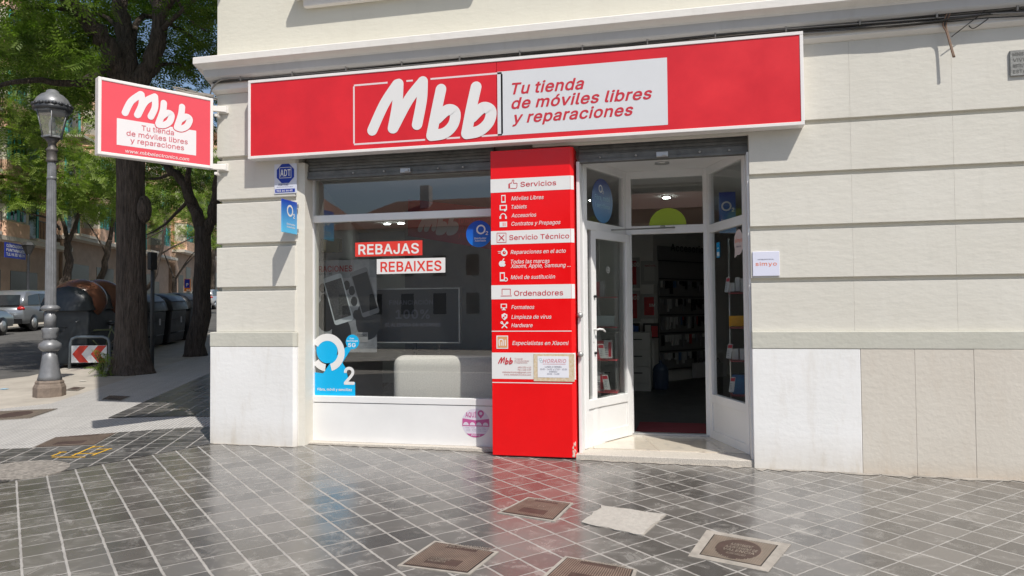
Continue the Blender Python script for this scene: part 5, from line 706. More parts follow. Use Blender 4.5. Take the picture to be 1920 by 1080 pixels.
ptxt(mb,'Tu tienda',P,(960,176.5),(1095.6,166.5),20.5,.0028,0,.022,.25)
ptxt(mb,'de móviles libres',P,(959,204.4),(1223,184.5),20,.0028,0,.022,.25)
ptxt(mb,'y reparaciones',P,(960.5,229.8),(1187.7,217),20,.0028,0,.022,.25)
mb.build('slogan_lettering',vred,fs)
# totem pillar clad in red
tp=thing('service_pillar','glossy red advertising pillar listing the shop services between the window and the entrance','pillar',(-1.5,-.02,.02))
TX0,TX1=-1.925,-1.092; TY=-.035
mb=MB(); mb.prism([(TX0,TY),(TX1-.03,TY),(TX1,TY+.03),(TX1,.30),(TX0,.30)],.028,3.045); mb.build('pillar_cladding',totemred,tp,bevel=.006,seg=3)
mb=MB(); mb.prism([(TX0+.02,.0),(TX1-.03,.0),(TX1-.03,.2),(TX0+.02,.2)],-.03,.03); mb.build('pillar_foot',blackm,tp)
P=wallpl(TY)
def zz(px,py): return P.uv(px,py)[1]
for (t,b) in ((336.4,361.7),(433.6,458.9),(535,561.3),(661,710)):
    mb=MB(); mb.rect(P,TX0+.001,TX1-.031,zz(922,b),zz(922,t),.0012)
    # the strip folds round the corner
    P2=Pl((TX1-.03,TY,0),(.7071,.7071,0),(0,0,1)); mb.rect(P2,0.001,.0415,zz(922,b),zz(922,t),.0012)
    mb.build('white_band',vwhite,tp)
for y in (621,717): mb=MB(); mb.rect(P,TX0+.001,TX1-.001-.03,zz(925,y)-.004,zz(925,y)+.004,.0012); mb.build('white_line',vwhite,tp)
mb=MB()
ptxt(mb,'Servicios',P,(976,349.6),(1043,347.6),9,.003,0,.012,0)
ptxt(mb,'Servicio Técnico',P,(955,449.6),(1067.5,447),9,.003,0,.012,0)
ptxt(mb,'Ordenadores',P,(964,554.6),(1056,553.3),9.5,.003,0,.012,0)
mb.build('heading_lettering',vred,tp)
mb=MB()
for s,x0,y0,x1,y1 in (('Móviles Libres',959,375.5,1019.5,373.3),('Tablets',959,391.7,987.8,390.6),('Accesorios',959,407.8,1005.6,406),('Contratos y Prepagos',959,423,1051,420.3),
  ('Reparaciones en el acto',957.5,475.8,1061,474.2),('Todas las marcas',958,494.2,1030.6,492.8),('Xiaomi, Apple, Samsung ...',957.8,502.2,1070,500.6),('Móvil de sustitución',957.8,523.3,1041,522.2),
  ('Formateos',959,579.6,1002,579),('Limpieza de virus',959,597.7,1034,597.4),('Hardware',959,613.4,998.7,613.4),('Especialistas en Xiaomi',960.7,646.9,1066.5,646.6)):
    ptxt(mb,s,P,(x0,y0),(x1,y1),7.2,.003,0,.012,.22)
mb.build('service_lettering',vwhite,tp)
# icons
ic=MB(); U=lambda x,y:P.uv(x,y)
def irect(x0,y0,x1,y1,mi=0,h=.0028):
    a=U(x0,y1);b=U(x1,y0); ic.rect(P,a[0],b[0],a[1],b[1],h,mi)
def idisc(x,y,r,mi=0,h=.0028,ry=None): c=U(x,y); k=.00535; ic.disc(P,c,r*k,h,mi,24,ry=(ry*k if ry else None))
def iring(x,y,r0,r1,mi=0,h=.0028,a0=0,a1=2*math.pi): c=U(x,y); k=.00535; ic.ring(P,c,r0*k,r1*k,h,mi,24,a0,a1)
def iline(pts,w,mi=0,h=.0028): stroke(ic,P,[U(*q) for q in pts],w*.00535,h,mi)
# phone, tablet, headphones, sim
irect(940,365.5,948,380.5); irect(941.5,367.5,946.5,377.5,1,.0034)
irect(937,384,950.5,394.5); irect(939,386,948.5,392.5,1,.0034); idisc(947,394,2.4,0,.004)
iring(943.5,406,4.3,6.0,0,.0028,0,math.pi); irect(936.6,405.5,939.9,410.5); irect(947.2,405.5,950.4,410.5)
irect(937,415.5,950.8,426); irect(943,417.5,944.2,424,1,.0034); irect(946.5,417.5,947.7,424,1,.0034)
# stopwatch, apple, phone with arrow
iring(945.5,474,3.2,6.2); irect(943.8,465.5,947.2,468,0,.0031); iline([(945.5,474),(947,472)],1,0,.0031); irect(933.5,471,939,472.2,0,.0036); irect(934.5,474,939,475.2,0,.0036)
idisc(940,494.6,4.5,0,.0028,5.4); idisc(944,494.6,4.5,0,.0031,5.4); idisc(948.8,493.5,2.3,1,.004); iline([(942.6,488.5),(944.8,485.2)],1.8,0,.0034)
irect(937.4,510.5,946.5,527.5); irect(939,513,945,524,1,.0034); iring(948.5,524,2.2,3.9,0,.004)
# monitor, shield, tools
irect(939,569.5,950.5,578); irect(940.8,571,948.8,576.4,1,.0034); irect(943,578,946.5,580.5,0,.003); irect(941,580.3,948.5,581.6,0,.0032)
ic.sheet(P,[tuple(U(*q)) for q in ((946,587),(951.5,590),(951,596),(946,600.5),(941,596),(940.5,590))],.0028,0); irect(946,590.5,949,593.6,1,.0034); irect(942.8,593.8,945.8,597,1,.0034)
iline([(941.5,605.5),(950.5,614.5)],2,0,.0028); iline([(950.5,605.5),(941.5,614.5)],2,0,.0032); iring(941,605,1,2.6,0,.0036); iring(951,605.3,.8,2.2,0,.0036)
# heading icons in red: thumb, tools box, laptop ; phone maker tile
iline([(956,352.5),(956,344),(959,343.5),(961.5,337.5),(963.5,339),(963,343.5),(969,343.5),(969.5,346),(968,352.8),(957.5,353.2)],1.1,2,.0028); irect(953.5,344.5,956,353.3,2,.0034)
for a,b in (((932,437),(949,437)),((949,437),(949,454.6)),((949,454.6),(932,454.6)),((932,454.6),(932,437))): iline([a,b],.9,2,.0028+.0002*(a[0]>940)+.0001*(a[1]>440))
iline([(936,441),(945,450.5)],1.6,2,.0034); iline([(945,441),(936,450.5)],1.6,2,.0037)
for a,b in (((941.5,542),(957,542)),((957,542),(957,552.5)),((941.5,552.5),(941.5,542)),((939.5,555),(959.5,554.7))): iline([a,b],1.1,2,.0028+.0002*(a[0]>950)+.0001*(a[1]>550))
irect(931,629.2,952.7,653.8,0,.0026); irect(933,631,951.3,652,3,.0032)
iline([(936.5,647.5),(936.5,637.5),(943,637.5),(943.4,647.5)],2.1,0,.0037); iline([(940,641.5),(940,647.5)],1.8,0,.0041); iline([(947.6,637.8),(947.6,647.5)],2.1,0,.0041)
ic.build('service_icon',[vwhite,totemred,vred,mat('orange_vinyl',(.68,.33,.14),.4)],tp)
mb=MB()
def fmb(x0,y0,k): return lambda x,y: U(x0+(x-850)*k, y0+(y-300)*k*1.05)
mbb(mb,P,fmb(934,668.5,.0315),.011,.003)
ptxt(mb,'Tu tienda',P,(965,674),(980,674),2.6,.003,1); ptxt(mb,'de móviles libres',P,(965,677.8),(992,677.8),2.6,.003,1); ptxt(mb,'y reparaciones',P,(965,681.2),(989,681.2),2.6,.003,1)
ptxt(mb,'685 033 410',P,(971,690),(996,690.5),3,.003,1); ptxt(mb,'961 345 239',P,(971,694.5),(996,695),3,.003,1)
ptxt(mb,'mbbelectronics@gmail.com',P,(942,699),(996,699.7),3,.003,1); ptxt(mb,'www.mbbelectronics.com',P,(945,703.5),(996,704.3),3,.003,1)
mb.build('contact_lettering',[vred,mat('faded_red_print',(.50,.20,.19),.5)],tp)
# rubbed edge of the pillar
mb=MB(); P4=Pl((TX1-.03,TY,0),(.7071,.7071,0),(0,0,1))
for k in range(16): zc=.04+random.random()*.26*(random.random()+.2); xx=random.uniform(-.03,.03); mb.ell((TX1-.03+max(xx,0)*.7,TY-.0+max(xx,0)*.7,zc),(.005+random.random()*.006,.004,.008+random.random()*.02),8,5)
mb.build('chipped_edge',mat('bare_filler',(.62,.45,.38),.8),tp)
# opening hours sheet taped on the pillar
hs=thing('opening_hours_sheet','framed white opening hours paper taped to the red pillar','notice',P.at(*P.uv(1039,688),.004))
mb=MB(); a=P.uv(1001,714.5); b=P.uv(1077,664); mb.pprism(P,[(a[0],a[1]),(b[0],a[1]),(b[0],b[1]),(a[0],b[1])],.003,.0048); mb.build('old_tape',mat('yellowed_tape',(.55,.40,.20),.5,col2=(.70,.62,.5),vscale=40),hs)
a=P.uv(1008.5,707.5); b=P.uv(1066.5,668); mb=MB(); mb.pprism(P,[(a[0],a[1]),(b[0],a[1]),(b[0],b[1]),(a[0],b[1])],.0048,.0065); mb.build('paper',mat('paper_white',(.76,.76,.80),.5),hs)
mb=MB(); ptxt(mb,'HORARIO',P,(1018,680.2),(1062,680.2),7,.0075,0,.03,.2); a=P.uv(1018,683);b=P.uv(1061,682.4); mb.rect(P,a[0],b[0],a[1],b[1],.0072,0)
mb.ring(P,P.uv(1013.5,674),.010,.014,.0072,2,20); mb.ring(P,P.uv(1015.5,677.5),.010,.014,.0074,2,20)
for s,x0,x1,y in (('LUNES A VIERNES',1022,1053,689.3),('10:00 - 14:00  y 17:00 - 20:30',1013,1063,693.8),('SÁBADO',1030,1045,698.2),('10:00 - 14:00',1026,1049,702.4)): ptxt(mb,s,P,(x0,y),(x1,y),3,.0075,1,.01)
mb.build('hours_lettering',[mat('pinkish_print',(.62,.30,.34),.5),mat('grey_print',(.15,.15,.2),.5),mat('pale_teal_print',(.35,.5,.52),.5)],hs)
# projecting double-sided sign at the corner
ang=R(58); Rr=np.array([W(400,250,-.13)[0],-.13]); Ld=np.array([-math.cos(ang),-math.sin(ang)]); LEN=1.135; Lp=Rr+Ld*LEN
zt_=(zat(*Rr,186)+zat(*Lp,141))/2; zb2=(zat(*Rr,317)+zat(*Lp,288))/2
ps=thing('projecting_sign','red and white Mbb box sign sticking out from the building corner on two brackets','sign',(float(Rr[0]),float(Rr[1]),zb2))
P=Pl((Lp[0],Lp[1],0),(-Ld[0],-Ld[1],0),(0,0,1)); TK=-.10
mb=MB(); frame_rect(mb,P,0,LEN,zb2,zt_,.032,TK,0.0); mb.build('sign_frame',signframe,ps,bevel=.006)
mb=MB(); mb.pprism(P,[(.03,zb2+.03),(LEN-.03,zb2+.03),(LEN-.03,zt_-.03),(.03,zt_-.03)],TK+.008,-.008); mb.build('sign_face',sfred,ps)
P=Pl(P.at(0,0,-.008),P.u,P.v); g4=lambda x,y:P.uv(160+x/4.911,120+y/4.911)
q=[g4(290,492),(g4(1020,620)),(g4(1020,848)),(g4(288,738))]
mb=MB(); mb.rect(P,(q[0][0]+q[3][0])/2,(q[1][0]+q[2][0])/2,(q[2][1]+q[3][1])/2,(q[0][1]+q[1][1])/2,.001)
for i,s in enumerate([[(365,450),(420,345),(510,278)],[(515,280),(520,370),(478,470)],[(484,468),(550,350),(640,300)],[(640,300),(640,400),(602,485)],
   [(722,360),(712,440),(672,550)],[(705,480),(755,450),(792,470),(775,530),(725,562),(675,560)],[(890,395),(880,470),(842,585)],[(870,515),(925,485),(960,510),(935,570),(885,595),(848,588)]]):
    stroke(mb,P,[g4(*p) for p in s],.064,.0022+.0003*i)
mb.build('sign_lettering',mat('pale_white_vinyl',(.74,.72,.72),.4),ps)
mb=MB()
for i,s in enumerate([[(722,360),(712,440),(672,550)],[(705,480),(755,450),(792,470),(775,530),(725,562),(675,560)],[(890,395),(880,470),(842,585)],[(870,515),(925,485),(960,510),(935,570),(885,595),(848,588)]]):
    stroke(mb,P,[g4(*p) for p in s],.082,.0013+.0002*i,1)
ptxt(mb,'Tu tienda',P,(160+517/4.911,120+610/4.911),(160+815/4.911,120+657/4.911),9.6,.003,0,.012,.0)
ptxt(mb,'de móviles libres',P,(160+378/4.911,120+655/4.911),(160+942/4.911,120+742/4.911),9.6,.003,0,.012,.0)
ptxt(mb,'y reparaciones',P,(160+414/4.911,120+722/4.911),(160+908/4.911,120+798/4.911),9.6,.003,0,.012,.0)
mb.build('slogan_lettering',[mat('faded_red_lettering',(.60,.11,.14),.4),sfred],ps)
mb=MB(); ptxt(mb,'www.mbbelectronics.com',P,(160+368/4.911,120+812/4.911),(160+955/4.911,120+895/4.911),6.5,.003,0,.012,.15); mb.build('web_address',vwhite,ps)
for z in (zt_-.10,zb2+.03):
    mb=MB(); a=P.at(LEN,0,-.04); e=(-4.93,-.012)
    mb.obox((a[0]-.02,a[1]-.01),e,.05,z-.03,z+.03); mb.box(-5.0,-4.90,-.03,-.0,z-.04,z+.04)
    mb.obox((a[0]+.05,a[1]+.0),(-5.02,.05),.03,z-.09,z-.06)
    mb.build('bracket',trim,ps,bevel=.004)
# cable coil on top of the projecting sign
mb=MB()
for k in range(6):
    c=np.array(P.at(LEN-.17,zt_,-.05)); pts=[(c[0]+(.17+.012*k)*math.cos(t)*(-Ld[0])+.035*math.sin(t)*1.2, c[1]+(.17+.012*k)*math.cos(t)*(-Ld[1])+.04*math.sin(t), c[2]+.012+.012*(k%3)+.02*math.sin(t+k)) for t in np.linspace(0,6.28,25)]
    mb.tube(pts,.0055,6)
mb.tube(smooth_pts([P.at(LEN-.05,zt_+.02,-.05),(-5.12,-.05,3.80),(-5.06,-.06,3.93),(-4.9,-.10,3.99),(-4.6,-.06,3.99)]),.008,6)
tag(mb.build('cable_coil',cable),'loose coil of grey cable lying on the end of the projecting sign','cable')
# facade cables
mb=MB()
def sag(x0,x1,z0,z1,y,n,s,r,mi,am=.012):
    pts=[]; ph=random.random()*6
    for i in range(n+1):
        u=i/n; pts.append((x0+(x1-x0)*u, y+.01*math.sin(u*23+ph), z0+(z1-z0)*u-s*math.sin(math.pi*((u*5)%1))+am*math.sin(u*17+ph)))
    mb.tube(pts,r,6,mi)
for i in range(6): sag(-5.05,8.5,3.985-.012*(i%3),3.99+.012*(i%2),-.055-.012*(i//2),70,.008,.006+.002*(i%2),i%2)
sag(1.0,8.5,3.955,4.02,-.085,40,.02,.010,1); sag(1.0,8.5,3.945,4.00,-.075,40,.025,.008,0); sag(1.02,8.5,3.93,3.97,-.07,40,.015,.006,1)
for x in np.arange(-4.7,8.5,.62): mb.box(x-.006,x+.006,-.1,-.04,3.965,4.01,0)
tag(mb.build('facade_cables',[cable,cabled]),'bundle of grey and black cables running along under the cornice','cable')
mb=MB()
A=W(1780,28,-.07); B=W(1776,62,-.07); C=W(1788,108,-.09); D=W(1783,70,-.06); E_=W(1848,20,-.07)
for dx in (-.012,0,.012):
    mb.tube(smooth_pts([(A[0]+dx,-.08,A[1]+.03),(B[0]-.02+dx,-.075,(A[1]+B[1])/2),(B[0]+dx*.3,-.07,B[1]),(C[0]+dx*.4,-.10,C[1])]),.007,6,0 if dx else 1)
mb.tube([(D[0],-.07,D[1]),(E_[0],-.08,E_[1])],.004,6,1)
mb.tube(smooth_pts([(W(1812,50)[0],-.045,W(1812,50)[1]),(W(1822,57)[0],-.05,W(1822,57)[1]),(W(1848,40)[0],-.06,W(1848,40)[1])]),.004,6,1)
tag(mb.build('hanging_cable',[mat('rusty_cable',(.22,.13,.08),.7),cabled]),'short bent cable end hanging from the cornice on the right wall','cable')
mb=MB(); A=W(1497,0); mb.tube([(W(1495,8)[0],-.01,4.12+.16),(W(1495,8)[0],-.02,4.4)],.006,6); mb.tube(smooth_pts([(W(1519,5)[0],-.01,4.27),(W(1514,-4)[0],-.03,4.31),(W(1510,-12)[0],-.01,4.36)]),.006,6)
tag(mb.build('cable_stub',cable),'thin grey cable ends coming down the upper wall above the red sign','cable')
# gradient vinyl
def grad(name,c0,c1,z0,z1,axis='Z',rough=.35):
    M=bpy.data.materials.new(name); M.use_nodes=True; n=M.node_tree; b=n.nodes['Principled BSDF']; b.inputs['Roughness'].default_value=rough
    tc=n.nodes.new('ShaderNodeTexCoord'); sx=n.nodes.new('ShaderNodeSeparateXYZ'); n.links.new(tc.outputs['Object'],sx.inputs[0])
    mr=n.nodes.new('ShaderNodeMapRange'); mr.inputs['From Min'].default_value=z0; mr.inputs['From Max'].default_value=z1; n.links.new(sx.outputs[axis],mr.inputs[0])
    rp=n.nodes.new('ShaderNodeValToRGB'); rp.color_ramp.elements[0].color=(*c0,1); rp.color_ramp.elements[1].color=(*c1,1); n.links.new(mr.outputs[0],rp.inputs[0]); n.links.new(rp.outputs[0],b.inputs['Base Color']); return M
def o2(mb,P,c,r,h,mi=0,k=1):
    mb.ring(P,c,r*.68,r,h,mi,32,k=k); txt(mb,'2',P,c[0]+r*1.0*k,c[1]-r*1.15,r*.55*k,r*.75,h,mi,.02)
# bracket sign perpendicular to the wall
ax,az1=W(557,380); _,az0=W(557,440)
bs=thing('bracket_sign','small blue double-sided O2 plate standing out from the left pier','sign',(ax,-.01,az0))
P=Pl((ax,-.31,0),(0,1,0),(0,0,1)); P=Pl((ax+.0,-.31,0),(0,1,0),(0,0,1))   # faces the entrance side
mb=MB(); mb.box(ax-.006,ax+.006,-.31,-.01,az0,az1); mb.build('plate',grad('blue_plate',(.12,.55,.85),(.012,.045,.42),0,az1-az0),bs,bevel=.002)
P=Pl((ax+.006,-.31,0),(0,1,0),(0,0,1))
mb=MB(); o2(mb,P,(.155,az0+.235),.062,.001); 
for k in range(2): txt(mb,('Distribuidor','Autorizado')[k],P,.09,az0+.085-.03*k,.17,.018,.001,0,.03)
P=Pl((ax-.006,-.01,0),(0,-1,0),(0,0,1)); o2(mb,P,(.145,az0+.235),.062,.001)
mb.build('plate_lettering',vwhite,bs)
mb=MB(); mb.box(ax-.02,ax+.02,-.014,0,az0+.02,az0+.06); mb.box(ax-.02,ax+.02,-.014,0,az1-.06,az1-.02); mb.build('wall_clip',steel,bs)
# alarm plate
P=wallpl(0); a=P.uv(515,364); b=P.uv(557,306)
al=thing('alarm_plate','white alarm company plate with blue ADT octagon under the left end of the sign','sign',P.at(a[0],a[1]))
mb=MB(); mb.pprism(P,[(a[0],a[1]),(b[0],a[1]),(b[0],b[1]),(a[0],b[1])],0,.008); mb.build('plate',mat('plate_white',(.62,.64,.72),.3),al,bevel=.002)
cx=(a[0]+b[0])/2; cz=P.uv(535,325.5)[1]
mb=MB(); r=.112; mb.sheet(P,[(cx+r*math.cos(R(22.5+45*i)),cz+r*math.sin(R(22.5+45*i))) for i in range(8)],.0092,0)
mb.rect(P,a[0]+.012,b[0]-.02,a[1]+.012,a[1]+.05,.0092,0)
for x0,x1,z0,z1 in ((-.07,.07,.062,.067),(-.07,.07,-.05,-.045),(-.07,-.065,-.045,.062),(.065,.07,-.045,.062)): mb.rect(P,cx+x0,cx+x1,cz+z0,cz+z1,.0102,1)
txt(mb,'ADT',P,cx-.06,cz-.028,.12,.07,.0102,1,.04); txt(mb,'902 44 44 40',P,cx-.105,a[1]+.020,.19,.022,.0102,1,.04)
txt(mb,'Alarmas',P,cx-.085,a[1]+.088,.12,.024,.0102,2,.03); txt(mb,'SISTEMA DE ALARMA CONECTADO A CENTRAL',P,cx-.10,a[1]+.068,.19,.008,.0102,2)
mb.build('plate_print',[mat('deep_blue_print',(.006,.035,.32),.3),vwhite,mat('grey_blue_print',(.12,.14,.25),.4)],al)
# simyo plate
a=P.uv(1411.5,518); b=P.uv(1461,471)
sp=thing('white_wall_plate','square white plate with orange simyo lettering on the wall right of the door','sign',P.at(a[0],a[1]))
mb=MB(); mb.pprism(P,[(a[0],a[1]),(b[0],a[1]),(b[0],b[1]),(a[0],b[1])],0,.012); mb.build('plate',mat('lilac_white_plate',(.68,.69,.80),.3),sp,bevel=.003)
mb=MB(); P.n; txt(mb,'simyo',P,a[0]+.025,a[1]+.095,.185,.034,.013,0,.004,sp=1.1); txt(mb,'DISTRIBUIDOR OFICIAL',P,a[0]+.045,a[1]+.147,.14,.010,.013,1,.01)
mb.build('plate_lettering',[mat('orange_print',(.75,.16,.04),.4),mat('dark_print',(.08,.08,.12),.4)],sp)
# stone plaque, upper right
a=P.uv(1893,144); b=P.uv(1945,92)
pq=thing('stone_plaque','weathered grey stone plaque with worn letters at the right end of the wall','plaque',P.at(a[0],a[1]))
mb=MB(); mb.pprism(P,[(a[0],a[1]),(b[0],a[1]),(b[0],b[1]),(a[0],b[1])],0,.02); mb.build('slab',mat('plaque_grey',(.26,.26,.245),.8,var=.25,vscale=20,bump=.4),pq,bevel=.004)
mb=MB()
for i,s in enumerate(('MINISTERIO DE','VIVIENDA','INSTITUTO NACIONAL','ESTA CASA')): txt(mb,s,P,a[0]+.02,b[1]-.05-.05*i,.22,.028,.0215,0,.02)
mb.build('plaque_lettering',mat('plaque_letter_grey',(.13,.13,.12),.8),pq)
# ---- stickers on the window
PW=wallpl(.262)
def sticker(name,label,cat,pl,poly,M,h=.0012):
    t=thing(name,label,cat,pl.at(*poly[0])); mb=MB(); mb.pprism(pl,poly,.0002,h); mb.build('backing',M,t); return t
red2=mat('sale_red',(.70,.045,.03),.4)
q=[tuple(PW.uv(*p)) for p in ((666,481.5),(792,478.5),(792,450.5),(666,455))]
t=sticker('sale_sticker','red window sticker reading REBAJAS in white','sticker',PW,q,red2)
mb=MB(); ptxt(mb,'REBAJAS',PW,(672,477),(785.5,474.5),18,.002,0,.045,0,True); mb.build('sale_lettering',vwhite,t)
q=[tuple(PW.uv(*p)) for p in ((706.5,514),(835,511),(835,483),(706.5,486))]
t=sticker('sale_sticker','white window sticker reading REBAIXES in red','sticker',PW,q,vwhite)
mb=MB(); ptxt(mb,'REBAIXES',PW,(713.5,509.5),(828,507),18,.002,0,.045,0,True); mb.build('sale_lettering',red2,t)
def circ(c,rx,ry=None,n=48): return [(c[0]+rx*math.cos(2*math.pi*i/n),c[1]+(ry or rx)*math.sin(2*math.pi*i/n)) for i in range(n)]
c=PW.uv(898,438.5); 
t=thing('round_sticker','round blue O2 sticker on the window glass next to the red pillar','sticker',PW.at(*c)); mb=MB(); mb.pprism(PW,circ(c,.139),.0002,.0012); mb.build('backing',grad('round_blue',(.01,.17,.62),(.008,.05,.40),-.14,.14),t)
mb=MB(); o2(mb,PW,(c[0]+.022,c[1]+.045),.05,.002); txt(mb,'Distribuidor',PW,c[0]+.015,c[1]-.055,.13,.018,.002,0,.03,align='c'); txt(mb,'Autorizado',PW,c[0]+.015,c[1]-.08,.12,.018,.002,0,.03,align='c'); mb.build('sticker_lettering',vwhite,t)
# big blue and white cut-out
cy=mat('cyan_vinyl',(.0,.42,.76),.4,var=.04); cyd=mat('deep_cyan_vinyl',(.0,.30,.62),.4)
t=thing('cutout_sticker','large cyan and white O2 fibre sticker in the lower left corner of the window','sticker',PW.at(*PW.uv(590,741)))
Uw=PW.uv
mb=MB(); mb.pprism(PW,[tuple(Uw(*p)) for p in ((590,742),(666,742),(666,717),(655,717),(652,706),(648,690),(642,680),(658,655),(650,650),(625,672),(606,700),(590,698))],.0002,.0012); mb.pprism(PW,circ(Uw(661,641),.078),.0013,.0021); mb.pprism(PW,circ(Uw(613,656),.125,.145),.0010,.0016); mb.build('backing',cy,t)
mb=MB(); mb.ring(PW,Uw(614,661),.128,.205,.0026,0,40,R(-75),R(150)); mb.ring(PW,Uw(614,661),.128,.205,.0028,0,20,R(215),R(262))
mb2=mb; txt(mb,'2',PW,Uw(645,720)[0],Uw(645,720)[1],.125,.18,.0026,0,.035)
ptxt(mb,'Fibra, móvil y sencillez',PW,(595.5,732.5),(660,732.5),4.6,.0026,0,.03); ptxt(mb,'Con',PW,(656,636),(664,636),3,.0026,0,.03); ptxt(mb,'tecnología',PW,(650,640.5),(671,640.5),3,.0026,0,.03); ptxt(mb,'5G',PW,(653,650.5),(667,650.5),7,.0026,0,.04)
mb.build('sticker_lettering',vwhite,t)
# round pink sticker on the lower panel
PP=wallpl(.233); c=PP.uv(892,793); k=.149
t=thing('round_sticker','round pink and white AQUÍ sticker low on the white panel beside the pillar','sticker',PP.at(*c))
mb=MB(); mb.pprism(PP,circ(c,k),.0002,.0012); mb.build('backing',mat('lilac_white_vinyl',(.66,.62,.70),.4),t)
pink=mat('magenta_vinyl',(.50,.10,.28),.4); mb=MB()
def chord(z): return math.sqrt(max(0,k*k-z*z))
z0,z1=-.035,.045; mb.sheet(PP,[(c[0]-chord(z0),c[1]+z0),(c[0]+chord(z0),c[1]+z0),(c[0]+chord(z1),c[1]+z1),(c[0],c[1]+z1-.018),(c[0]-chord(z1),c[1]+z1)],.0018,0)
mb.sheet(PP,[(c[0]+k*math.cos(a_),c[1]+k*math.sin(a_)) for a_ in np.linspace(R(228),R(312),16)],.0018,0)
for i in range(4): mb.sheet(PP,[(c[0]-.105+.07*i+.030*math.cos(a_),c[1]-.025+.032*math.sin(a_)) for a_ in np.linspace(0,math.pi,14)],.0026,1)
txt(mb,'AQUÍ',PP,c[0]-.11,c[1]+.058,.115,.05,.002,0,.02); mb.ring(PP,(c[0]+.055,c[1]+.098),.016,.034,.002,0,24); mb.sheet(PP,[(c[0]+.024,c[1]+.085),(c[0]+.055,c[1]+.045),(c[0]+.086,c[1]+.085),(c[0]+.055,c[1]+.072)],.0022,0)
txt(mb,'duobuy',PP,c[0],c[1]-.132,.10,.022,.0024,1,.02,.2,align='c')
for zz_ in (-.052,-.068,-.084):
    for xx_ in (-.11,-.05,.01,.06): txt(mb,'recarga',PP,c[0]+xx_+.01*(zz_<-.06),c[1]+zz_,.04,.006,.002,2)
mb.build('sticker_print',[pink,mat('lilac_white_vinyl',(.66,.62,.70),.4),mat('small_grey_print',(.2,.18,.25),.5)],t)
# stickers of the porch glazing
P=PLl; c=P.uv(1128.5,377); 
Pg=Pl(P.at(0,0,.006),P.u,P.v)
t=thing('oval_sticker','large dark blue round O2 sticker on the left pane of the porch','sticker',Pg.at(*c)); mb=MB(); mb.pprism(Pg,circ(c,.235,.235),.0002,.0012); mb.build('backing',grad('oval_blue',(.01,.16,.38),(.012,.03,.20),-.23,.20),t)
mb=MB(); o2(mb,Pg,(c[0]-.04,c[1]+.125),.042,.002); txt(mb,'Fibra, mòbil',Pg,c[0]+.0,c[1]+.005,.34,.05,.002,1,0,align='c'); txt(mb,'i senzillesa',Pg,c[0]+.0,c[1]-.075,.32,.045,.002,1,0,align='c'); mb.build('sticker_lettering',[vwhite,mat('light_blue_print',(.22,.42,.55),.4)],t)
Pg=Pl(PLr.at(0,0,.006),PLr.u,PLr.v)
c=Pg.uv(1385,454); t=thing('speech_bubble_sticker','white and orange simyo speech bubble sticker on the right pane of the porch','sticker',Pg.at(*c)); mb=MB(); mb.pprism(Pg,circ(c,.105,.125),.0002,.0012); mb.pprism(Pg,[(c[0]-.09,c[1]-.07),(c[0]-.03,c[1]-.12),(c[0]-.10,c[1]-.15)],.0003,.0014); mb.build('backing',mat('bubble_white',(.66,.55,.52),.4),t)
mb=MB(); txt(mb,'simyo',Pg,c[0],c[1]-.0,.17,.04,.002,0,.01,align='c'); txt(mb,'lo tiene aquí',Pg,c[0],c[1]-.05,.12,.018,.002,1,.01,align='c'); mb.build('sticker_lettering',[MATS['orange_print'],MATS['dark_print']],t)
c=Pg.uv(1346,469); t=thing('payment_sticker','small blue card payment sticker on the edge of the right porch pane','sticker',Pg.at(*c)); mb=MB(); mb.rect(Pg,c[0]-.03,c[0]+.05,c[1]-.08,c[1]+.08,.0012); mb.build('backing',cyd,t); mb=MB(); mb.rect(Pg,c[0]-.02,c[0]+.04,c[1]-.065,c[1]-.02,.002); mb.rect(Pg,c[0]-.015,c[0]+.03,c[1]+.015,c[1]+.025,.002); mb.build('sticker_print',vwhite,t)
# green half disc standing on the transom
PT=wallpl(1.176); c=PT.uv(1252,427); mb=MB(); mb.pprism(PT,[(c[0]+.20*math.cos(a_),2.378+.19*math.sin(a_)) for a_ in np.linspace(0,math.pi,28)],.0,.004)
tag(mb.build('green_sticker',mat('lime_vinyl',(.36,.48,.02),.4)),'plain lime green half-round sticker at the bottom of the pane above the door','sticker')
PDn=Pl(Pl((h1[0],h1[1],0),((h0-h1)[0],(h0-h1)[1],0),(0,0,1)).at(0,0,.005),((h0-h1)[0],(h0-h1)[1],0),(0,0,1))
c=PDn.uv(1140,506); mb=MB(); mb.ring(PDn,c,.028,.034,.001,0,24); txt(mb,'N',PDn,c[0]-.012,c[1]-.012,.024,.026,.001,0,.02); tag(mb.build('round_badge_sticker',vwhite),'tiny round white sticker on the glass of the open door','sticker')
# ================================================================== INSIDE THE SHOP
dk=mat('dark_display_black',(.015,.015,.016),.3)
# hanging sign inside the window
P=Pl((-3.1,1.6,0),(.93,-.36,0),(0,0,1)); a=P.uv(772,450); b=P.uv(935,373)
t=thing('indoor_sign','dark red Mbb sign hanging inside behind the window','sign',P.at(a[0],b[1]))
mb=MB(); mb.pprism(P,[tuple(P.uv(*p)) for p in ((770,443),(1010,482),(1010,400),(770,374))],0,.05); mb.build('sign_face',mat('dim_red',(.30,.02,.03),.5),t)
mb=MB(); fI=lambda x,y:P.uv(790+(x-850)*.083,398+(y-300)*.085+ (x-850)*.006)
mbb(mb,P,fI,.075,.052); ptxt(mb,'Tu tienda',P,(864,415),(905,420),9,.052,1,.02,.2); ptxt(mb,'de móviles',P,(864,427),(912,433),9,.052,1,.02,.2); ptxt(mb,'y reparaciones',P,(864,439),(920,447),9,.052,1,.02,.2); mb.build('sign_lettering',[mat('dim_white',(.45,.42,.42),.5),vred],t)
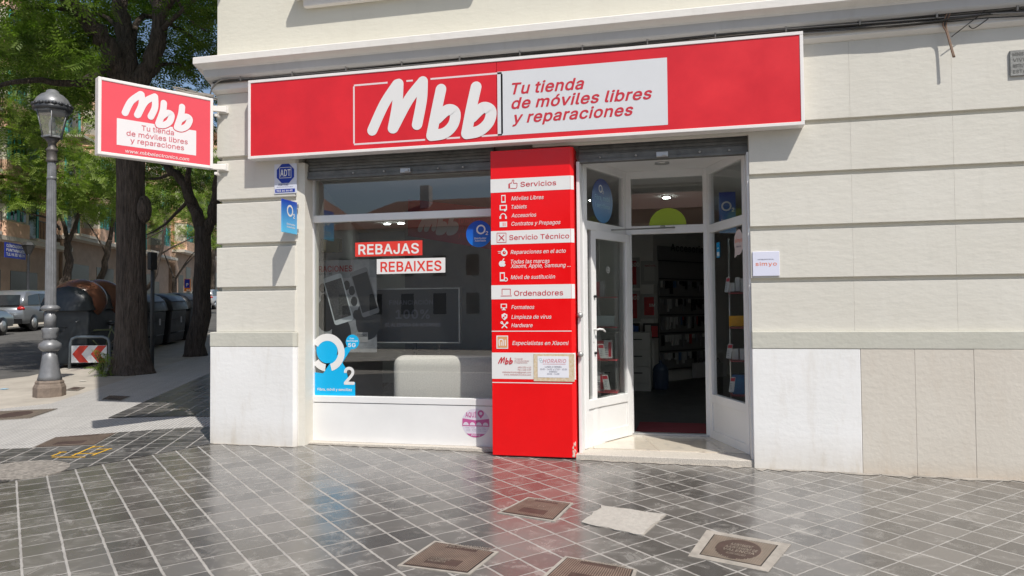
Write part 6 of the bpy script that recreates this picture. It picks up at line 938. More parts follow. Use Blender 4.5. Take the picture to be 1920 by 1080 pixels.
# broken phone poster
P=wallpl(.62); t=thing('phone_poster','poster of hands holding a cracked white phone inside the left of the window','poster',P.at(*P.uv(592,640)))
a=P.uv(560,660); b=P.uv(706,486); mb=MB(); mb.pprism(P,[(a[0],a[1]),(b[0],a[1]),(b[0],b[1]),(a[0],b[1])],-.006,0); mb.build('board',mat('poster_grey',(.42,.43,.44),.5,col2=(.10,.10,.11),vscale=2.0),t)
mb=MB()
def phone(cx,cy,wd,ht,rot,h,mi0,mi1):
    c=P.uv(cx,cy); k=.0056; ca,sa=math.cos(rot),math.sin(rot)
    def pr(w_,h_,oy=0,r_=.012): 
        pts=[]
        for sx_,sy_,a0 in ((1,1,0),(-1,1,90),(-1,-1,180),(1,-1,270)):
            for i in range(4): an=R(a0+30*i); pts.append((sx_*(w_/2-r_)+r_*math.cos(an),sy_*(h_/2-r_)+r_*math.sin(an)+oy))
        return [(c[0]+x*ca-y*sa,c[1]+x*sa+y*ca) for x,y in pts]
    mb.sheet(P,pr(wd,ht,0,.03),h,mi0); mb.sheet(P,pr(wd*.88,ht*.80,.0,.006),h+.001,mi1)
phone(634,561,.24,.56,R(16),.002,0,1); phone(684,548,.22,.54,R(17),.001,2,3)
for fx,fy in ((605,540),(607,560),(612,585),(618,603),(650,535),(660,545),(664,565),(668,590)): mb.disc(P,P.uv(fx,fy),.04,.0006+.0001*((fx*7)%9),3,16,ry=.055)
for hx,hy,hr in ((612,590,.13),(640,625,.12),(690,600,.15)): mb.disc(P,P.uv(hx,hy),hr,.0003+.00002*hx/100,3,24,ry=hr*1.5)
mb.build('phone_picture',[mat('phone_white',(.55,.58,.60),.4),mat('cracked_screen',(.02,.02,.022),.3,col2=(.13,.13,.13),vscale=70),mat('phone_edge_grey',(.2,.2,.21),.4),mat('hand_black',(.012,.012,.013),.6)],t)
mb=MB(); a=P.uv(560,505); b=P.uv(664,487); mb.rect(P,a[0],b[0],P.uv(590,512)[1],b[1],.0035,0); ptxt(mb,'REPARACIONES',P,(566,509.5),(661,509.5),10.5,.005,1,.04); ptxt(mb,'MÓVIL - TABLETS - PC',P,(570,516),(623,516),3.6,.0045,2,.02)
a=P.uv(668,642); b=P.uv(690,623); mb.rect(P,a[0],b[0],a[1],b[1],.0035,0); ptxt(mb,'TODAS',P,(670,631),(688,631),5,.0045,2,.02); mb.build('poster_lettering',[mat('poster_strip',(.30,.29,.29),.5),mat('poster_red',(.28,.03,.03),.5),mat('poster_dark',(.06,.06,.06),.5)],t)
# screen on a pole
P=wallpl(.75); a=P.uv(686,641); b=P.uv(860,541)
t=thing('window_screen','wide dark display screen on a black pole facing out of the window','screen',(W(776,745,.75)[0],.75,.3))
mb=MB(); mb.box(a[0],b[0],.75,.80,a[1],b[1]); mb.build('screen_panel',dk,t)
mb=MB(); 
for (x0,x1,z0,z1) in ((a[0]-.012,b[0]+.012,b[1],b[1]+.012),(a[0]-.012,b[0]+.012,a[1]-.012,a[1]),(a[0]-.012,a[0],a[1],b[1]),(b[0],b[0]+.012,a[1],b[1])): mb.box(x0,x1,.742,.80,z0,z1)
mb.build('screen_bezel',steel,t)
mb=MB(); ptxt(mb,'FINANCIACIÓN',P,(730,571),(812,571),8,.003,0,.02); ptxt(mb,'100%',P,(742,597),(806,597),16,.003,0,.03); ptxt(mb,'SÍ, AL ESPERA SIN INTERESES',P,(722,612),(826,612),6,.003,0,.02); mb.build('screen_lettering',mat('dim_screen_text',(.07,.07,.09),.5),t)
x=W(778,700,.78)[0]; mb=MB(); mb.tube([(x,.79,.08),(x,.79,a[1])],.024,12); mb.tube(smooth_pts([(x+.02,.76,.9),(x+.06,.72,.6),(x+.10,.7,.35)]),.004,6); mb.build('screen_pole',blackm,t)
x2=W(830,700,.7)[0]; mb=MB(); mb.tube(smooth_pts([(W(825,648,.7)[0],.70,1.1),(W(818,690,.7)[0],.69,.8),(W(797,740,.7)[0],.66,.48),(W(790,760,.7)[0],.66,.3)]),.004,6); tag(mb.build('power_cable',cabled),'thin black cable hanging from the display screen in front of the cushion','cable')
# couch back
a=W(736,760,.55); b=W(930,668,.55)
mb=MB(); fab=mat('grey_linen',(.70,.65,.60),.9,var=.10,vscale=60,bump=.3,bscale=300)
mb.box(a[0],b[0]+.1,.50,.78,.30,b[1])
t=thing('upholstered_bench','beige grey fabric bench back leaning behind the window at lower right','bench',((a[0]+b[0])/2,.6,.08))
o=mb.build('backrest',fab,t,bevel=.11,seg=6); 
for p_ in o.data.polygons: p_.use_smooth=True
mb=MB(); mb.box(a[0]+.05,b[0],.52,1.15,.08,.40); mb.build('seat',fab,t,bevel=.03)
# window display ledge
mb=MB(); mb.box(-4.0,-1.95,.31,.48,.08,.44); mb.box(-4.0,-1.95,.31,1.0,.60,.61) if False else None
tag(mb.build('display_ledge',mat('ledge_grey',(.16,.155,.15),.5)),'low grey ledge just behind the shop window glass','ledge')
mb=MB(); mb.box(-4.0,-1.2,2.9,2.96,.08,2.9); tag(mb.build('partition_panel',mat('panel_dark_grey',(.26,.25,.24),.6,col2=(.42,.41,.38),vscale=.9)),'dark grey dividing panel inside the shop behind the window display','panel')
mb=MB(); mb.box(-4.3,-1.2,1.2,2.6,.86,.9); mb.box(-4.25,-4.2,1.25,2.55,.08,.86); mb.box(-1.3,-1.25,1.25,2.55,.08,.86); tag(mb.build('counter_table',mat('counter_grey',(.42,.41,.40),.4)),'grey table top behind the window screen','table')
# hung paper boxes upper left
P=wallpl(.9); a=P.uv(602,473);b=P.uv(634,447); mb=MB(); mb.box(a[0],b[0],.9,1.0,a[1],b[1]); tag(mb.build('cardboard_box',mat('olive_card',(.20,.19,.11),.7)),'olive cardboard box behind the upper left of the window','box',)
# drawers
t=thing('drawer_cabinet','white chest of drawers seen through the open door','cabinet',(-1.1,5.75,.08))
dw=mat('drawer_white',(.50,.49,.47),.5); mb=MB(); mb.box(-1.75,-.67,5.52,6.1,.08,1.06); mb.build('carcass',dw,t,bevel=.004)
for k in range(3):
    z=.22+.28*k
    for x0,x1 in ((-1.74,-1.215),(-1.205,-.68)):
        mb=MB(); mb.box(x0,x1,5.50,5.518,z,z+.272); d_=mb.build('drawer_front',dw,t,bevel=.004)
        mb=MB(); mb.box((x0+x1)/2-.0,(x0+x1)/2+.14,5.485,5.50,z+.16,z+.175); mb.build('drawer_handle',blackm,d_)
# wall posters beside
frames=mat('poster_frame_grey',(.36,.35,.34),.6)
def wallposter(px0,px1,py0,py1,y,M,label,txts=()):
    P=wallpl(y); a=P.uv(px0,py1); b=P.uv(px1,py0); t=thing('framed_poster',label,'poster',P.at(a[0],a[1]))
    mb=MB(); mb.box(a[0]-.06,b[0]+.06,y,y+.02,a[1]-.06,b[1]+.06); mb.build('frame',frames,t); mb=MB(); mb.box(a[0],b[0],y-.006,y,a[1],b[1]); mb.build('print',M,t)
    P=wallpl(y-.006); mb=MB()
    for s,x,yy,w_,h_,m_ in txts: 
        q=P.uv(x,yy); txt(mb,s,P,q[0],q[1],w_,h_,.002,m_,.03)
    if txts: mb.build('poster_lettering',[mat('dim_red',(.3,.02,.03)),vwhite],t)
pr=mat('poster_print_red',(.42,.03,.035),.5,var=.3,vscale=5); pw=mat('poster_print_white',(.45,.44,.42),.5)
wallposter(1166,1193,489,534,6.33,pr,'red poster at upper left of the wall seen through the door',(('5GO',1184,500,.14,.07,1),))
wallposter(1208,1227,495,527,6.33,pw,'white framed poster high on the wall seen through the door',(('MÓVIL',1209,500,.2,.03,0),))
wallposter(1166,1194,551,597,6.33,pr,'red poster at lower left of the wall seen through the door',(('5GO',1184,562,.14,.07,1),))
wallposter(1208,1226,557,591,6.33,pr,'red poster in a pale frame above the drawers',(('SIM',1217,575,.1,.05,1),))
for (x0,x1,M,l) in ((1180,1199,mat('box_blue',(.03,.10,.35),.4),'dark wall tray with a blue box seen through the door'),(1206,1236,pr,'dark wall tray with a white and a red box above the drawers')):
    P=wallpl(6.2); a=P.uv(x0,634); b=P.uv(x1,606); t=thing('wall_tray',l,'tray',P.at(a[0],a[1])); mb=MB(); mb.box(a[0],b[0],6.22,6.345,a[1],b[1]); mb.build('tray',dk,t)
    mb=MB(); mb.box(a[0]+.12*(b[0]-a[0]),a[0]+.48*(b[0]-a[0]),6.15,6.215,a[1]+.02,b[1]-.03); mb.build('packet',pw if x0>1200 else M,t); mb=MB(); mb.box(a[0]+.52*(b[0]-a[0]),a[0]+.9*(b[0]-a[0]),6.15,6.215,a[1]+.02,b[1]-.05); mb.build('packet',M,t)
# accessory wall
P=Pl((-.66,7.05,0),(.583,.813,0),(0,0,1)); P.n
t=thing('accessory_display','slatted wall display of hanging phone accessories below the word Accesorios','display',P.at(0,0,0))
mb=MB(); x0,x1=.08,1.62; zA=zat(-.2,7.7,690); zB=zat(-.2,7.7,484)
mb.pprism(P,[(x0,zA),(x1,zA),(x1,2.65),(x0,2.65)],.02,.05); mb.build('back_board',mat('board_grey',(.20,.195,.195),.6),t)
mb=MB(); nrow=6; hs_=(2.36-zA)/nrow
for k in range(nrow+1): mb.pprism(P,[(x0,zA+hs_*k),(x1,zA+hs_*k),(x1,zA+hs_*k+.02),(x0,zA+hs_*k+.02)],.05,.075)
mb.build('rail',dk,t)
ptM=[mat('packet_white',(.55,.55,.55),.4),dk,mat('packet_grey',(.22,.22,.24),.4),mat('packet_red',(.40,.05,.05),.4),mat('packet_blue',(.08,.16,.30),.4)]
n_=0
for k in range(nrow):
    x=x0+.03
    while x<x1-.08:
        w_=random.uniform(.025,.07); h_=random.uniform(.06,hs_-.09); mb=MB(); zt2=zA+hs_*(k+1)-.03; mb.pprism(P,[(x,zt2-h_),(x+w_,zt2-h_),(x+w_,zt2),(x,zt2)],.06,.09)
        if n_<95: mb.build('accessory_packet',random.choice(ptM[:3]*3+ptM),t); n_+=1
        x+=w_+random.uniform(.012,.045)
mb=MB(); ptxt(mb,'Accesorios',P,(1253,472),(1322,474),13,.055,0,.03); mb.build('display_lettering',dk,t)
for (px,lab) in ((1303,'white paper shopping bag hanging below the accessory display'),(1335,'second white shopping bag beside the first below the display')):
    a=P.uv(px-12,708); b=P.uv(px+12,678); mb=MB(); mb.pprism(P,[(a[0],a[1]),(b[0],a[1]),(b[0]-.0,b[1]),(a[0],b[1])],.08,.2)
    t=thing('shopping_bag',lab,'bag',P.at(a[0],a[1],.1)); mb.build('bag_body',mat('bag_white',(.55,.54,.56),.6),t,bevel=.01)
    mb=MB(); mb.tube(smooth_pts([P.at((a[0]*2+b[0])/3,b[1],.14),P.at((a[0]+b[0])/2,b[1]+.09,.14),P.at((a[0]+b[0]*2)/3,b[1],.14)]),.006,6); mb.build('bag_handle',dk,t)
mb=MB(); mb.lathe((-.52,5.9,.08),[(.13,0),(.135,.03),(.135,.28),(.13,.30),(.135,.33),(.11,.40),(.03,.45),(.03,.49)],20); tag(mb.build('water_jug',mat('dark_water_jug',(.05,.07,.12),.15)),'dark plastic water jug on the floor beside the drawers','bottle')
mb=MB(); mb.box(-.62,.15,1.30,2.0,.08,.092); tag(mb.build('door_mat',mat('dark_red_mat',(.13,.012,.02),.95,var=.2,vscale=80)),'dark red mat just inside the doorway','mat')
# ceiling lamps
for i,(x,y,lab) in enumerate(((-.3,3.2,'small round lit ceiling spot seen above the door'),(1.0,2.3,'large round lit ceiling lamp behind the right porch pane'),(W(726,422,4.9)[0],4.9,'left one of two small ceiling spots just inside the window'),(W(752,423,4.9)[0],4.9,'right one of two small ceiling spots just inside the window'))):
    t=thing('ceiling_light',lab,'lamp',(x,y,2.98)); r=.05 if i==0 else .16 if i==1 else .055
    mb=MB(); mb.lathe((x,y,2.985),[(r*1.2,.01),(r*1.2,0),(r,-.004)],28); mb.build('trim_ring',white,t); mb=MB(); mb.lathe((x,y,2.975),[(r,0),(r*.98,-.004)],28); mb.build('lamp_disc',mat('lit_lamp',(1,1,1),emit=(.9,1,.95),estr=30),t)
# shelf towers behind the porch panes
shr=mat('red_glass_shelf',(.35,.06,.07),.3)
wb,rb=mat('box_white',(.66,.66,.66),.4),mat('box_red',(.60,.03,.06),.4)
def boxthing(px,py0,py1,wpx,y,M,label,stripe=None,depth=.05,slant=0,txts=None):
    P=wallpl(y); a=P.uv(px-wpx/2,py1); b=P.uv(px+wpx/2,py0); t=thing('product_box',label,'box',P.at(a[0],a[1]),'boxes on the porch shelves')
    sl_=slant; q=[(a[0],a[1]),(b[0],a[1]),(b[0]+sl_,b[1]),(a[0]+sl_,b[1])]
    mb=MB(); mb.pprism(P,q,-depth,0); mb.build('carton',M,t,bevel=.002)
    if stripe:
        mb=MB(); w_=(b[0]-a[0]); mb.sheet(P,[(a[0]+.55*w_+sl_*.1,a[1]+.1*(b[1]-a[1])),(a[0]+.9*w_+sl_*.1,a[1]+.1*(b[1]-a[1])),(a[0]+.9*w_+sl_*.9,a[1]+.9*(b[1]-a[1])),(a[0]+.55*w_+sl_*.9,a[1]+.9*(b[1]-a[1]))],.001,0) if stripe!='band' else mb.sheet(P,[(a[0]+.08*w_+sl_*.72,a[1]+.72*(b[1]-a[1])),(b[0]-.08*w_+sl_*.72,a[1]+.72*(b[1]-a[1])),(b[0]-.08*w_+sl_*.94,a[1]+.94*(b[1]-a[1])),(a[0]+.08*w_+sl_*.94,a[1]+.94*(b[1]-a[1]))],.001,0)
        for j in range(4): mb.rect(P,a[0]+.15*w_+sl_*.3,a[0]+.5*w_+sl_*.3,a[1]+(.2+.12*j)*(b[1]-a[1]),a[1]+(.23+.12*j)*(b[1]-a[1]),.0012,1)
        mb.build('box_print',[rb,mat('small_grey_print',(.2,.18,.25),.5)],t)
    return t
yL=.95
boxthing(1134,592,611,34,yL,mat('box_pale_teal',(.50,.60,.58),.4),'pale green twin product box on the top shelf behind the open door')
boxthing(1127,639,673,18,yL,rb,'red product box on the middle shelf behind the open door')
boxthing(1140,638,672,15,yL-.02,wb,'white product box with a red stripe on the middle shelf behind the open door','s')
boxthing(1131,645,672,11,yL-.09,wb,'slanted white price card leaning on the middle shelf behind the open door','band',.006,-.03)
boxthing(1125,698,733,14,yL,wb,'white product box with a red stripe on the bottom shelf behind the open door','s')
boxthing(1139,703,731,11,yL-.05,wb,'slanted white price card on the bottom shelf behind the open door','band',.006,-.03)
boxthing(1120,528,556,10,yL,rb,'small red box on the upper shelf behind the open door')
boxthing(1129,527,556,9,yL-.01,mat('box_grey',(.3,.3,.31),.4),'grey phone box on the upper shelf behind the open door')
yR=.86
boxthing(1382,592,612,29,yR,mat('box_orange',(.75,.36,.01),.4),'orange product box on a shelf behind the right porch pane')
boxthing(1366,645,672,9,yR-.05,wb,'slanted white price card in the middle of the right porch pane','band',.006,.02)
boxthing(1379,654,674,11,yR,wb,'small white box on the middle shelf of the right porch pane')
boxthing(1392,654,675,9,yR,wb,'small white box at the right end of the middle shelf')
boxthing(1385,703,739,22,yR,mat('tablet_box_blue',(.03,.06,.25),.3,col2=(.03,.25,.45),vscale=9),'dark blue tablet box on the bottom shelf of the right porch pane')
boxthing(1371,707,735,9,yR-.08,wb,'slanted white price card before the dark blue tablet box','band',.006,.02)
boxthing(1383,520,546,8,yR,wb,'tall white phone box on the upper shelf of the right porch pane')
boxthing(1373,530,547,9,yR,wb,'short white phone box on the upper shelf of the right porch pane')
boxthing(1393,522,547,8,yR,wb,'narrow white phone box at the right end of the upper shelf')
boxthing(1362,520,548,7,yR-.05,wb,'white price card at the left end of the upper shelf','band',.006,.02)
for (lab,y,x0,x1,zs) in (('display shelf tower of red glass behind the open door',yL,W(1116,0,yL)[0],W(1155,0,yL)[0],(556,612,673,733)),('display shelf tower of red glass behind the right porch pane',yR,W(1356,0,yR)[0],W(1400,0,yR)[0],(548,613,675,739))):
    t=thing('display_shelf',lab,'shelf',((x0+x1)/2,y,.08))
    for s_ in zs: z=zat((x0+x1)/2,y,s_); mb=MB(); mb.box(x0-(.12 if x0<0 else -.01),x1-(.03 if x0<0 else -.12),y-.09,y+.16,z-.014,z-.004); mb.build('shelf_board',shr,t)
    mb=MB()
    for xx in ((x0-.08,x1-.02) if x0<0 else (x0+.02,x1+.1)): mb.tube([(xx,y+.17,.08),(xx,y+.17,2.2)],.008,8)
    mb.build('shelf_post',alu,t)
# blue O2 light box in the right pane
P=wallpl(1.0); a=P.uv(1338,428);b=P.uv(1366,360); t=thing('light_box','tall blue O2 panel behind the upper right porch pane','sign',P.at(a[0]+.05,a[1]))
mb=MB(); mb.box(a[0]+.06,b[0]+.07,1.0,1.06,a[1]-.05,b[1]); mb.build('panel',grad('lightbox_blue',(.02,.25,.6),(.01,.04,.30),-.05,.35),t); mb=MB(); o2(mb,P,((a[0]+b[0])/2+.055,(a[1]+b[1])/2+.04),.052,.003); txt(mb,'Distribuidor',P,(a[0]+b[0])/2+.0,a[1]+.07,.13,.02,.003,0,.02); mb.build('panel_lettering',vwhite,t)
# ================================================================== GROUND COVERS
PG=Pl((0,0,0),(1,0,BX),(0,1,CY))
castiron=mat('worn_cast_iron',(.27,.21,.165),.5,.35,var=.25,vscale=12,rvar=.1); rusty=mat('rust_brown_iron',(.085,.055,.045),.55,.3,var=.3,vscale=10)
mortar=mat('pale_mortar',(.30,.275,.24),.85,var=.25,vscale=9,bump=.3)
def cover(name,label,cat,corners,inset,kind,words=(),group=None):
    q=[PG.uv(*p) for p in corners]; c=sum(q)/4; t=thing(name,label,cat,PG.at(*c),group)
    mb=MB(); mb.pprism(PG,[tuple(p) for p in q],.003,.009)
    mb.build('mortar_border',mortar,t)
    if kind=='patch':
        mb=MB(); n=28; L=[]
        for i in range(4):
            a,b=q[i],q[(i+1)%4]
            for j in range(7): L.append(tuple(a+(b-a)*j/7+RNG.normal(0,.010,2)))
        mb.pprism(PG,L,.009,.013); mb.build('mortar_fill',mat('cement_patch',(.37,.35,.315),.9,var=.12,vscale=22,bump=.6,bscale=45),t); return t
    e1=(q[1]-q[0]); e2=(q[3]-q[0]); f_=lambda u,v:(q[0]*(1-u)*(1-v)+q[1]*u*(1-v)+q[2]*u*v+q[3]*(1-u)*v)
    i_=inset; g_=i_-.014; mb=MB(); mb.pprism(PG,[tuple(f_(*k)) for k in ((g_,g_),(1-g_,g_),(1-g_,1-g_),(g_,1-g_))],.009,.0098); mb.build('joint_gap',mat('black_joint_sheet',(.02,.018,.015),.9),t); mb=MB(); mb.pprism(PG,[tuple(f_(*k)) for k in ((i_,i_),(1-i_,i_),(1-i_,1-i_),(i_,1-i_))],.009,.0105); mb.build('iron_plate',rusty if kind!='cross' else castiron,t)  # near-black sheet laid as the joint line around the plate
    mb=MB(); w_=1-2*i_
    if kind=='ribs':
        N=30
        for k in range(N):
            u=i_+w_*(k+.25)/N; u2=u+w_*.5/N
            spans=[(i_+.02,1-i_-.02)]
            if .25<u<.72: spans=[(i_+.02,.13+i_),(.42,1-i_-.14)]
            for a,b in spans: mb.sheet(PG,[tuple(f_(*k2)) for k2 in ((u,a),(u2,a),(u2,b),(u,b))],.0125)
        mb.build('plate_ribs',castiron,t)
    elif kind=='cross':
        N=26
        for k in range(N):
            for j in range(20):
                u=i_+w_*(k+.2)/N; v=i_+w_*(j+.2)/20; uc,vc=u-.5,v-.5
                if (uc/.27)**2+(vc/.33)**2<1: continue
                mb.sheet(PG,[tuple(f_(*k2)) for k2 in ((u,v),(u+w_*.6/N,v),(u+w_*.6/N,v+w_*.6/20),(u,v+w_*.6/20))],.0125)
        mb.build('plate_studs',mat('bright_worn_iron',(.30,.26,.21),.45,.4,var=.2,vscale=14),t)
        mb=MB(); mb.pprism(PG,[tuple(f_(.5+.27*math.cos(a_),.5+.33*math.sin(a_))) for a_ in np.linspace(0,2*math.pi,36,endpoint=False)],.0105,.0118); mb.build('oval_field',rusty,t)
    d=(e1)/np.linalg.norm(e1); mb=MB(); 
    for (u,v,w2,h2,s) in words:
        p=f_(u,v); txt(mb,s,PG,p[0],p[1],w2,h2,.0135,0,.02,0,'l',(d[0],d[1]))
    if words: mb.build('cast_lettering',mat('bright_worn_iron',(.30,.26,.21),.45,.4,var=.2,vscale=14),t)
    return t
cover('access_cover','ribbed rust brown access cover in the tiles straight in front of the red pillar','cover',((932,963),(1040,980),(1075,945),(990,934)),.06,'ribs',((.2,.86,.3,.03,'CANALIZACIONES'),(.45,.55,.06,.03,'2 X'),),'ribbed access covers')
cover('cement_patch','pale cement patch with ridged outline in the tiles between the iron covers','patch',((1090,982),(1205,1007),(1250,967),(1130,951)),.06,'patch')
cover('access_cover','ribbed dark access cover with a pale blob, leftmost of those in front of the shop','cover',((745,1063),(880,1080),(935,1037),(815,1016)),.06,'ribs',((.25,.9,.3,.03,'CANALIZACIONES'),(.25,.83,.3,.025,'TELEFONICAS'),(.28,.34,.13,.03,'AYUNTAMIENTO'),(.28,.26,.12,.03,'VALENCIA'),),'ribbed access covers')
cover('access_cover','reddish ribbed access cover cut by the bottom edge of the photo','cover',((1010,1089),(1180,1117),(1195,1070),(1060,1045)),.06,'ribs',((.2,.88,.3,.03,'CANALIZACIONES'),),'ribbed access covers')
cover('access_cover','studded iron cover with an oval centre and a wide pale mortar border','cover',((1290,1045),(1440,1075),(1483,1023),(1325,996)),.13,'cross',((.38,.60,.14,.045,'AJUNTAMENT'),(.34,.50,.20,.04,'AJUNTAMENT DE'),(.33,.40,.20,.04,'VALENCIA'),(.40,.30,.12,.03,'ALCANTARILLADO')))
q=PG.uv(40,883)
t=thing('round_cover','round stone-grey cover at the left edge of the tiles','cover',PG.at(*q)); mb=MB(); mb.pprism(PG,circ(q,.42,.36),.003,.013); mb.build('cover_plate',mat('granular_cover',(.22,.20,.175),.8,var=.5,vscale=28,bump=1,bscale=35),t)
cover('access_cover','grey ribbed cover lying in the pale paving beside the dark tile strip','cover',((60,841),(178,836),(222,812),(104,821)),.03,'ribs')
q=[(0,768),(85,770),(108,766),(60,768)]
cover('access_cover','long patterned cover in the pale paving left of the lamp post foot','cover',((-60,792),(55,785),(108,767),(0,772)),.02,'cross')
cover('access_cover','small round-cornered cover in the pavement just right of the lamp post','cover',((122,732),(145,733),(160,727),(138,726)),.05,'cross')
cover('access_cover','dark cover in the building shadow near the big tree','cover',((190,750),(225,752),(244,744),(205,742)),.05,'ribs')
yel=mat('yellow_road_paint',(.62,.36,.03),.7)
mb=MB()
for i,(a,b) in enumerate((((97,857),(118,849)),((97,859),(160,859)),((135,857),(178,838)),((173,856),(207,843)),((170,841),(195,839)),((110,850),(125,850)),((140,853),(185,852)),((180,845),(210,844)))):
    A=PG.uv(*a);B=PG.uv(*b); d=(B-A)/np.linalg.norm(B-A); n=np.array([-d[1],d[0]])*.012; mb.sheet(PG,[tuple(A-n),tuple(B-n),tuple(B+n),tuple(A+n)],.011+.0004*i)
tag(mb.build('survey_marks',yel),'yellow sprayed survey lines on the dark paving at lower left','marking')
mb=MB()
for (px,py) in ((96,710),(8,730),(155,715),(420,868),(612,930),(700,860)):
    q=PG.uv(px,py); 
    if px<200: mb.box(q[0]-.05,q[0]+.05,q[1]-.04,q[1]+.04,gz(*q)+.003,gz(*q)+.012,0 if px==8 else 1,None)
tag(mb.build('litter',[mat('blue_litter',(.3,.5,.65),.7),mat('pale_litter',(.6,.58,.52),.7)]),'scraps of white and blue litter on the pavement near the lamp post','litter')
# mortar smeared along the foot of the walls
def smear(x0,x1,y,w0,w1,name):
    k=int((x1-x0)/.05); a=[(x0+(x1-x0)*i/k, y) for i in range(k+1)]; b=[(x,y-abs(random.gauss(w0,w1))-.01) for x,_ in a[::-1]]
    mb=MB(); 
    for i in range(k):
        q=[a[i],b[k-i],b[k-i-1],a[i+1]]; mb.add([(x,y_,gz(x,y_)+.0075) for x,y_ in q],[(0,1,2,3)])
    tag(mb.build(name,mortar),kind='structure')
smear(-5.1,-4.08,-.04,.02,.02,'mortar_joint'); smear(-4.05,-1.95,.142,.015,.015,'mortar_joint'); smear(-1.05,.55,-.012,.02,.02,'mortar_joint'); smear(.55,1.6,-.04,.03,.03,'mortar_joint'); smear(1.6,4.6,-.04,.045,.025,'mortar_joint')
# ================================================================== STREET LAMP
lampm=mat('grey_painted_iron',(.20,.205,.215),.42,.25,var=.18,vscale=10,rvar=.08); lampd=mat('dark_lamp_iron',(.055,.058,.065),.4,.3,var=.2,vscale=14)
LX,LY=-9.9,2.64; LG=gz(LX,LY)
lp=thing('street_lamp','tall grey cast iron lamp post with a glass lantern at the pavement edge','street lamp',(LX,LY,LG))
B=(LX,LY,0)
mb=MB(); mb.lathe(B,[(.23,LG-.05),(.23,.30),(.215,.335),(.20,.36),(.205,.38),(.185,.41)],8,smooth=False); mb.build('stone_foot',mat('lamp_foot_brown',(.19,.15,.12),.75,var=.25,vscale=14,bump=.3),lp,bevel=.008)
mb=MB(); mb.lathe(B,[(.175,.41),(.16,.47),(.135,.60),(.115,.74),(.105,.86)],32,flute=.07); mb.build('fluted_base',lampm,lp)
mb=MB(); mb.lathe(B,[(.09,.86),(.12,.875),(.165,.93),(.155,.99),(.10,1.03),(.085,1.05)],24); mb.build('base_ring',lampm,lp)
mb=MB(); mb.lathe(B,[(.095,1.05),(.115,1.09),(.105,1.15),(.125,1.22),(.11,1.24)],16,flute=.12); mb.lathe(B,[(.085,1.24),(.085,1.50)],32,flute=.08); mb.build('lower_shaft',lampm,lp)
mb=MB(); mb.lathe(B,[(.09,1.50),(.13,1.52),(.145,1.55),(.12,1.58),(.085,1.60)],18,flute=.10); mb.build('collar',lampm,lp)
mb=MB(); mb.lathe(B,[(.080,1.60),(.072,2.7),(.062,3.88)],32,flute=.09,smooth=False); mb.lathe(B,[(.062,3.60),(.072,3.61),(.072,3.635),(.062,3.65)],24); mb.build('fluted_shaft',lampm,lp)
mb=MB(); mb.lathe(B,[(.062,3.88),(.078,3.89),(.085,3.91),(.075,3.93),(.072,4.05),(.08,4.06),(.088,4.08),(.07,4.10),(.055,4.13),(.06,4.19),(.12,4.27)],24); mb.build('capital',mat('brown_grey_iron',(.11,.10,.095),.5,.3,var=.2,vscale=12),lp)
lan=MB(); 
for k in range(6):
    a_=R(60*k+12); p0=(LX+.145*math.cos(a_),LY+.145*math.sin(a_),4.29); p1=(LX+.235*math.cos(a_),LY+.235*math.sin(a_),4.68); lan.tube([p0,p1],.009,6)
lan.lathe(B,[(.155,4.27),(.155,4.29),(.145,4.30)],6,smooth=False); lan.lathe(B,[(.235,4.67),(.25,4.68),(.25,4.70)],6,smooth=False)
lano=lan.build('lantern_frame',lampm,lp)
g=MB(); vs=[];fs=[]
for k in range(6):
    a_=R(60*k+12); vs+= [(LX+.14*math.cos(a_),LY+.14*math.sin(a_),4.295),(LX+.23*math.cos(a_),LY+.23*math.sin(a_),4.67)]
for k in range(6): fs.append((2*k,(2*k+2)%12,(2*k+3)%12,2*k+1))
g.add(vs,fs); g.build('lantern_glass',lampglass,lano)
mb=MB(); mb.lathe(B,[(.03,4.30),(.05,4.36),(.04,4.42),(.055,4.48),(.03,4.60),(.01,4.62)],12); mb.build('bulb',mat('milky_bulb',(.6,.62,.6),.2),lano)
mb=MB(); mb.lathe(B,[(.25,4.70),(.275,4.71),(.28,4.75),(.262,4.77)],24); 
for k in range(18):
    a_=R(20*k); mb.ell((LX+.262*math.cos(a_),LY+.262*math.sin(a_),4.785),(.04,.04,.028),8,5)
mb.build('crown_rim',lampd,lp)
mb=MB(); mb.lathe(B,[(.262,4.77),(.255,4.83),(.22,4.90),(.16,4.96),(.10,4.99),(.085,5.03),(.05,5.05),(.0,5.055)],28); mb.build('dome_cap',lampm,lp)
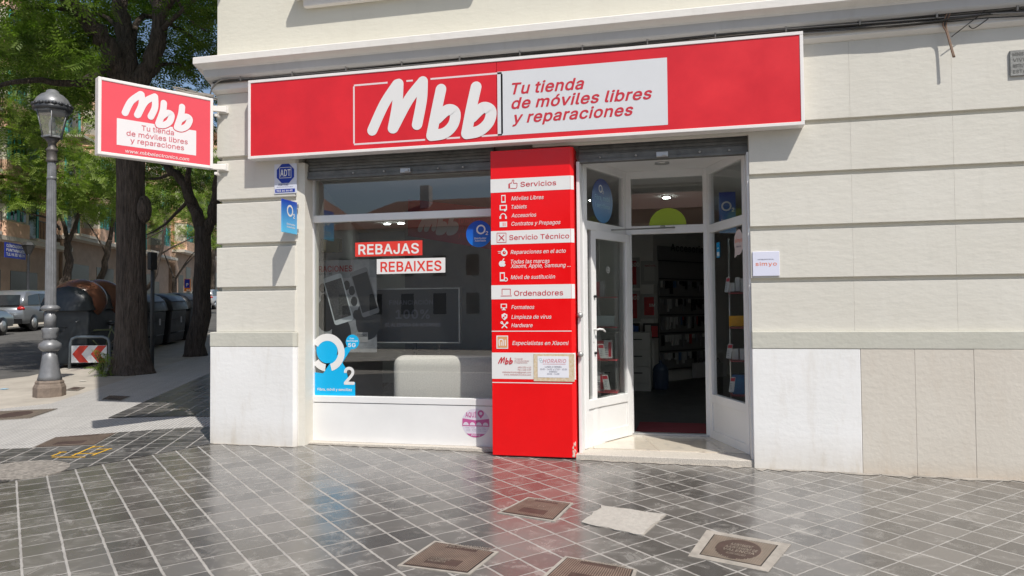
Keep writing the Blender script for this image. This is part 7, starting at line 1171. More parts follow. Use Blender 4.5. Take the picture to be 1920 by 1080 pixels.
# ================================================================== TREES
bark=mat('dark_furrowed_bark',(.17,.135,.11),.9,col2=(.035,.027,.022),vscale=7,bump=1.0,bscale=16)
bn=bark.node_tree
for n_ in bn.nodes:
    if n_.type=='TEX_NOISE':
        mp_=bn.nodes.new('ShaderNodeMapping'); mp_.inputs['Scale'].default_value=(3.4,3.4,.42); tc_=[x for x in bn.nodes if x.type=='TEX_COORD'][0]; bn.links.new(tc_.outputs['Object'],mp_.inputs[0]); bn.links.new(mp_.outputs[0],n_.inputs['Vector'])
    if n_.type=='BUMP': n_.inputs['Distance'].default_value=.09
def leafmat(name,c1,c2):
    M=bpy.data.materials.new(name); M.use_nodes=True; n=M.node_tree; n.nodes.clear(); L=n.links.new
    tc=n.nodes.new('ShaderNodeTexCoord'); no=n.nodes.new('ShaderNodeTexNoise'); no.inputs['Scale'].default_value=2.2; no.inputs['Detail'].default_value=4; L(tc.outputs['Object'],no.inputs['Vector'])
    rp=n.nodes.new('ShaderNodeValToRGB'); rp.color_ramp.elements[0].position=.35; rp.color_ramp.elements[1].position=.65; rp.color_ramp.elements[0].color=(*c1,1); rp.color_ramp.elements[1].color=(*c2,1); L(no.outputs['Fac'],rp.inputs[0])
    p=n.nodes.new('ShaderNodeBsdfPrincipled'); p.inputs['Roughness'].default_value=.5; p.inputs['Specular IOR Level'].default_value=.35; L(rp.outputs[0],p.inputs['Base Color'])
    t=n.nodes.new('ShaderNodeBsdfTranslucent'); mc=n.nodes.new('ShaderNodeMix'); mc.data_type='RGBA'; mc.blend_type='MULTIPLY'; mc.inputs['Factor'].default_value=1; L(rp.outputs[0],mc.inputs['A']); mc.inputs['B'].default_value=(1.5,1.9,.6,1); L(mc.outputs['Result'],t.inputs[0])
    mx=n.nodes.new('ShaderNodeMixShader'); mx.inputs[0].default_value=.38; o=n.nodes.new('ShaderNodeOutputMaterial'); L(p.outputs[0],mx.inputs[1]); L(t.outputs[0],mx.inputs[2]); L(mx.outputs[0],o.inputs[0]); return M
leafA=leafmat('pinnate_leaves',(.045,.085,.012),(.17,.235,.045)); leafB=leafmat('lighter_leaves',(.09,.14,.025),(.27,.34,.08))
def frond_template(L=.34,n=6,lw=.032,ll=.085):
    V=[];Fc=[]
    for i in range(n):
        y=L*(.15+.85*i/(n-1))
        for s in (-1,1):
            b=len(V); a=.5
            dx=s*math.cos(a)*ll; dy=math.sin(a)*ll; nx=-dy/ll*lw/2; ny=dx/ll*lw/2
            V+=[(0,y,0),(dx*.5+nx,y+dy*.5+ny,-.006),(dx,y+dy,-.018),(dx*.5-nx,y+dy*.5-ny,-.006)]; Fc.append((b,b+1,b+2,b+3))
    b=len(V); V+=[(-.003,0,0),(.003,0,0),(.002,L,-.02),(-.002,L,-.02)]; Fc.append((b,b+1,b+2,b+3))
    return np.array(V),np.array(Fc)
def crown(name,clumps,M,parent,per=34,scale=1.0,droop=.25):
    T,Fc=frond_template(); nv=len(T); out=[];
    for (c,r,cnt) in clumps:
        n=int(cnt*per); 
        d=RNG.normal(size=(n,3)); d/=np.linalg.norm(d,axis=1)[:,None]; rad=r*RNG.random(n)**.45
        p=np.array(c)+d*rad[:,None]*np.array([1,1,.62])
        az=RNG.random(n)*2*np.pi; til=RNG.normal(-droop,.45,n); rol=RNG.normal(0,.5,n); sc=scale*(.7+.6*RNG.random(n))
        ca,sa=np.cos(az),np.sin(az); ct,st_=np.cos(til),np.sin(til)
        Y=np.stack([sa*ct,ca*ct,st_],1); X0_=np.stack([ca,-sa,np.zeros(n)],1); Z0_=np.cross(X0_,Y); cr_,sr_=np.cos(rol)[:,None],np.sin(rol)[:,None]
        X=X0_*cr_+Z0_*sr_; Z=np.cross(X,Y)
        v=p[:,None,:]+sc[:,None,None]*(T[None,:,0:1]*X[:,None,:]+T[None,:,1:2]*Y[:,None,:]+T[None,:,2:3]*Z[:,None,:])
        out.append(v.reshape(-1,3))
    V=np.concatenate(out); off=np.array(wl(parent)); V=V-off; N=len(V)//nv
    Fa=(Fc[None]+(np.arange(N)*nv)[:,None,None]).reshape(-1,4)
    me=bpy.data.meshes.new(name); me.vertices.add(len(V)); me.vertices.foreach_set('co',V.ravel().astype(np.float32)); me.loops.add(Fa.size); me.loops.foreach_set('vertex_index',Fa.ravel().astype(np.int32))
    me.polygons.add(len(Fa)); me.polygons.foreach_set('loop_start',(np.arange(len(Fa))*4).astype(np.int32)); me.polygons.foreach_set('loop_total',np.full(len(Fa),4,np.int32)); me.update(calc_edges=True)
    me.materials.append(M); o=bpy.data.objects.new(name,me); scene.collection.objects.link(o); o.parent=parent; return o
def at(px,py,w):   # world point under a pixel at forward distance w
    d=ray(px,py); return tuple(CAMP+d*w)
def limb(mb,pts,r0,r1,n=9,jit=.03):
    P=smooth_pts(pts,5); k=len(P); L=[tuple(np.array(p)+RNG.normal(0,jit*r0*4,3)*(0<i<k-1)) for i,p in enumerate(P)]
    mb.tube(L,[r0+(r1-r0)*(i/(k-1)) for i in range(k)],n)
# --- the big tree by the kerb
TXx,TYy=-10.80,5.5; TG=gz(TXx,TYy)
t1=thing('pavement_tree','big dark tree with a thick furrowed trunk by the bike stand','tree',(TXx,TYy,TG))
w0=float((np.array([TXx,TYy,0])-CAMP*[1,1,0])@(cf*[1,1,0]))
mb=MB(); n=28; vs=[];fs=[]; zs=[-.1,.05,.2,.5,.9,1.4,2,2.6,3.2,3.9,4.4,4.9]; rs=[.46,.40,.345,.305,.285,.275,.265,.26,.255,.25,.26,.28]
for j,(z,r) in enumerate(zip(zs,rs)):
    for k in range(n):
        a_=2*math.pi*k/n; rr=r*(1+.045*math.sin(5*a_+j*.4)+.03*math.sin(9*a_-j*.7)+.02*(k%2)+RNG.normal(0,.012)+(.10*max(0,math.cos(3*a_))*(z<.3)))
        vs.append((TXx+rr*math.cos(a_)-.02*z,TYy+rr*math.sin(a_),TG+z))
for j in range(len(zs)-1):
    for k in range(n): fs.append((j*n+k,j*n+(k+1)%n,(j+1)*n+(k+1)%n,(j+1)*n+k))
fs.append(tuple((len(zs)-1)*n+k for k in range(n))); mb.add(vs,fs,0,True)
mb.ell((TXx+.30,TYy-.05,TG+4.0-.75),(.12,.16,.28),12,8)
mb.build('trunk',bark,t1)
mb=MB(); W1=w0
for pts,r0,r1 in (([at(232,160,W1),at(205,95,W1-.2),(at(165,40,W1-.5)),at(120,-10,W1-1),at(40,-80,W1-1.8)],.21,.10),([at(243,165,W1),at(240,90,W1+.2),at(228,20,W1+.4),at(225,-80,W1+.6)],.20,.12),([at(255,165,W1),at(285,110,W1+.1),at(302,40,W1+.3),at(300,-60,W1+.5)],.19,.13),
   ([at(302,40,W1+.3),at(325,-10,W1),at(370,-70,W1-.3)],.10,.05),([at(300,25,W1+.3),at(280,-10,W1+.5),at(255,-60,W1+.8)],.09,.05),([at(215,110,W1-.2),at(150,155,W1-.8),at(60,150,W1-1.4),at(-20,165,W1-2)],.09,.03),
   ([at(245,90,W1+.2),at(270,30,W1+1),at(345,60,W1+1.6),at(395,100,W1+2)],.07,.02),([at(150,30,W1-.6),at(90,10,W1-1),at(20,30,W1-1.4)],.07,.03),([at(300,60,W1+.3),at(340,20,W1-.4),at(400,-30,W1-.8)],.06,.02),
   ([at(235,60,W1+.3),at(175,25,W1+1),at(100,70,W1+1.4)],.06,.02),([at(330,-5,W1),at(360,40,W1+.2),at(392,60,W1+.4)],.04,.012),([at(270,130,W1+.1),at(330,120,W1+.8),at(375,150,W1+1.2)],.05,.015)):
    limb(mb,pts,r0,r1)
mb.build('limbs',bark,t1)
cl=[]
def fill(x0,x1,y0,y1,w0_,w1_,n,r0,r1,cnt=1,hole=None):
    for i in range(n):
        px=random.uniform(x0,x1); py=random.uniform(y0,y1)
        if hole and hole(px,py) and random.random()<.85: continue
        cl.append((at(px,py,random.uniform(w0_,w1_)),random.uniform(r0,r1),cnt))
sky_hole=lambda x,y:(150<x<185 and y<30) or (275<x<405 and 10<y<175 and random.random()<.62) or (290<x<330 and 130<y<170)
fill(120,420,-60,170,W1+.5,W1+3.2,88,.3,.65,.9,sky_hole); fill(330,420,-60,60,W1-2,W1+.5,6,.3,.5,.7,sky_hole); fill(-60,150,-60,170,W1-2.2,W1+2.5,42,.35,.8,.9)
fill(-60,200,60,260,W1-1.5,W1+2,22,.35,.7,.8)
fill(-50,330,-450,-60,W1-3,W1+3,78,.6,1.1,1)
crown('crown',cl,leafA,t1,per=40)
# --- second tree in front of the bins
T2=(-11.95,9.0); w2=float((np.array([T2[0],T2[1],0])-CAMP*[1,1,0])@(cf*[1,1,0])); g2=gz(*T2)
t2=thing('pavement_tree','slimmer dark tree forking above the row of bins next to the building corner','tree',(T2[0],T2[1],g2))
mb=MB(); mb.tube([(T2[0],T2[1],g2-.08),(T2[0],T2[1],g2+.08),(T2[0],T2[1]-.02,g2+.3),at(379,590,w2),at(378,540,w2),at(381,490,w2),at(380,425,w2)],[.33,.27,.235,.22,.205,.20,.19],16); mb.build('trunk',bark,t2)
mb=MB()
for pts,r0,r1 in (([at(381,440,w2),at(362,390,w2),at(338,335,w2),at(300,300,w2+.4),at(250,250,w2+1)],.17,.06),([at(384,440,w2),at(398,400,w2),at(408,350,w2),at(425,250,w2+.3)],.15,.08),([at(350,350,w2),at(360,290,w2-.3),at(400,200,w2)],.08,.03),([at(325,322,w2),at(290,335,w2+.8),at(230,330,w2+1.5)],.05,.02),([at(355,375,w2),at(310,420,w2+.8),at(275,440,w2+1.6)],.05,.015)): limb(mb,pts,r0,r1)
mb.build('limbs',bark,t2)
cl=[]; fill(215,430,170,345,w2-1,w2+3,42,.35,.8,.8,lambda x,y: x>385 and random.random()<.5); fill(300,420,330,420,w2+.5,w2+3.5,10,.25,.5,.6); fill(150,500,-350,100,w2-1.5,w2+3,60,.6,1.1)
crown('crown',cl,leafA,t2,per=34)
# --- street trees across the road
def street_tree(px,t,label,kind,trunk,limbs,fills,M,per=46,scale=1.55):
    x,y=ST(px,t); w_=float((np.array([x,y,0])-CAMP*[1,1,0])@(cf*[1,1,0])); T=thing('street_tree',label,'tree',(x,y,gz(x,y)),'trees across the side street')
    mb=MB(); limb(mb,[(x,y,gz(x,y)-.05)]+[at(a,b,w_) for a,b in trunk[0]],trunk[1],trunk[2],10); mb.build('trunk',bark,T); mb=MB()
    for pts,r0,r1 in limbs: limb(mb,[at(a,b,w_+c) for a,b,c in pts],r0,r1,7)
    mb.build('limbs',bark,T)
    global cl; cl=[]
    for f in fills: fill(f[0],f[1],f[2],f[3],w_+f[4],w_+f[5],f[6],f[7],f[8],1,f[9] if len(f)>9 else None)
    crown('crown',cl,M,T,per,scale); return T
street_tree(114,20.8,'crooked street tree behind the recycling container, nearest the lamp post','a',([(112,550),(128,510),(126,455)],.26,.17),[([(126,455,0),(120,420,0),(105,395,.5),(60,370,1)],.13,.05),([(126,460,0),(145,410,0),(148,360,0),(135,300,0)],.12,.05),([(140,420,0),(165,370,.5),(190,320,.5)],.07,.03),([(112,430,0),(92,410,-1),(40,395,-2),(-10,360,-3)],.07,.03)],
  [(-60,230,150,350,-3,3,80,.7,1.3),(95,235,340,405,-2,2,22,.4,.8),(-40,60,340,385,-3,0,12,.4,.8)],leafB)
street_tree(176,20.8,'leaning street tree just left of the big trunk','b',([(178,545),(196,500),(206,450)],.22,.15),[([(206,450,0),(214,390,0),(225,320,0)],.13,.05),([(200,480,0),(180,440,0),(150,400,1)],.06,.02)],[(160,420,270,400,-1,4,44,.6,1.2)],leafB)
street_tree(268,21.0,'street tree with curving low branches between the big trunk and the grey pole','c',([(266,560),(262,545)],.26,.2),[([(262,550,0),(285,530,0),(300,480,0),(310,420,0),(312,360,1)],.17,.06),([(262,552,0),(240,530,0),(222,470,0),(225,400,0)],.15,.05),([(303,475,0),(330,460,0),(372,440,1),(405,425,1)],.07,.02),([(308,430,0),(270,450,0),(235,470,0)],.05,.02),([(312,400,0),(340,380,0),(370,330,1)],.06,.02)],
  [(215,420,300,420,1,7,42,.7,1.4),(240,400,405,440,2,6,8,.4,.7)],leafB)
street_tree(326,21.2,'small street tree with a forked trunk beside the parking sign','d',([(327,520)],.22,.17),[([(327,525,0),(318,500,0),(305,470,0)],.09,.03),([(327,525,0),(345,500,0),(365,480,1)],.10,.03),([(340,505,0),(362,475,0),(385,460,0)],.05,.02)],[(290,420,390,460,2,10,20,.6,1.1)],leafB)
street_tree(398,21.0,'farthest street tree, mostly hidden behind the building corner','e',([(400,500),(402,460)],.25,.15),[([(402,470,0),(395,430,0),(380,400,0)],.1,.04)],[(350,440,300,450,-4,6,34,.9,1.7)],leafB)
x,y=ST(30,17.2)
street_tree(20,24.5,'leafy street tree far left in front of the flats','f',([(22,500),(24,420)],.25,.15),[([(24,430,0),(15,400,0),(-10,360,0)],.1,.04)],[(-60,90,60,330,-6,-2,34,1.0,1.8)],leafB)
# weeds at the trunk foot
q=PG.uv(192,705); t=thing('weed','leafy weed growing at the foot of the big trunk beside the striped board','plant',PG.at(*q)); cl=[]
ww=float((np.array([q[0],q[1],0])-CAMP*[1,1,0])@(cf*[1,1,0]))
for (px,py,r) in ((190,700,.12),(195,690,.16),(188,680,.16),(192,668,.17),(186,662,.12),(198,672,.1),(180,690,.06),(200,700,.1)): cl.append((at(px,py,ww-.05),r,1))
crown('leaves',cl,leafB,t,per=16,scale=.36); mb=MB()
for k in range(7): mb.tube([PG.at(*q),at(190+random.uniform(-6,6),685,ww),at(190+random.uniform(-12,12),664,ww)],.006,5)
mb.build('stem',mat('green_stem',(.08,.09,.03),.7),t)
# ================================================================== STREET FURNITURE
g3=mat('grey_blue_tube',(.17,.20,.22),.4,.3,var=.1,vscale=8)
A=PG.uv(130,691);B_=PG.uv(206,690); zb0=gz(*A); t=thing('bike_stand','grey arched tube bike stand carrying a red and white arrow board','bike stand',(A[0],A[1],zb0))
wA=float((np.array([A[0],A[1],0])-CAMP*[1,1,0])@(cf*[1,1,0]))
top=zat(A[0],A[1],632); B_=A+(B_-A); d=B_-A
pts=[(A[0],A[1],zb0-.02),(A[0]+d[0]*.02,A[1]+d[1]*.02,top-.13),(A[0]+d[0]*.06,A[1]+d[1]*.06,top-.04),(A[0]+d[0]*.17,A[1]+d[1]*.17,top),(A[0]+d[0]*.83,A[1]+d[1]*.83,top),(A[0]+d[0]*.94,A[1]+d[1]*.94,top-.04),(A[0]+d[0]*.98,A[1]+d[1]*.98,top-.13),(B_[0],B_[1],gz(*B_)-.02)]
mb=MB(); mb.tube(pts,.030,12); mb.build('arched_tube',g3,t)
P=Pl((A[0],A[1],0),(d[0],d[1],0),(0,0,1)); L=np.linalg.norm(d); bz0,bz1=zat(A[0],A[1],680),zat(A[0],A[1],648)
mb=MB(); mb.pprism(P,[(.06,bz0),(L-.05,bz0),(L-.05,bz1),(.06,bz1)],.02,.04); mb.build('board',mat('board_white',(.72,.72,.72),.4),t)
mb=MB(); w_=(L-.11); hh=bz1-bz0
for k in (0,1):
    x=.06+.02+k*w_*.52; a_=w_*.20; b_=min(w_*.26,L-.05-x-a_)
    mb.sheet(P,[(x,bz0+hh/2),(x+a_,bz1-.004),(min(x+a_+b_,L-.052),bz1-.004),(x+b_,bz0+hh/2)],.0415); mb.sheet(P,[(x+b_,bz0+hh/2),(min(x+a_+b_,L-.052),bz0+.004),(x+a_,bz0+.004),(x,bz0+hh/2)],.0415)
mb.build('arrow_stripe',mat('reflective_red',(.60,.05,.03),.4),t)
# bicycle
bk=np.array([-.36,.93,0]); 
c=np.array([A[0]-.12,A[1]+.28,gz(A[0],A[1]+.2)]); t=thing('bicycle','parked bicycle with a front basket behind the striped board','bicycle',tuple(c))
dx=np.array([.80,.55,0]); dx/=np.linalg.norm(dx); up=np.array([0,0,1.])
bp=lambda a,b,o=0: tuple(c+dx*a+up*b+np.cross(dx,up)*o)
for xx in (-.05,.98):
    mb=MB(); pts=[bp(xx+.33*math.cos(t_),.34+.33*math.sin(t_)) for t_ in np.linspace(0,2*math.pi,33)]; mb.tube(pts,.017,6,cap=False); w_=mb.build('wheel',mat('dusty_tyre',(.13,.11,.09),.8),t)
    mb=MB(); 
    for k in range(12): t_=2*math.pi*k/12; mb.tube([bp(xx,.34),bp(xx+.32*math.cos(t_),.34+.32*math.sin(t_))],.0025,4)
    mb.build('spokes',steel,w_)
mb=MB()
for a_,b_ in (((-.05,.34),(.12,.92)),((.12,.80),(.55,.32)),((.55,.32),(.70,.88)),((.68,.80),(.14,.78)),((.55,.32),(.98,.34)),((.98,.34),(.69,.80))): mb.tube([bp(*a_),bp(*b_)],.018,8)
mb.build('frame',mat('olive_bike_paint',(.14,.16,.08),.4),t)
mb=MB(); mb.tube(smooth_pts([bp(.05,.98,-.26),bp(.12,1.0,-.1),bp(.12,.96,0),bp(.12,1.0,.1),bp(.05,.98,.26)]),.012,8); mb.build('handlebar',steel,t)
mb=MB(); mb.ell(bp(.70,.93),(.12,.09,.045),14,8); mb.build('saddle',blackm,t)
mb=MB()
for z in (.62,.70,.78,.86):
    k=.10+.06*(z-.62)/.24; mb.tube([bp(-.22-k,z,-k),bp(-.22+k,z,-k),bp(-.22+k,z,k),bp(-.22-k,z,k),bp(-.22-k,z,-k)],.005,5)
for a_ in (-1,-.33,.33,1):
    for o_ in (-1,1): mb.tube([bp(-.22+a_*.10,.62,o_*.10),bp(-.22+a_*.16,.86,o_*.16)],.004,5); mb.tube([bp(-.22+o_*.10,.62,a_*.10),bp(-.22+o_*.16,.86,a_*.16)],.004,5)
mb.build('basket',blackm,t)
# grey pole with the back of a signal
x,y=[float(v_) for v_ in PG.uv(285,691)]; t=thing('signal_pole','slim grey pole with a dark signal box beside the big trunk','pole',(x,y,gz(x,y)))
ztop=zat(x,y,473); mb=MB(); mb.tube([(x,y,gz(x,y)),(x,y,ztop)],.04,12); mb.build('pole',mat('pole_grey',(.09,.095,.10),.5,.3),t)
mb=MB(); z0,z1=zat(x,y,506),zat(x,y,473); mb.box(x-.07,x+.05,y-.09,y+.09,z0,z1); mb.build('signal_box',blackm,t,bevel=.02)
# recycling containers
U_s=np.array([-.36,.93]); U_t=np.array([-.93,-.36])
binm=mat('dark_green_grey_plastic',(.030,.036,.040),.38,var=.2,vscale=3,rvar=.1); binm2=mat('charcoal_bin_plastic',(.022,.023,.025),.42,var=.2,vscale=3,rvar=.1); lidm=mat('brown_lid_plastic',(.17,.07,.038),.25,var=.12,vscale=4); greyl=mat('grey_lid_plastic',(.10,.10,.10),.45,var=.1)
def container(s0,t0,length,depth,height,label,body,lid,style):
    o3=lambda s,t_,z:(float(U_s[0]*(s0+s)+U_t[0]*(t0+t_)),float(U_s[1]*(s0+s)+U_t[1]*(t0+t_)),gz(*(U_s*(s0+s)+U_t*(t0+t_)))+z)
    T=thing('waste_container',label,'container',o3(0,0,0),'waste containers along the kerb')
    mb=MB(); prof=[(.10,.06),(.04,.5),(.0,height*.66),(.06,height*.70)]; prof=[(a_,z) for a_,z in prof]+[(depth-a_,z) for a_,z in prof[::-1]]
    k=len(prof); vs=[o3(.06,a_,z) for a_,z in prof]+[o3(length-.06,a_,z) for a_,z in prof]; mb.add(vs,[(i,(i+1)%k,(i+1)%k+k,i+k) for i in range(k)]+[tuple(range(k-1,-1,-1)),tuple(range(k,2*k))]); mb.build('body',body,T,bevel=.05,seg=3)
    mb=MB(); m_=9; pr=[(depth/2-(depth/2+.03)*math.cos(math.pi*i/(m_-1)),height*.68+height*.32*math.sin(math.pi*i/(m_-1))**.7) for i in range(m_)]; k=len(pr)
    vs=[];ss=[-.02,.08,length/2-.05,length/2,length/2+.05,length-.08,length+.02] if style=='dome' else [0,.12,length*.5,length-.12,length]
    sc_=[.55,.9,1,.93,1,.9,.55] if style=='dome' else [.8,1,1,1,.8]
    for s_,q_ in zip(ss,sc_): vs+=[o3(s_,a_,height*.68+(z-height*.68)*q_) for a_,z in pr]
    fs=[]
    for j in range(len(ss)-1):
        for i in range(k-1): fs.append((j*k+i,j*k+i+1,(j+1)*k+i+1,(j+1)*k+i))
    fs+=[tuple(range(k-1,-1,-1)),tuple((len(ss)-1)*k+i for i in range(k))]; mb.add(vs,fs,0,True); mb.build('top_shell',body,T)
    if style=='dome':
        for sx_ in (.25,.75):
            c=o3(length*sx_,depth*.42,height*.80); mb=MB(); Mx=Matrix(((U_s[0],U_t[0],0),(U_s[1],U_t[1],0),(0,0,1))); mb.ell(c,(length*.225,depth*.60,height*.26),24,14,0,Mx); mb.build('lid',lid,T)
    else:
        mb=MB(); vs=[]; ss=[.1,.16,length-.16,length-.1]; q2=[.97,1.03,1.03,.97]; sub=pr[1:6]; k=len(sub)
        for s_,q_ in zip(ss,q2): vs+=[o3(s_,a_-.01,height*.68+(z-height*.68)*q_+.012) for a_,z in sub]
        mb.add(vs,[(j*k+i,j*k+i+1,(j+1)*k+i+1,(j+1)*k+i) for j in range(3) for i in range(k-1)],0,True); mb.build('lid',lid,T)
    mb=MB(); 
    for z in (.35,.75): 
        a_=o3(.15,.035 if z>.5 else .05,z); b_=o3(length-.15,.035 if z>.5 else .05,z); mb.tube([a_,b_],.018,6)
    mb.build('side_rib',body,T)
    mb=MB(); P=Pl(o3(length*.55,.0,height*.48),(U_s[0],U_s[1],0),(0,0,1)); 
    if np.dot(P.n[:2],-U_t)<0: P=Pl(o3(length*.55,0,height*.48),(-U_s[0],-U_s[1],0),(0,0,1))
    mb.rect(P,-.07,.07,-.09,.09,.03); mb.build('label_plate',mat('label_grey_white',(.5,.5,.52),.5),T)
    return T
c0=PG.uv(108,690)
container(10.35,9.45,2.0,.95,1.8,'large dark recycling container with round brown lids left of the big trunk',binm,lidm,'dome')
container(12.7,9.65,1.7,1.3,1.50,'charcoal bin with rounded lid, first in the row right of the big trunk',binm2,binm2,'flat')
container(14.6,9.65,1.6,1.3,1.52,'charcoal bin with a ribbed grey lid, second in the row',binm2,greyl,'flat')
container(16.4,9.6,1.6,1.3,1.50,'dark bin with open flap, third in the row behind the second tree',binm2,binm,'flat')
container(18.3,9.6,1.6,1.3,1.50,'farthest dark bin of the row, beside the building corner',binm2,binm2,'flat')
# dark lamp across the road
x,y=ST(52,20.9); t=thing('street_lamp','dark old-style street lamp across the road in front of the brick flats','street lamp',(x,y,gz(x,y)))
def zz3(py): return zat(x,y,py)
mb=MB(); mb.lathe((x,y,0),[(.14,gz(x,y)),(.12,gz(x,y)+.8),(.07,gz(x,y)+.9),(.06,zz3(480)),(.10,zz3(476))],10); mb.build('post',lampd,t)
mb=MB(); mb.lathe((x,y,0),[(.12,zz3(476)),(.27,zz3(462)),(.31,zz3(460)),(.22,zz3(455)),(.04,zz3(451))],6,smooth=False); mb.build('lantern',mat('dark_lantern',(.05,.05,.05),.3),t)
# parking sign and clinic sign
x,y=ST(353,20.9); za,zb_=zat(x,y,546),zat(x,y,523)
t=thing('parking_sign','orange and blue P parking sign on a post across the road','sign',(x,y,gz(x,y))); P=Pl((x,y-.08,0),(.84,-.54,0),(0,0,1)); P=Pl((x,y-.08,0),(cr[0],cr[1],0),(0,0,1))
mb=MB(); mb.tube([(x,y,gz(x,y)),(x,y,zb_)],.05,8); mb.build('post',g3,t); hw=.26
mb=MB(); mb.pprism(P,[(-hw,za),(hw,za),(hw,zb_),(-hw,zb_)],0,.08); mb.build('panel',mat('sign_orange',(.70,.20,.02),.4,emit=None),t)
mb=MB(); mb.rect(P,-hw*1.05+.04,hw*.75,za+.27*(zb_-za),zb_-.04,.082,0); mb.rect(P,-.06,.20,za+.05,za+.13,.083,1); txt(mb,'P',P,-.10,za+.40*(zb_-za),.19,.24,.084,1,.05); mb.build('panel_print',[mat('sign_blue',(.01,.03,.35),.4),vwhite],t)
# ================================================================== CARS
def car(s0,t0,label,col,parts_rear=True,L=4.4,Wd=1.8,H=1.65):
    o3=lambda s,t_,z:(float(U_s[0]*(s0+s)+U_t[0]*(t0+t_)),float(U_s[1]*(s0+s)+U_t[1]*(t0+t_)),gz(*(U_s*(s0+s)+U_t*(t0+t_)))+z)
    T=thing('parked_car',label,'car',o3(0,0,0),'cars parked across the road')
    paint=mat('car_paint_'+col[0],col[1],.28,.55,coat=.8); dg=mat('car_window_glass',(.02,.025,.03),.06)
    prof=[(.10,.32),(0.02,.55),(0,.85),(.10,1.02),(.0+.95,1.02),(3.0,1.0),(L-.5,.88),(L-.05,.70),(L,.45),(L-.1,.30)]
    mb=MB(); k=len(prof); vs=[]
    for t_,q_ in ((0,.0),(.07,1),(Wd-.07,1),(Wd,0)):
        for s_,z in prof: vs.append(o3(s_+(0 if q_ else (.06 if s_<L/2 else -.06)),t_,z-(0 if q_ else .05*(z>.6))))
    fs=[(j*k+i,(j+1)*k+i,(j+1)*k+(i+1)%k,j*k+(i+1)%k) for j in range(3) for i in range(k)]+[tuple(range(k)),tuple(3*k+i for i in range(k-1,-1,-1))]
    mb.add(vs,fs,0,True); mb.build('body',paint,T)
    cab=[(.06,1.0),(.25,1.32),(.45,H-.06),(.9,H),(2.2,H-.02),(2.75,1.35),(3.35,.98)]; mb=MB(); k=len(cab); vs=[]
    for t_,q_ in ((.06,0),(.2,1),(Wd-.2,1),(Wd-.06,0)):
        for s_,z in cab: vs.append(o3(s_+(.0),t_+(0 if q_ else (.10*(z-1)/(H-1)*(1 if t_<1 else -1))),z-(0 if q_ else .055*(z>1.1))))
    mb.add(vs,[(j*k+i,(j+1)*k+i,(j+1)*k+(i+1)%k,j*k+(i+1)%k) for j in range(3) for i in range(k)]+[tuple(range(k)),tuple(3*k+i for i in range(k-1,-1,-1))],0,True); mb.build('cabin',paint,T)
    for t_,sg in ((.06,-1),(Wd-.06,1)):
        for poly in ([(.42,1.06),(.55,1.42),(1.35,1.50),(1.35,1.05)],[(1.42,1.05),(1.42,1.50),(2.15,1.47),(2.9,1.05)]):
            mb=MB(); v_=[o3(s_,t_+sg*.012-sg*.10*(z-1)/(H-1),z) for s_,z in poly]+[o3(s_,t_-sg*.02-sg*.10*(z-1)/(H-1),z) for s_,z in poly]; mb.add(v_,[(0,1,2,3),(7,6,5,4),(0,4,5,1),(1,5,6,2),(2,6,7,3),(3,7,4,0)]); mb.build('side_window',dg,T)
    mb=MB(); v_=[o3(.07-.0,.22,1.06),o3(.07,Wd-.22,1.06),o3(.33,Wd-.30,1.46),o3(.33,.30,1.46)]; v2=[(a_[0]-U_s[0]*.04,a_[1]-U_s[1]*.04,a_[2]) for a_ in v_]; mb.add(v_+v2,[(0,1,2,3),(7,6,5,4),(0,4,5,1),(1,5,6,2),(2,6,7,3),(3,7,4,0)]); mb.build('rear_window',dg,T)
    for t_ in (.12,Wd-.12):
        mb=MB(); Mx=Matrix(((U_s[0],U_t[0],0),(U_s[1],U_t[1],0),(0,0,1))); mb.ell(o3(.05,t_+(.03 if t_<1 else -.03),.92),(.09,.15,.08),12,8,0,Mx); mb.build('tail_light',mat('tail_light_red',(.45,.02,.02),.2),T)
    mb=MB(); mb.add([o3(-.03,.1,.32),o3(-.03,Wd-.1,.32),o3(-.03,Wd-.1,.52),o3(-.03,.1,.52),o3(.08,.1,.32),o3(.08,Wd-.1,.32),o3(.08,Wd-.1,.52),o3(.08,.1,.52)],[(0,1,2,3),(7,6,5,4),(0,4,5,1),(3,2,6,7),(0,3,7,4),(1,5,6,2)]); mb.build('bumper',blackm,T)
    mb=MB(); mb.add([o3(-.045,.62,.66),o3(-.045,Wd-.62,.66),o3(-.045,Wd-.62,.77),o3(-.045,.62,.77),o3(-.0,.62,.66),o3(0,Wd-.62,.66),o3(0,Wd-.62,.77),o3(0,.62,.77)],[(0,1,2,3),(7,6,5,4),(0,4,5,1),(3,2,6,7)]); mb.build('number_plate',vwhite,T)
    for s_ in (.78,L-.85):
        for t_,sg in ((.0,1),(Wd,-1)):
            mb=MB(); mb.tube([o3(s_,t_-sg*.01,.33),o3(s_,t_+sg*.2,.33)],.33,24); wh=mb.build('tyre',blackm,T)
            mb=MB(); mb.tube([o3(s_,t_-sg*.02,.33),o3(s_,t_,.33)],.20,20); mb.build('rim',alu,wh)
    return T
car(25.0,17.7,'silver grey compact SUV parked across the road left of the lamp post',('silver',(.24,.255,.27)))
car(19.6,17.5,'blue grey hatchback cut by the left edge, in front of the silver SUV',('bluegrey',(.20,.23,.26)),L=4.3,H=1.5)
car(52,17.4,'small white and red car far down the street by the building corner',('white',(.6,.6,.6)),L=4.2,H=1.5)
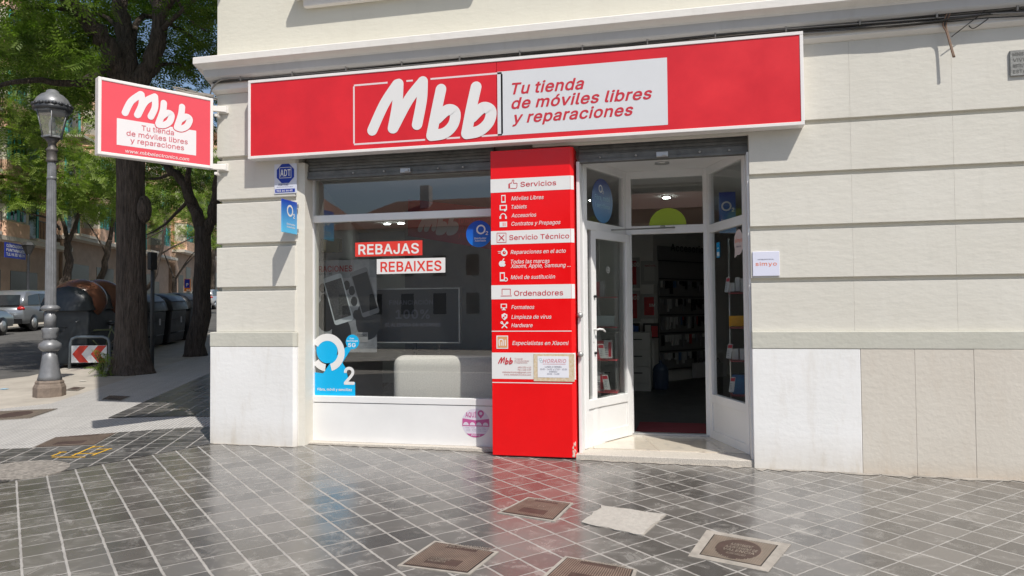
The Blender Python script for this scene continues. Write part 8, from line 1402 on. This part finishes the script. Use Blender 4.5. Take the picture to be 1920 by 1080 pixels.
# ================================================================== FLATS ACROSS THE STREET
brick=mat('orange_brick',(.55,.29,.17),.85,var=.16,vscale=5,bump=.3,bscale=60); peach=mat('peach_render',(.72,.46,.32),.8,var=.07); stone=mat('brown_stone_panels',(.36,.25,.18),.7,var=.15,vscale=2)
cream=mat('cream_bay_render',(.62,.58,.48),.8,var=.05); turq=mat('turquoise_shutter',(.07,.42,.38),.5); wg=mat('flat_window_glass',(.03,.04,.05),.05); darkshop=mat('dark_shop_front',(.03,.028,.026),.3); ledge=mat('ledge_pale',(.55,.50,.43),.8)
def flats(s0,s1,t0,h,label,bays,wallM):
    T0=sd(s0,t0); g0=gz(*T0); T=thing('apartment_building',label,'building',(T0[0],T0[1],g0))
    def blk(mb,a,b,ta,tb,z0,z1): 
        q=[sd(a,ta),sd(b,ta),sd(b,tb),sd(a,tb)]; mb.prism(q,z0,z1)
    gm=gz(*sd((s0+s1)/2,t0)); zG=4.3+gm
    mb=MB(); blk(mb,s0,s1,t0+.0,t0+12,g0-1,zG); mb.build('ground_floor_wall',stone,T)
    mb=MB(); blk(mb,s0,s1,t0+.25,t0+12,zG,h); mb.build('upper_wall',wallM,T)
    mb=MB(); blk(mb,s0-.05,s1+.05,t0-.75,t0+.3,zG,zG+.22); mb.build('floor_ledge',ledge,T)
    mb=MB(); blk(mb,s0-.1,s1+.1,t0-.2,t0+12,h,h+.5); mb.build('roof_parapet',ledge,T)
    s=s0+.8; i=0
    while s<s1-2.6:
        mb=MB(); wd=random.choice((2.2,2.8,1.4)); blk(mb,s,s+wd,t0-.02,t0+.1,gm,gm+random.choice((2.9,3.2,2.4))); mb.build('shop_opening',darkshop,T); s+=wd+random.uniform(.7,1.4)
    nf=int((h-zG)/3.0)
    for f_ in range(nf):
        z=zG+.22+3.0*f_; s=s0+.5; i=0
        while s<s1-3.2:
            if (i+bays)%2==0:      # cream bay with turquoise shutters
                mb=MB(); a,b=s,s+3.0; q=[sd(a,t0+.3),sd(a+.35,t0-.7),sd(b-.35,t0-.7),sd(b,t0+.3)]; mb.prism(q,z+.0,z+.75); mb.build('bay_band',peach,T); mb=MB(); mb.prism(q,z+2.35,z+2.80); mb.build('bay_band',peach,T)
                mb=MB(); q=[sd(a+.05,t0+.3),sd(a+.38,t0-.65),sd(b-.38,t0-.65),sd(b-.05,t0+.3)]; mb.prism(q,z+.75,z+2.35); bo=mb.build('bay_wall',cream,T)
                for u0,u1 in ((.75,1.35),(1.65,2.25)):
                    mb=MB(); blk(mb,a+u0,a+u1,t0-.69,t0-.6,z+.85,z+2.2); mb.build('window',wg,bo)
                    mb=MB(); blk(mb,a+u0-.26,a+u0-.02,t0-.71,t0-.62,z+.82,z+2.25); blk(mb,a+(u0+u1)/2-.03,a+(u0+u1)/2+.03,t0-.71,t0-.62,z+.85,z+2.2); mb.build('shutter',turq,bo)
                s+=3.3
            else:                  # balcony
                mb=MB(); a,b=s,s+2.4; blk(mb,a,b,t0-.85,t0+.3,z-.02,z+.14); bo=mb.build('balcony_slab',ledge,T)
                mb=MB(); 
                for k in range(15): p=sd(a+.05+(b-a-.1)*k/14,t0-.82); mb.box(p[0]-.012,p[0]+.012,p[1]-.012,p[1]+.012,z+.14,z+1.05)
                p=sd(a,t0-.82);q=sd(b,t0-.82); mb.obox(p,q,.04,z+1.05,z+1.09); mb.build('railing',blackm,bo)
                mb=MB(); blk(mb,a+.45,b-.45,t0+.2,t0+.3,z+.15,z+2.3); mb.build('balcony_door',wg,T)
                mb=MB(); blk(mb,a+.2,a+.43,t0+.17,t0+.29,z+.15,z+2.3); blk(mb,b-.43,b-.2,t0+.17,t0+.29,z+.15,z+2.3); mb.build('shutter',turq,T)
                s+=2.7
            i+=1
    return T
flats(14,40,23,18,'orange brick block of flats with turquoise shutters at the far left',0,brick)
flats(40.5,60,23,17.5,'peach block of flats with cream bays behind the street trees',1,peach)
flats(60.5,85,22.6,20,'brick block of flats farthest down the side street',0,brick)
P=Pl((*sd(30,22.1),0),(U_s[0],U_s[1],0),(0,0,1)); 
x0,z0=P.uv(8,482); x1,z1=P.uv(47,460)
t=thing('clinic_sign','blue and white dental clinic banner on a first floor balcony at far left','sign',P.at(x0,z0)); 
sgn=1
mb=MB(); mb.pprism(P,[(x0,z0),(x1,z0),(x1,z1),(x0,z1)],0,.03); mb.build('banner',mat('banner_blue',(.01,.03,.30),.5),t)
mb=MB(); W_=x1-x0; H_=z1-z0
for i,s in enumerate(('CLÍNICA DENTAL','FUNTANALES','TLS. 96 357 45 79')): txt(mb,s,P,x0+.06*W_,z0+H_*(.70-.28*i),W_*.88,H_*.18,.035,0,.03)
mb.build('banner_lettering',vwhite,t)
# ================================================================== ACROSS THE CROSSING (seen only as reflections)
def opposite(x0,x1,y,h,label,M,roofM,gable):
    T=thing('town_house',label,'building',((x0+x1)/2,y,gz(x0,y))); mb=MB(); mb.box(x0,x1,y-12,y,-3,h); mb.build('wall',M,T)
    mb=MB(); xm=(x0+x1)/2
    mb.add([(x0-.3,y+.4,h),(x1+.3,y+.4,h),(x1+.3,y-12.4,h),(x0-.3,y-12.4,h),(x0+gable,y-6,h+3.2),(x1-gable,y-6,h+3.2)],[(0,1,5,4),(2,3,4,5),(1,2,5),(3,0,4),(3,2,1,0)]); mb.build('roof',roofM,T)
    mb=MB(); mb.box(xm-2,xm-1.2,y-5,y-4,h,h+4.2); mb.build('chimney',M,T)
    z=1.2; 
    while z<h-2:
        x=x0+1.2
        while x<x1-1.6:
            mb=MB(); mb.box(x,x+1.1,y-.1,y+.03,z,z+1.7); mb.build('window',wg,T); x+=2.8
        z+=3.1
roofm=mat('roof_tiles',(.25,.11,.07),.8,var=.2,vscale=3)
opposite(-46,-31,-46,10.0,'cream corner house across the crossing with a tiled roof',cream,roofm,3)
opposite(-30,-12,-50,8.3,'brown house across the crossing with a low tiled roof',mat('grey_house_render',(.50,.49,.47),.8),roofm,4)
opposite(-11,6,-50,9.3,'brick house across the crossing behind the viewer',brick,roofm,2)
opposite(7,26,-42,13,'tall pale house across the crossing on the right',cream,roofm,3)
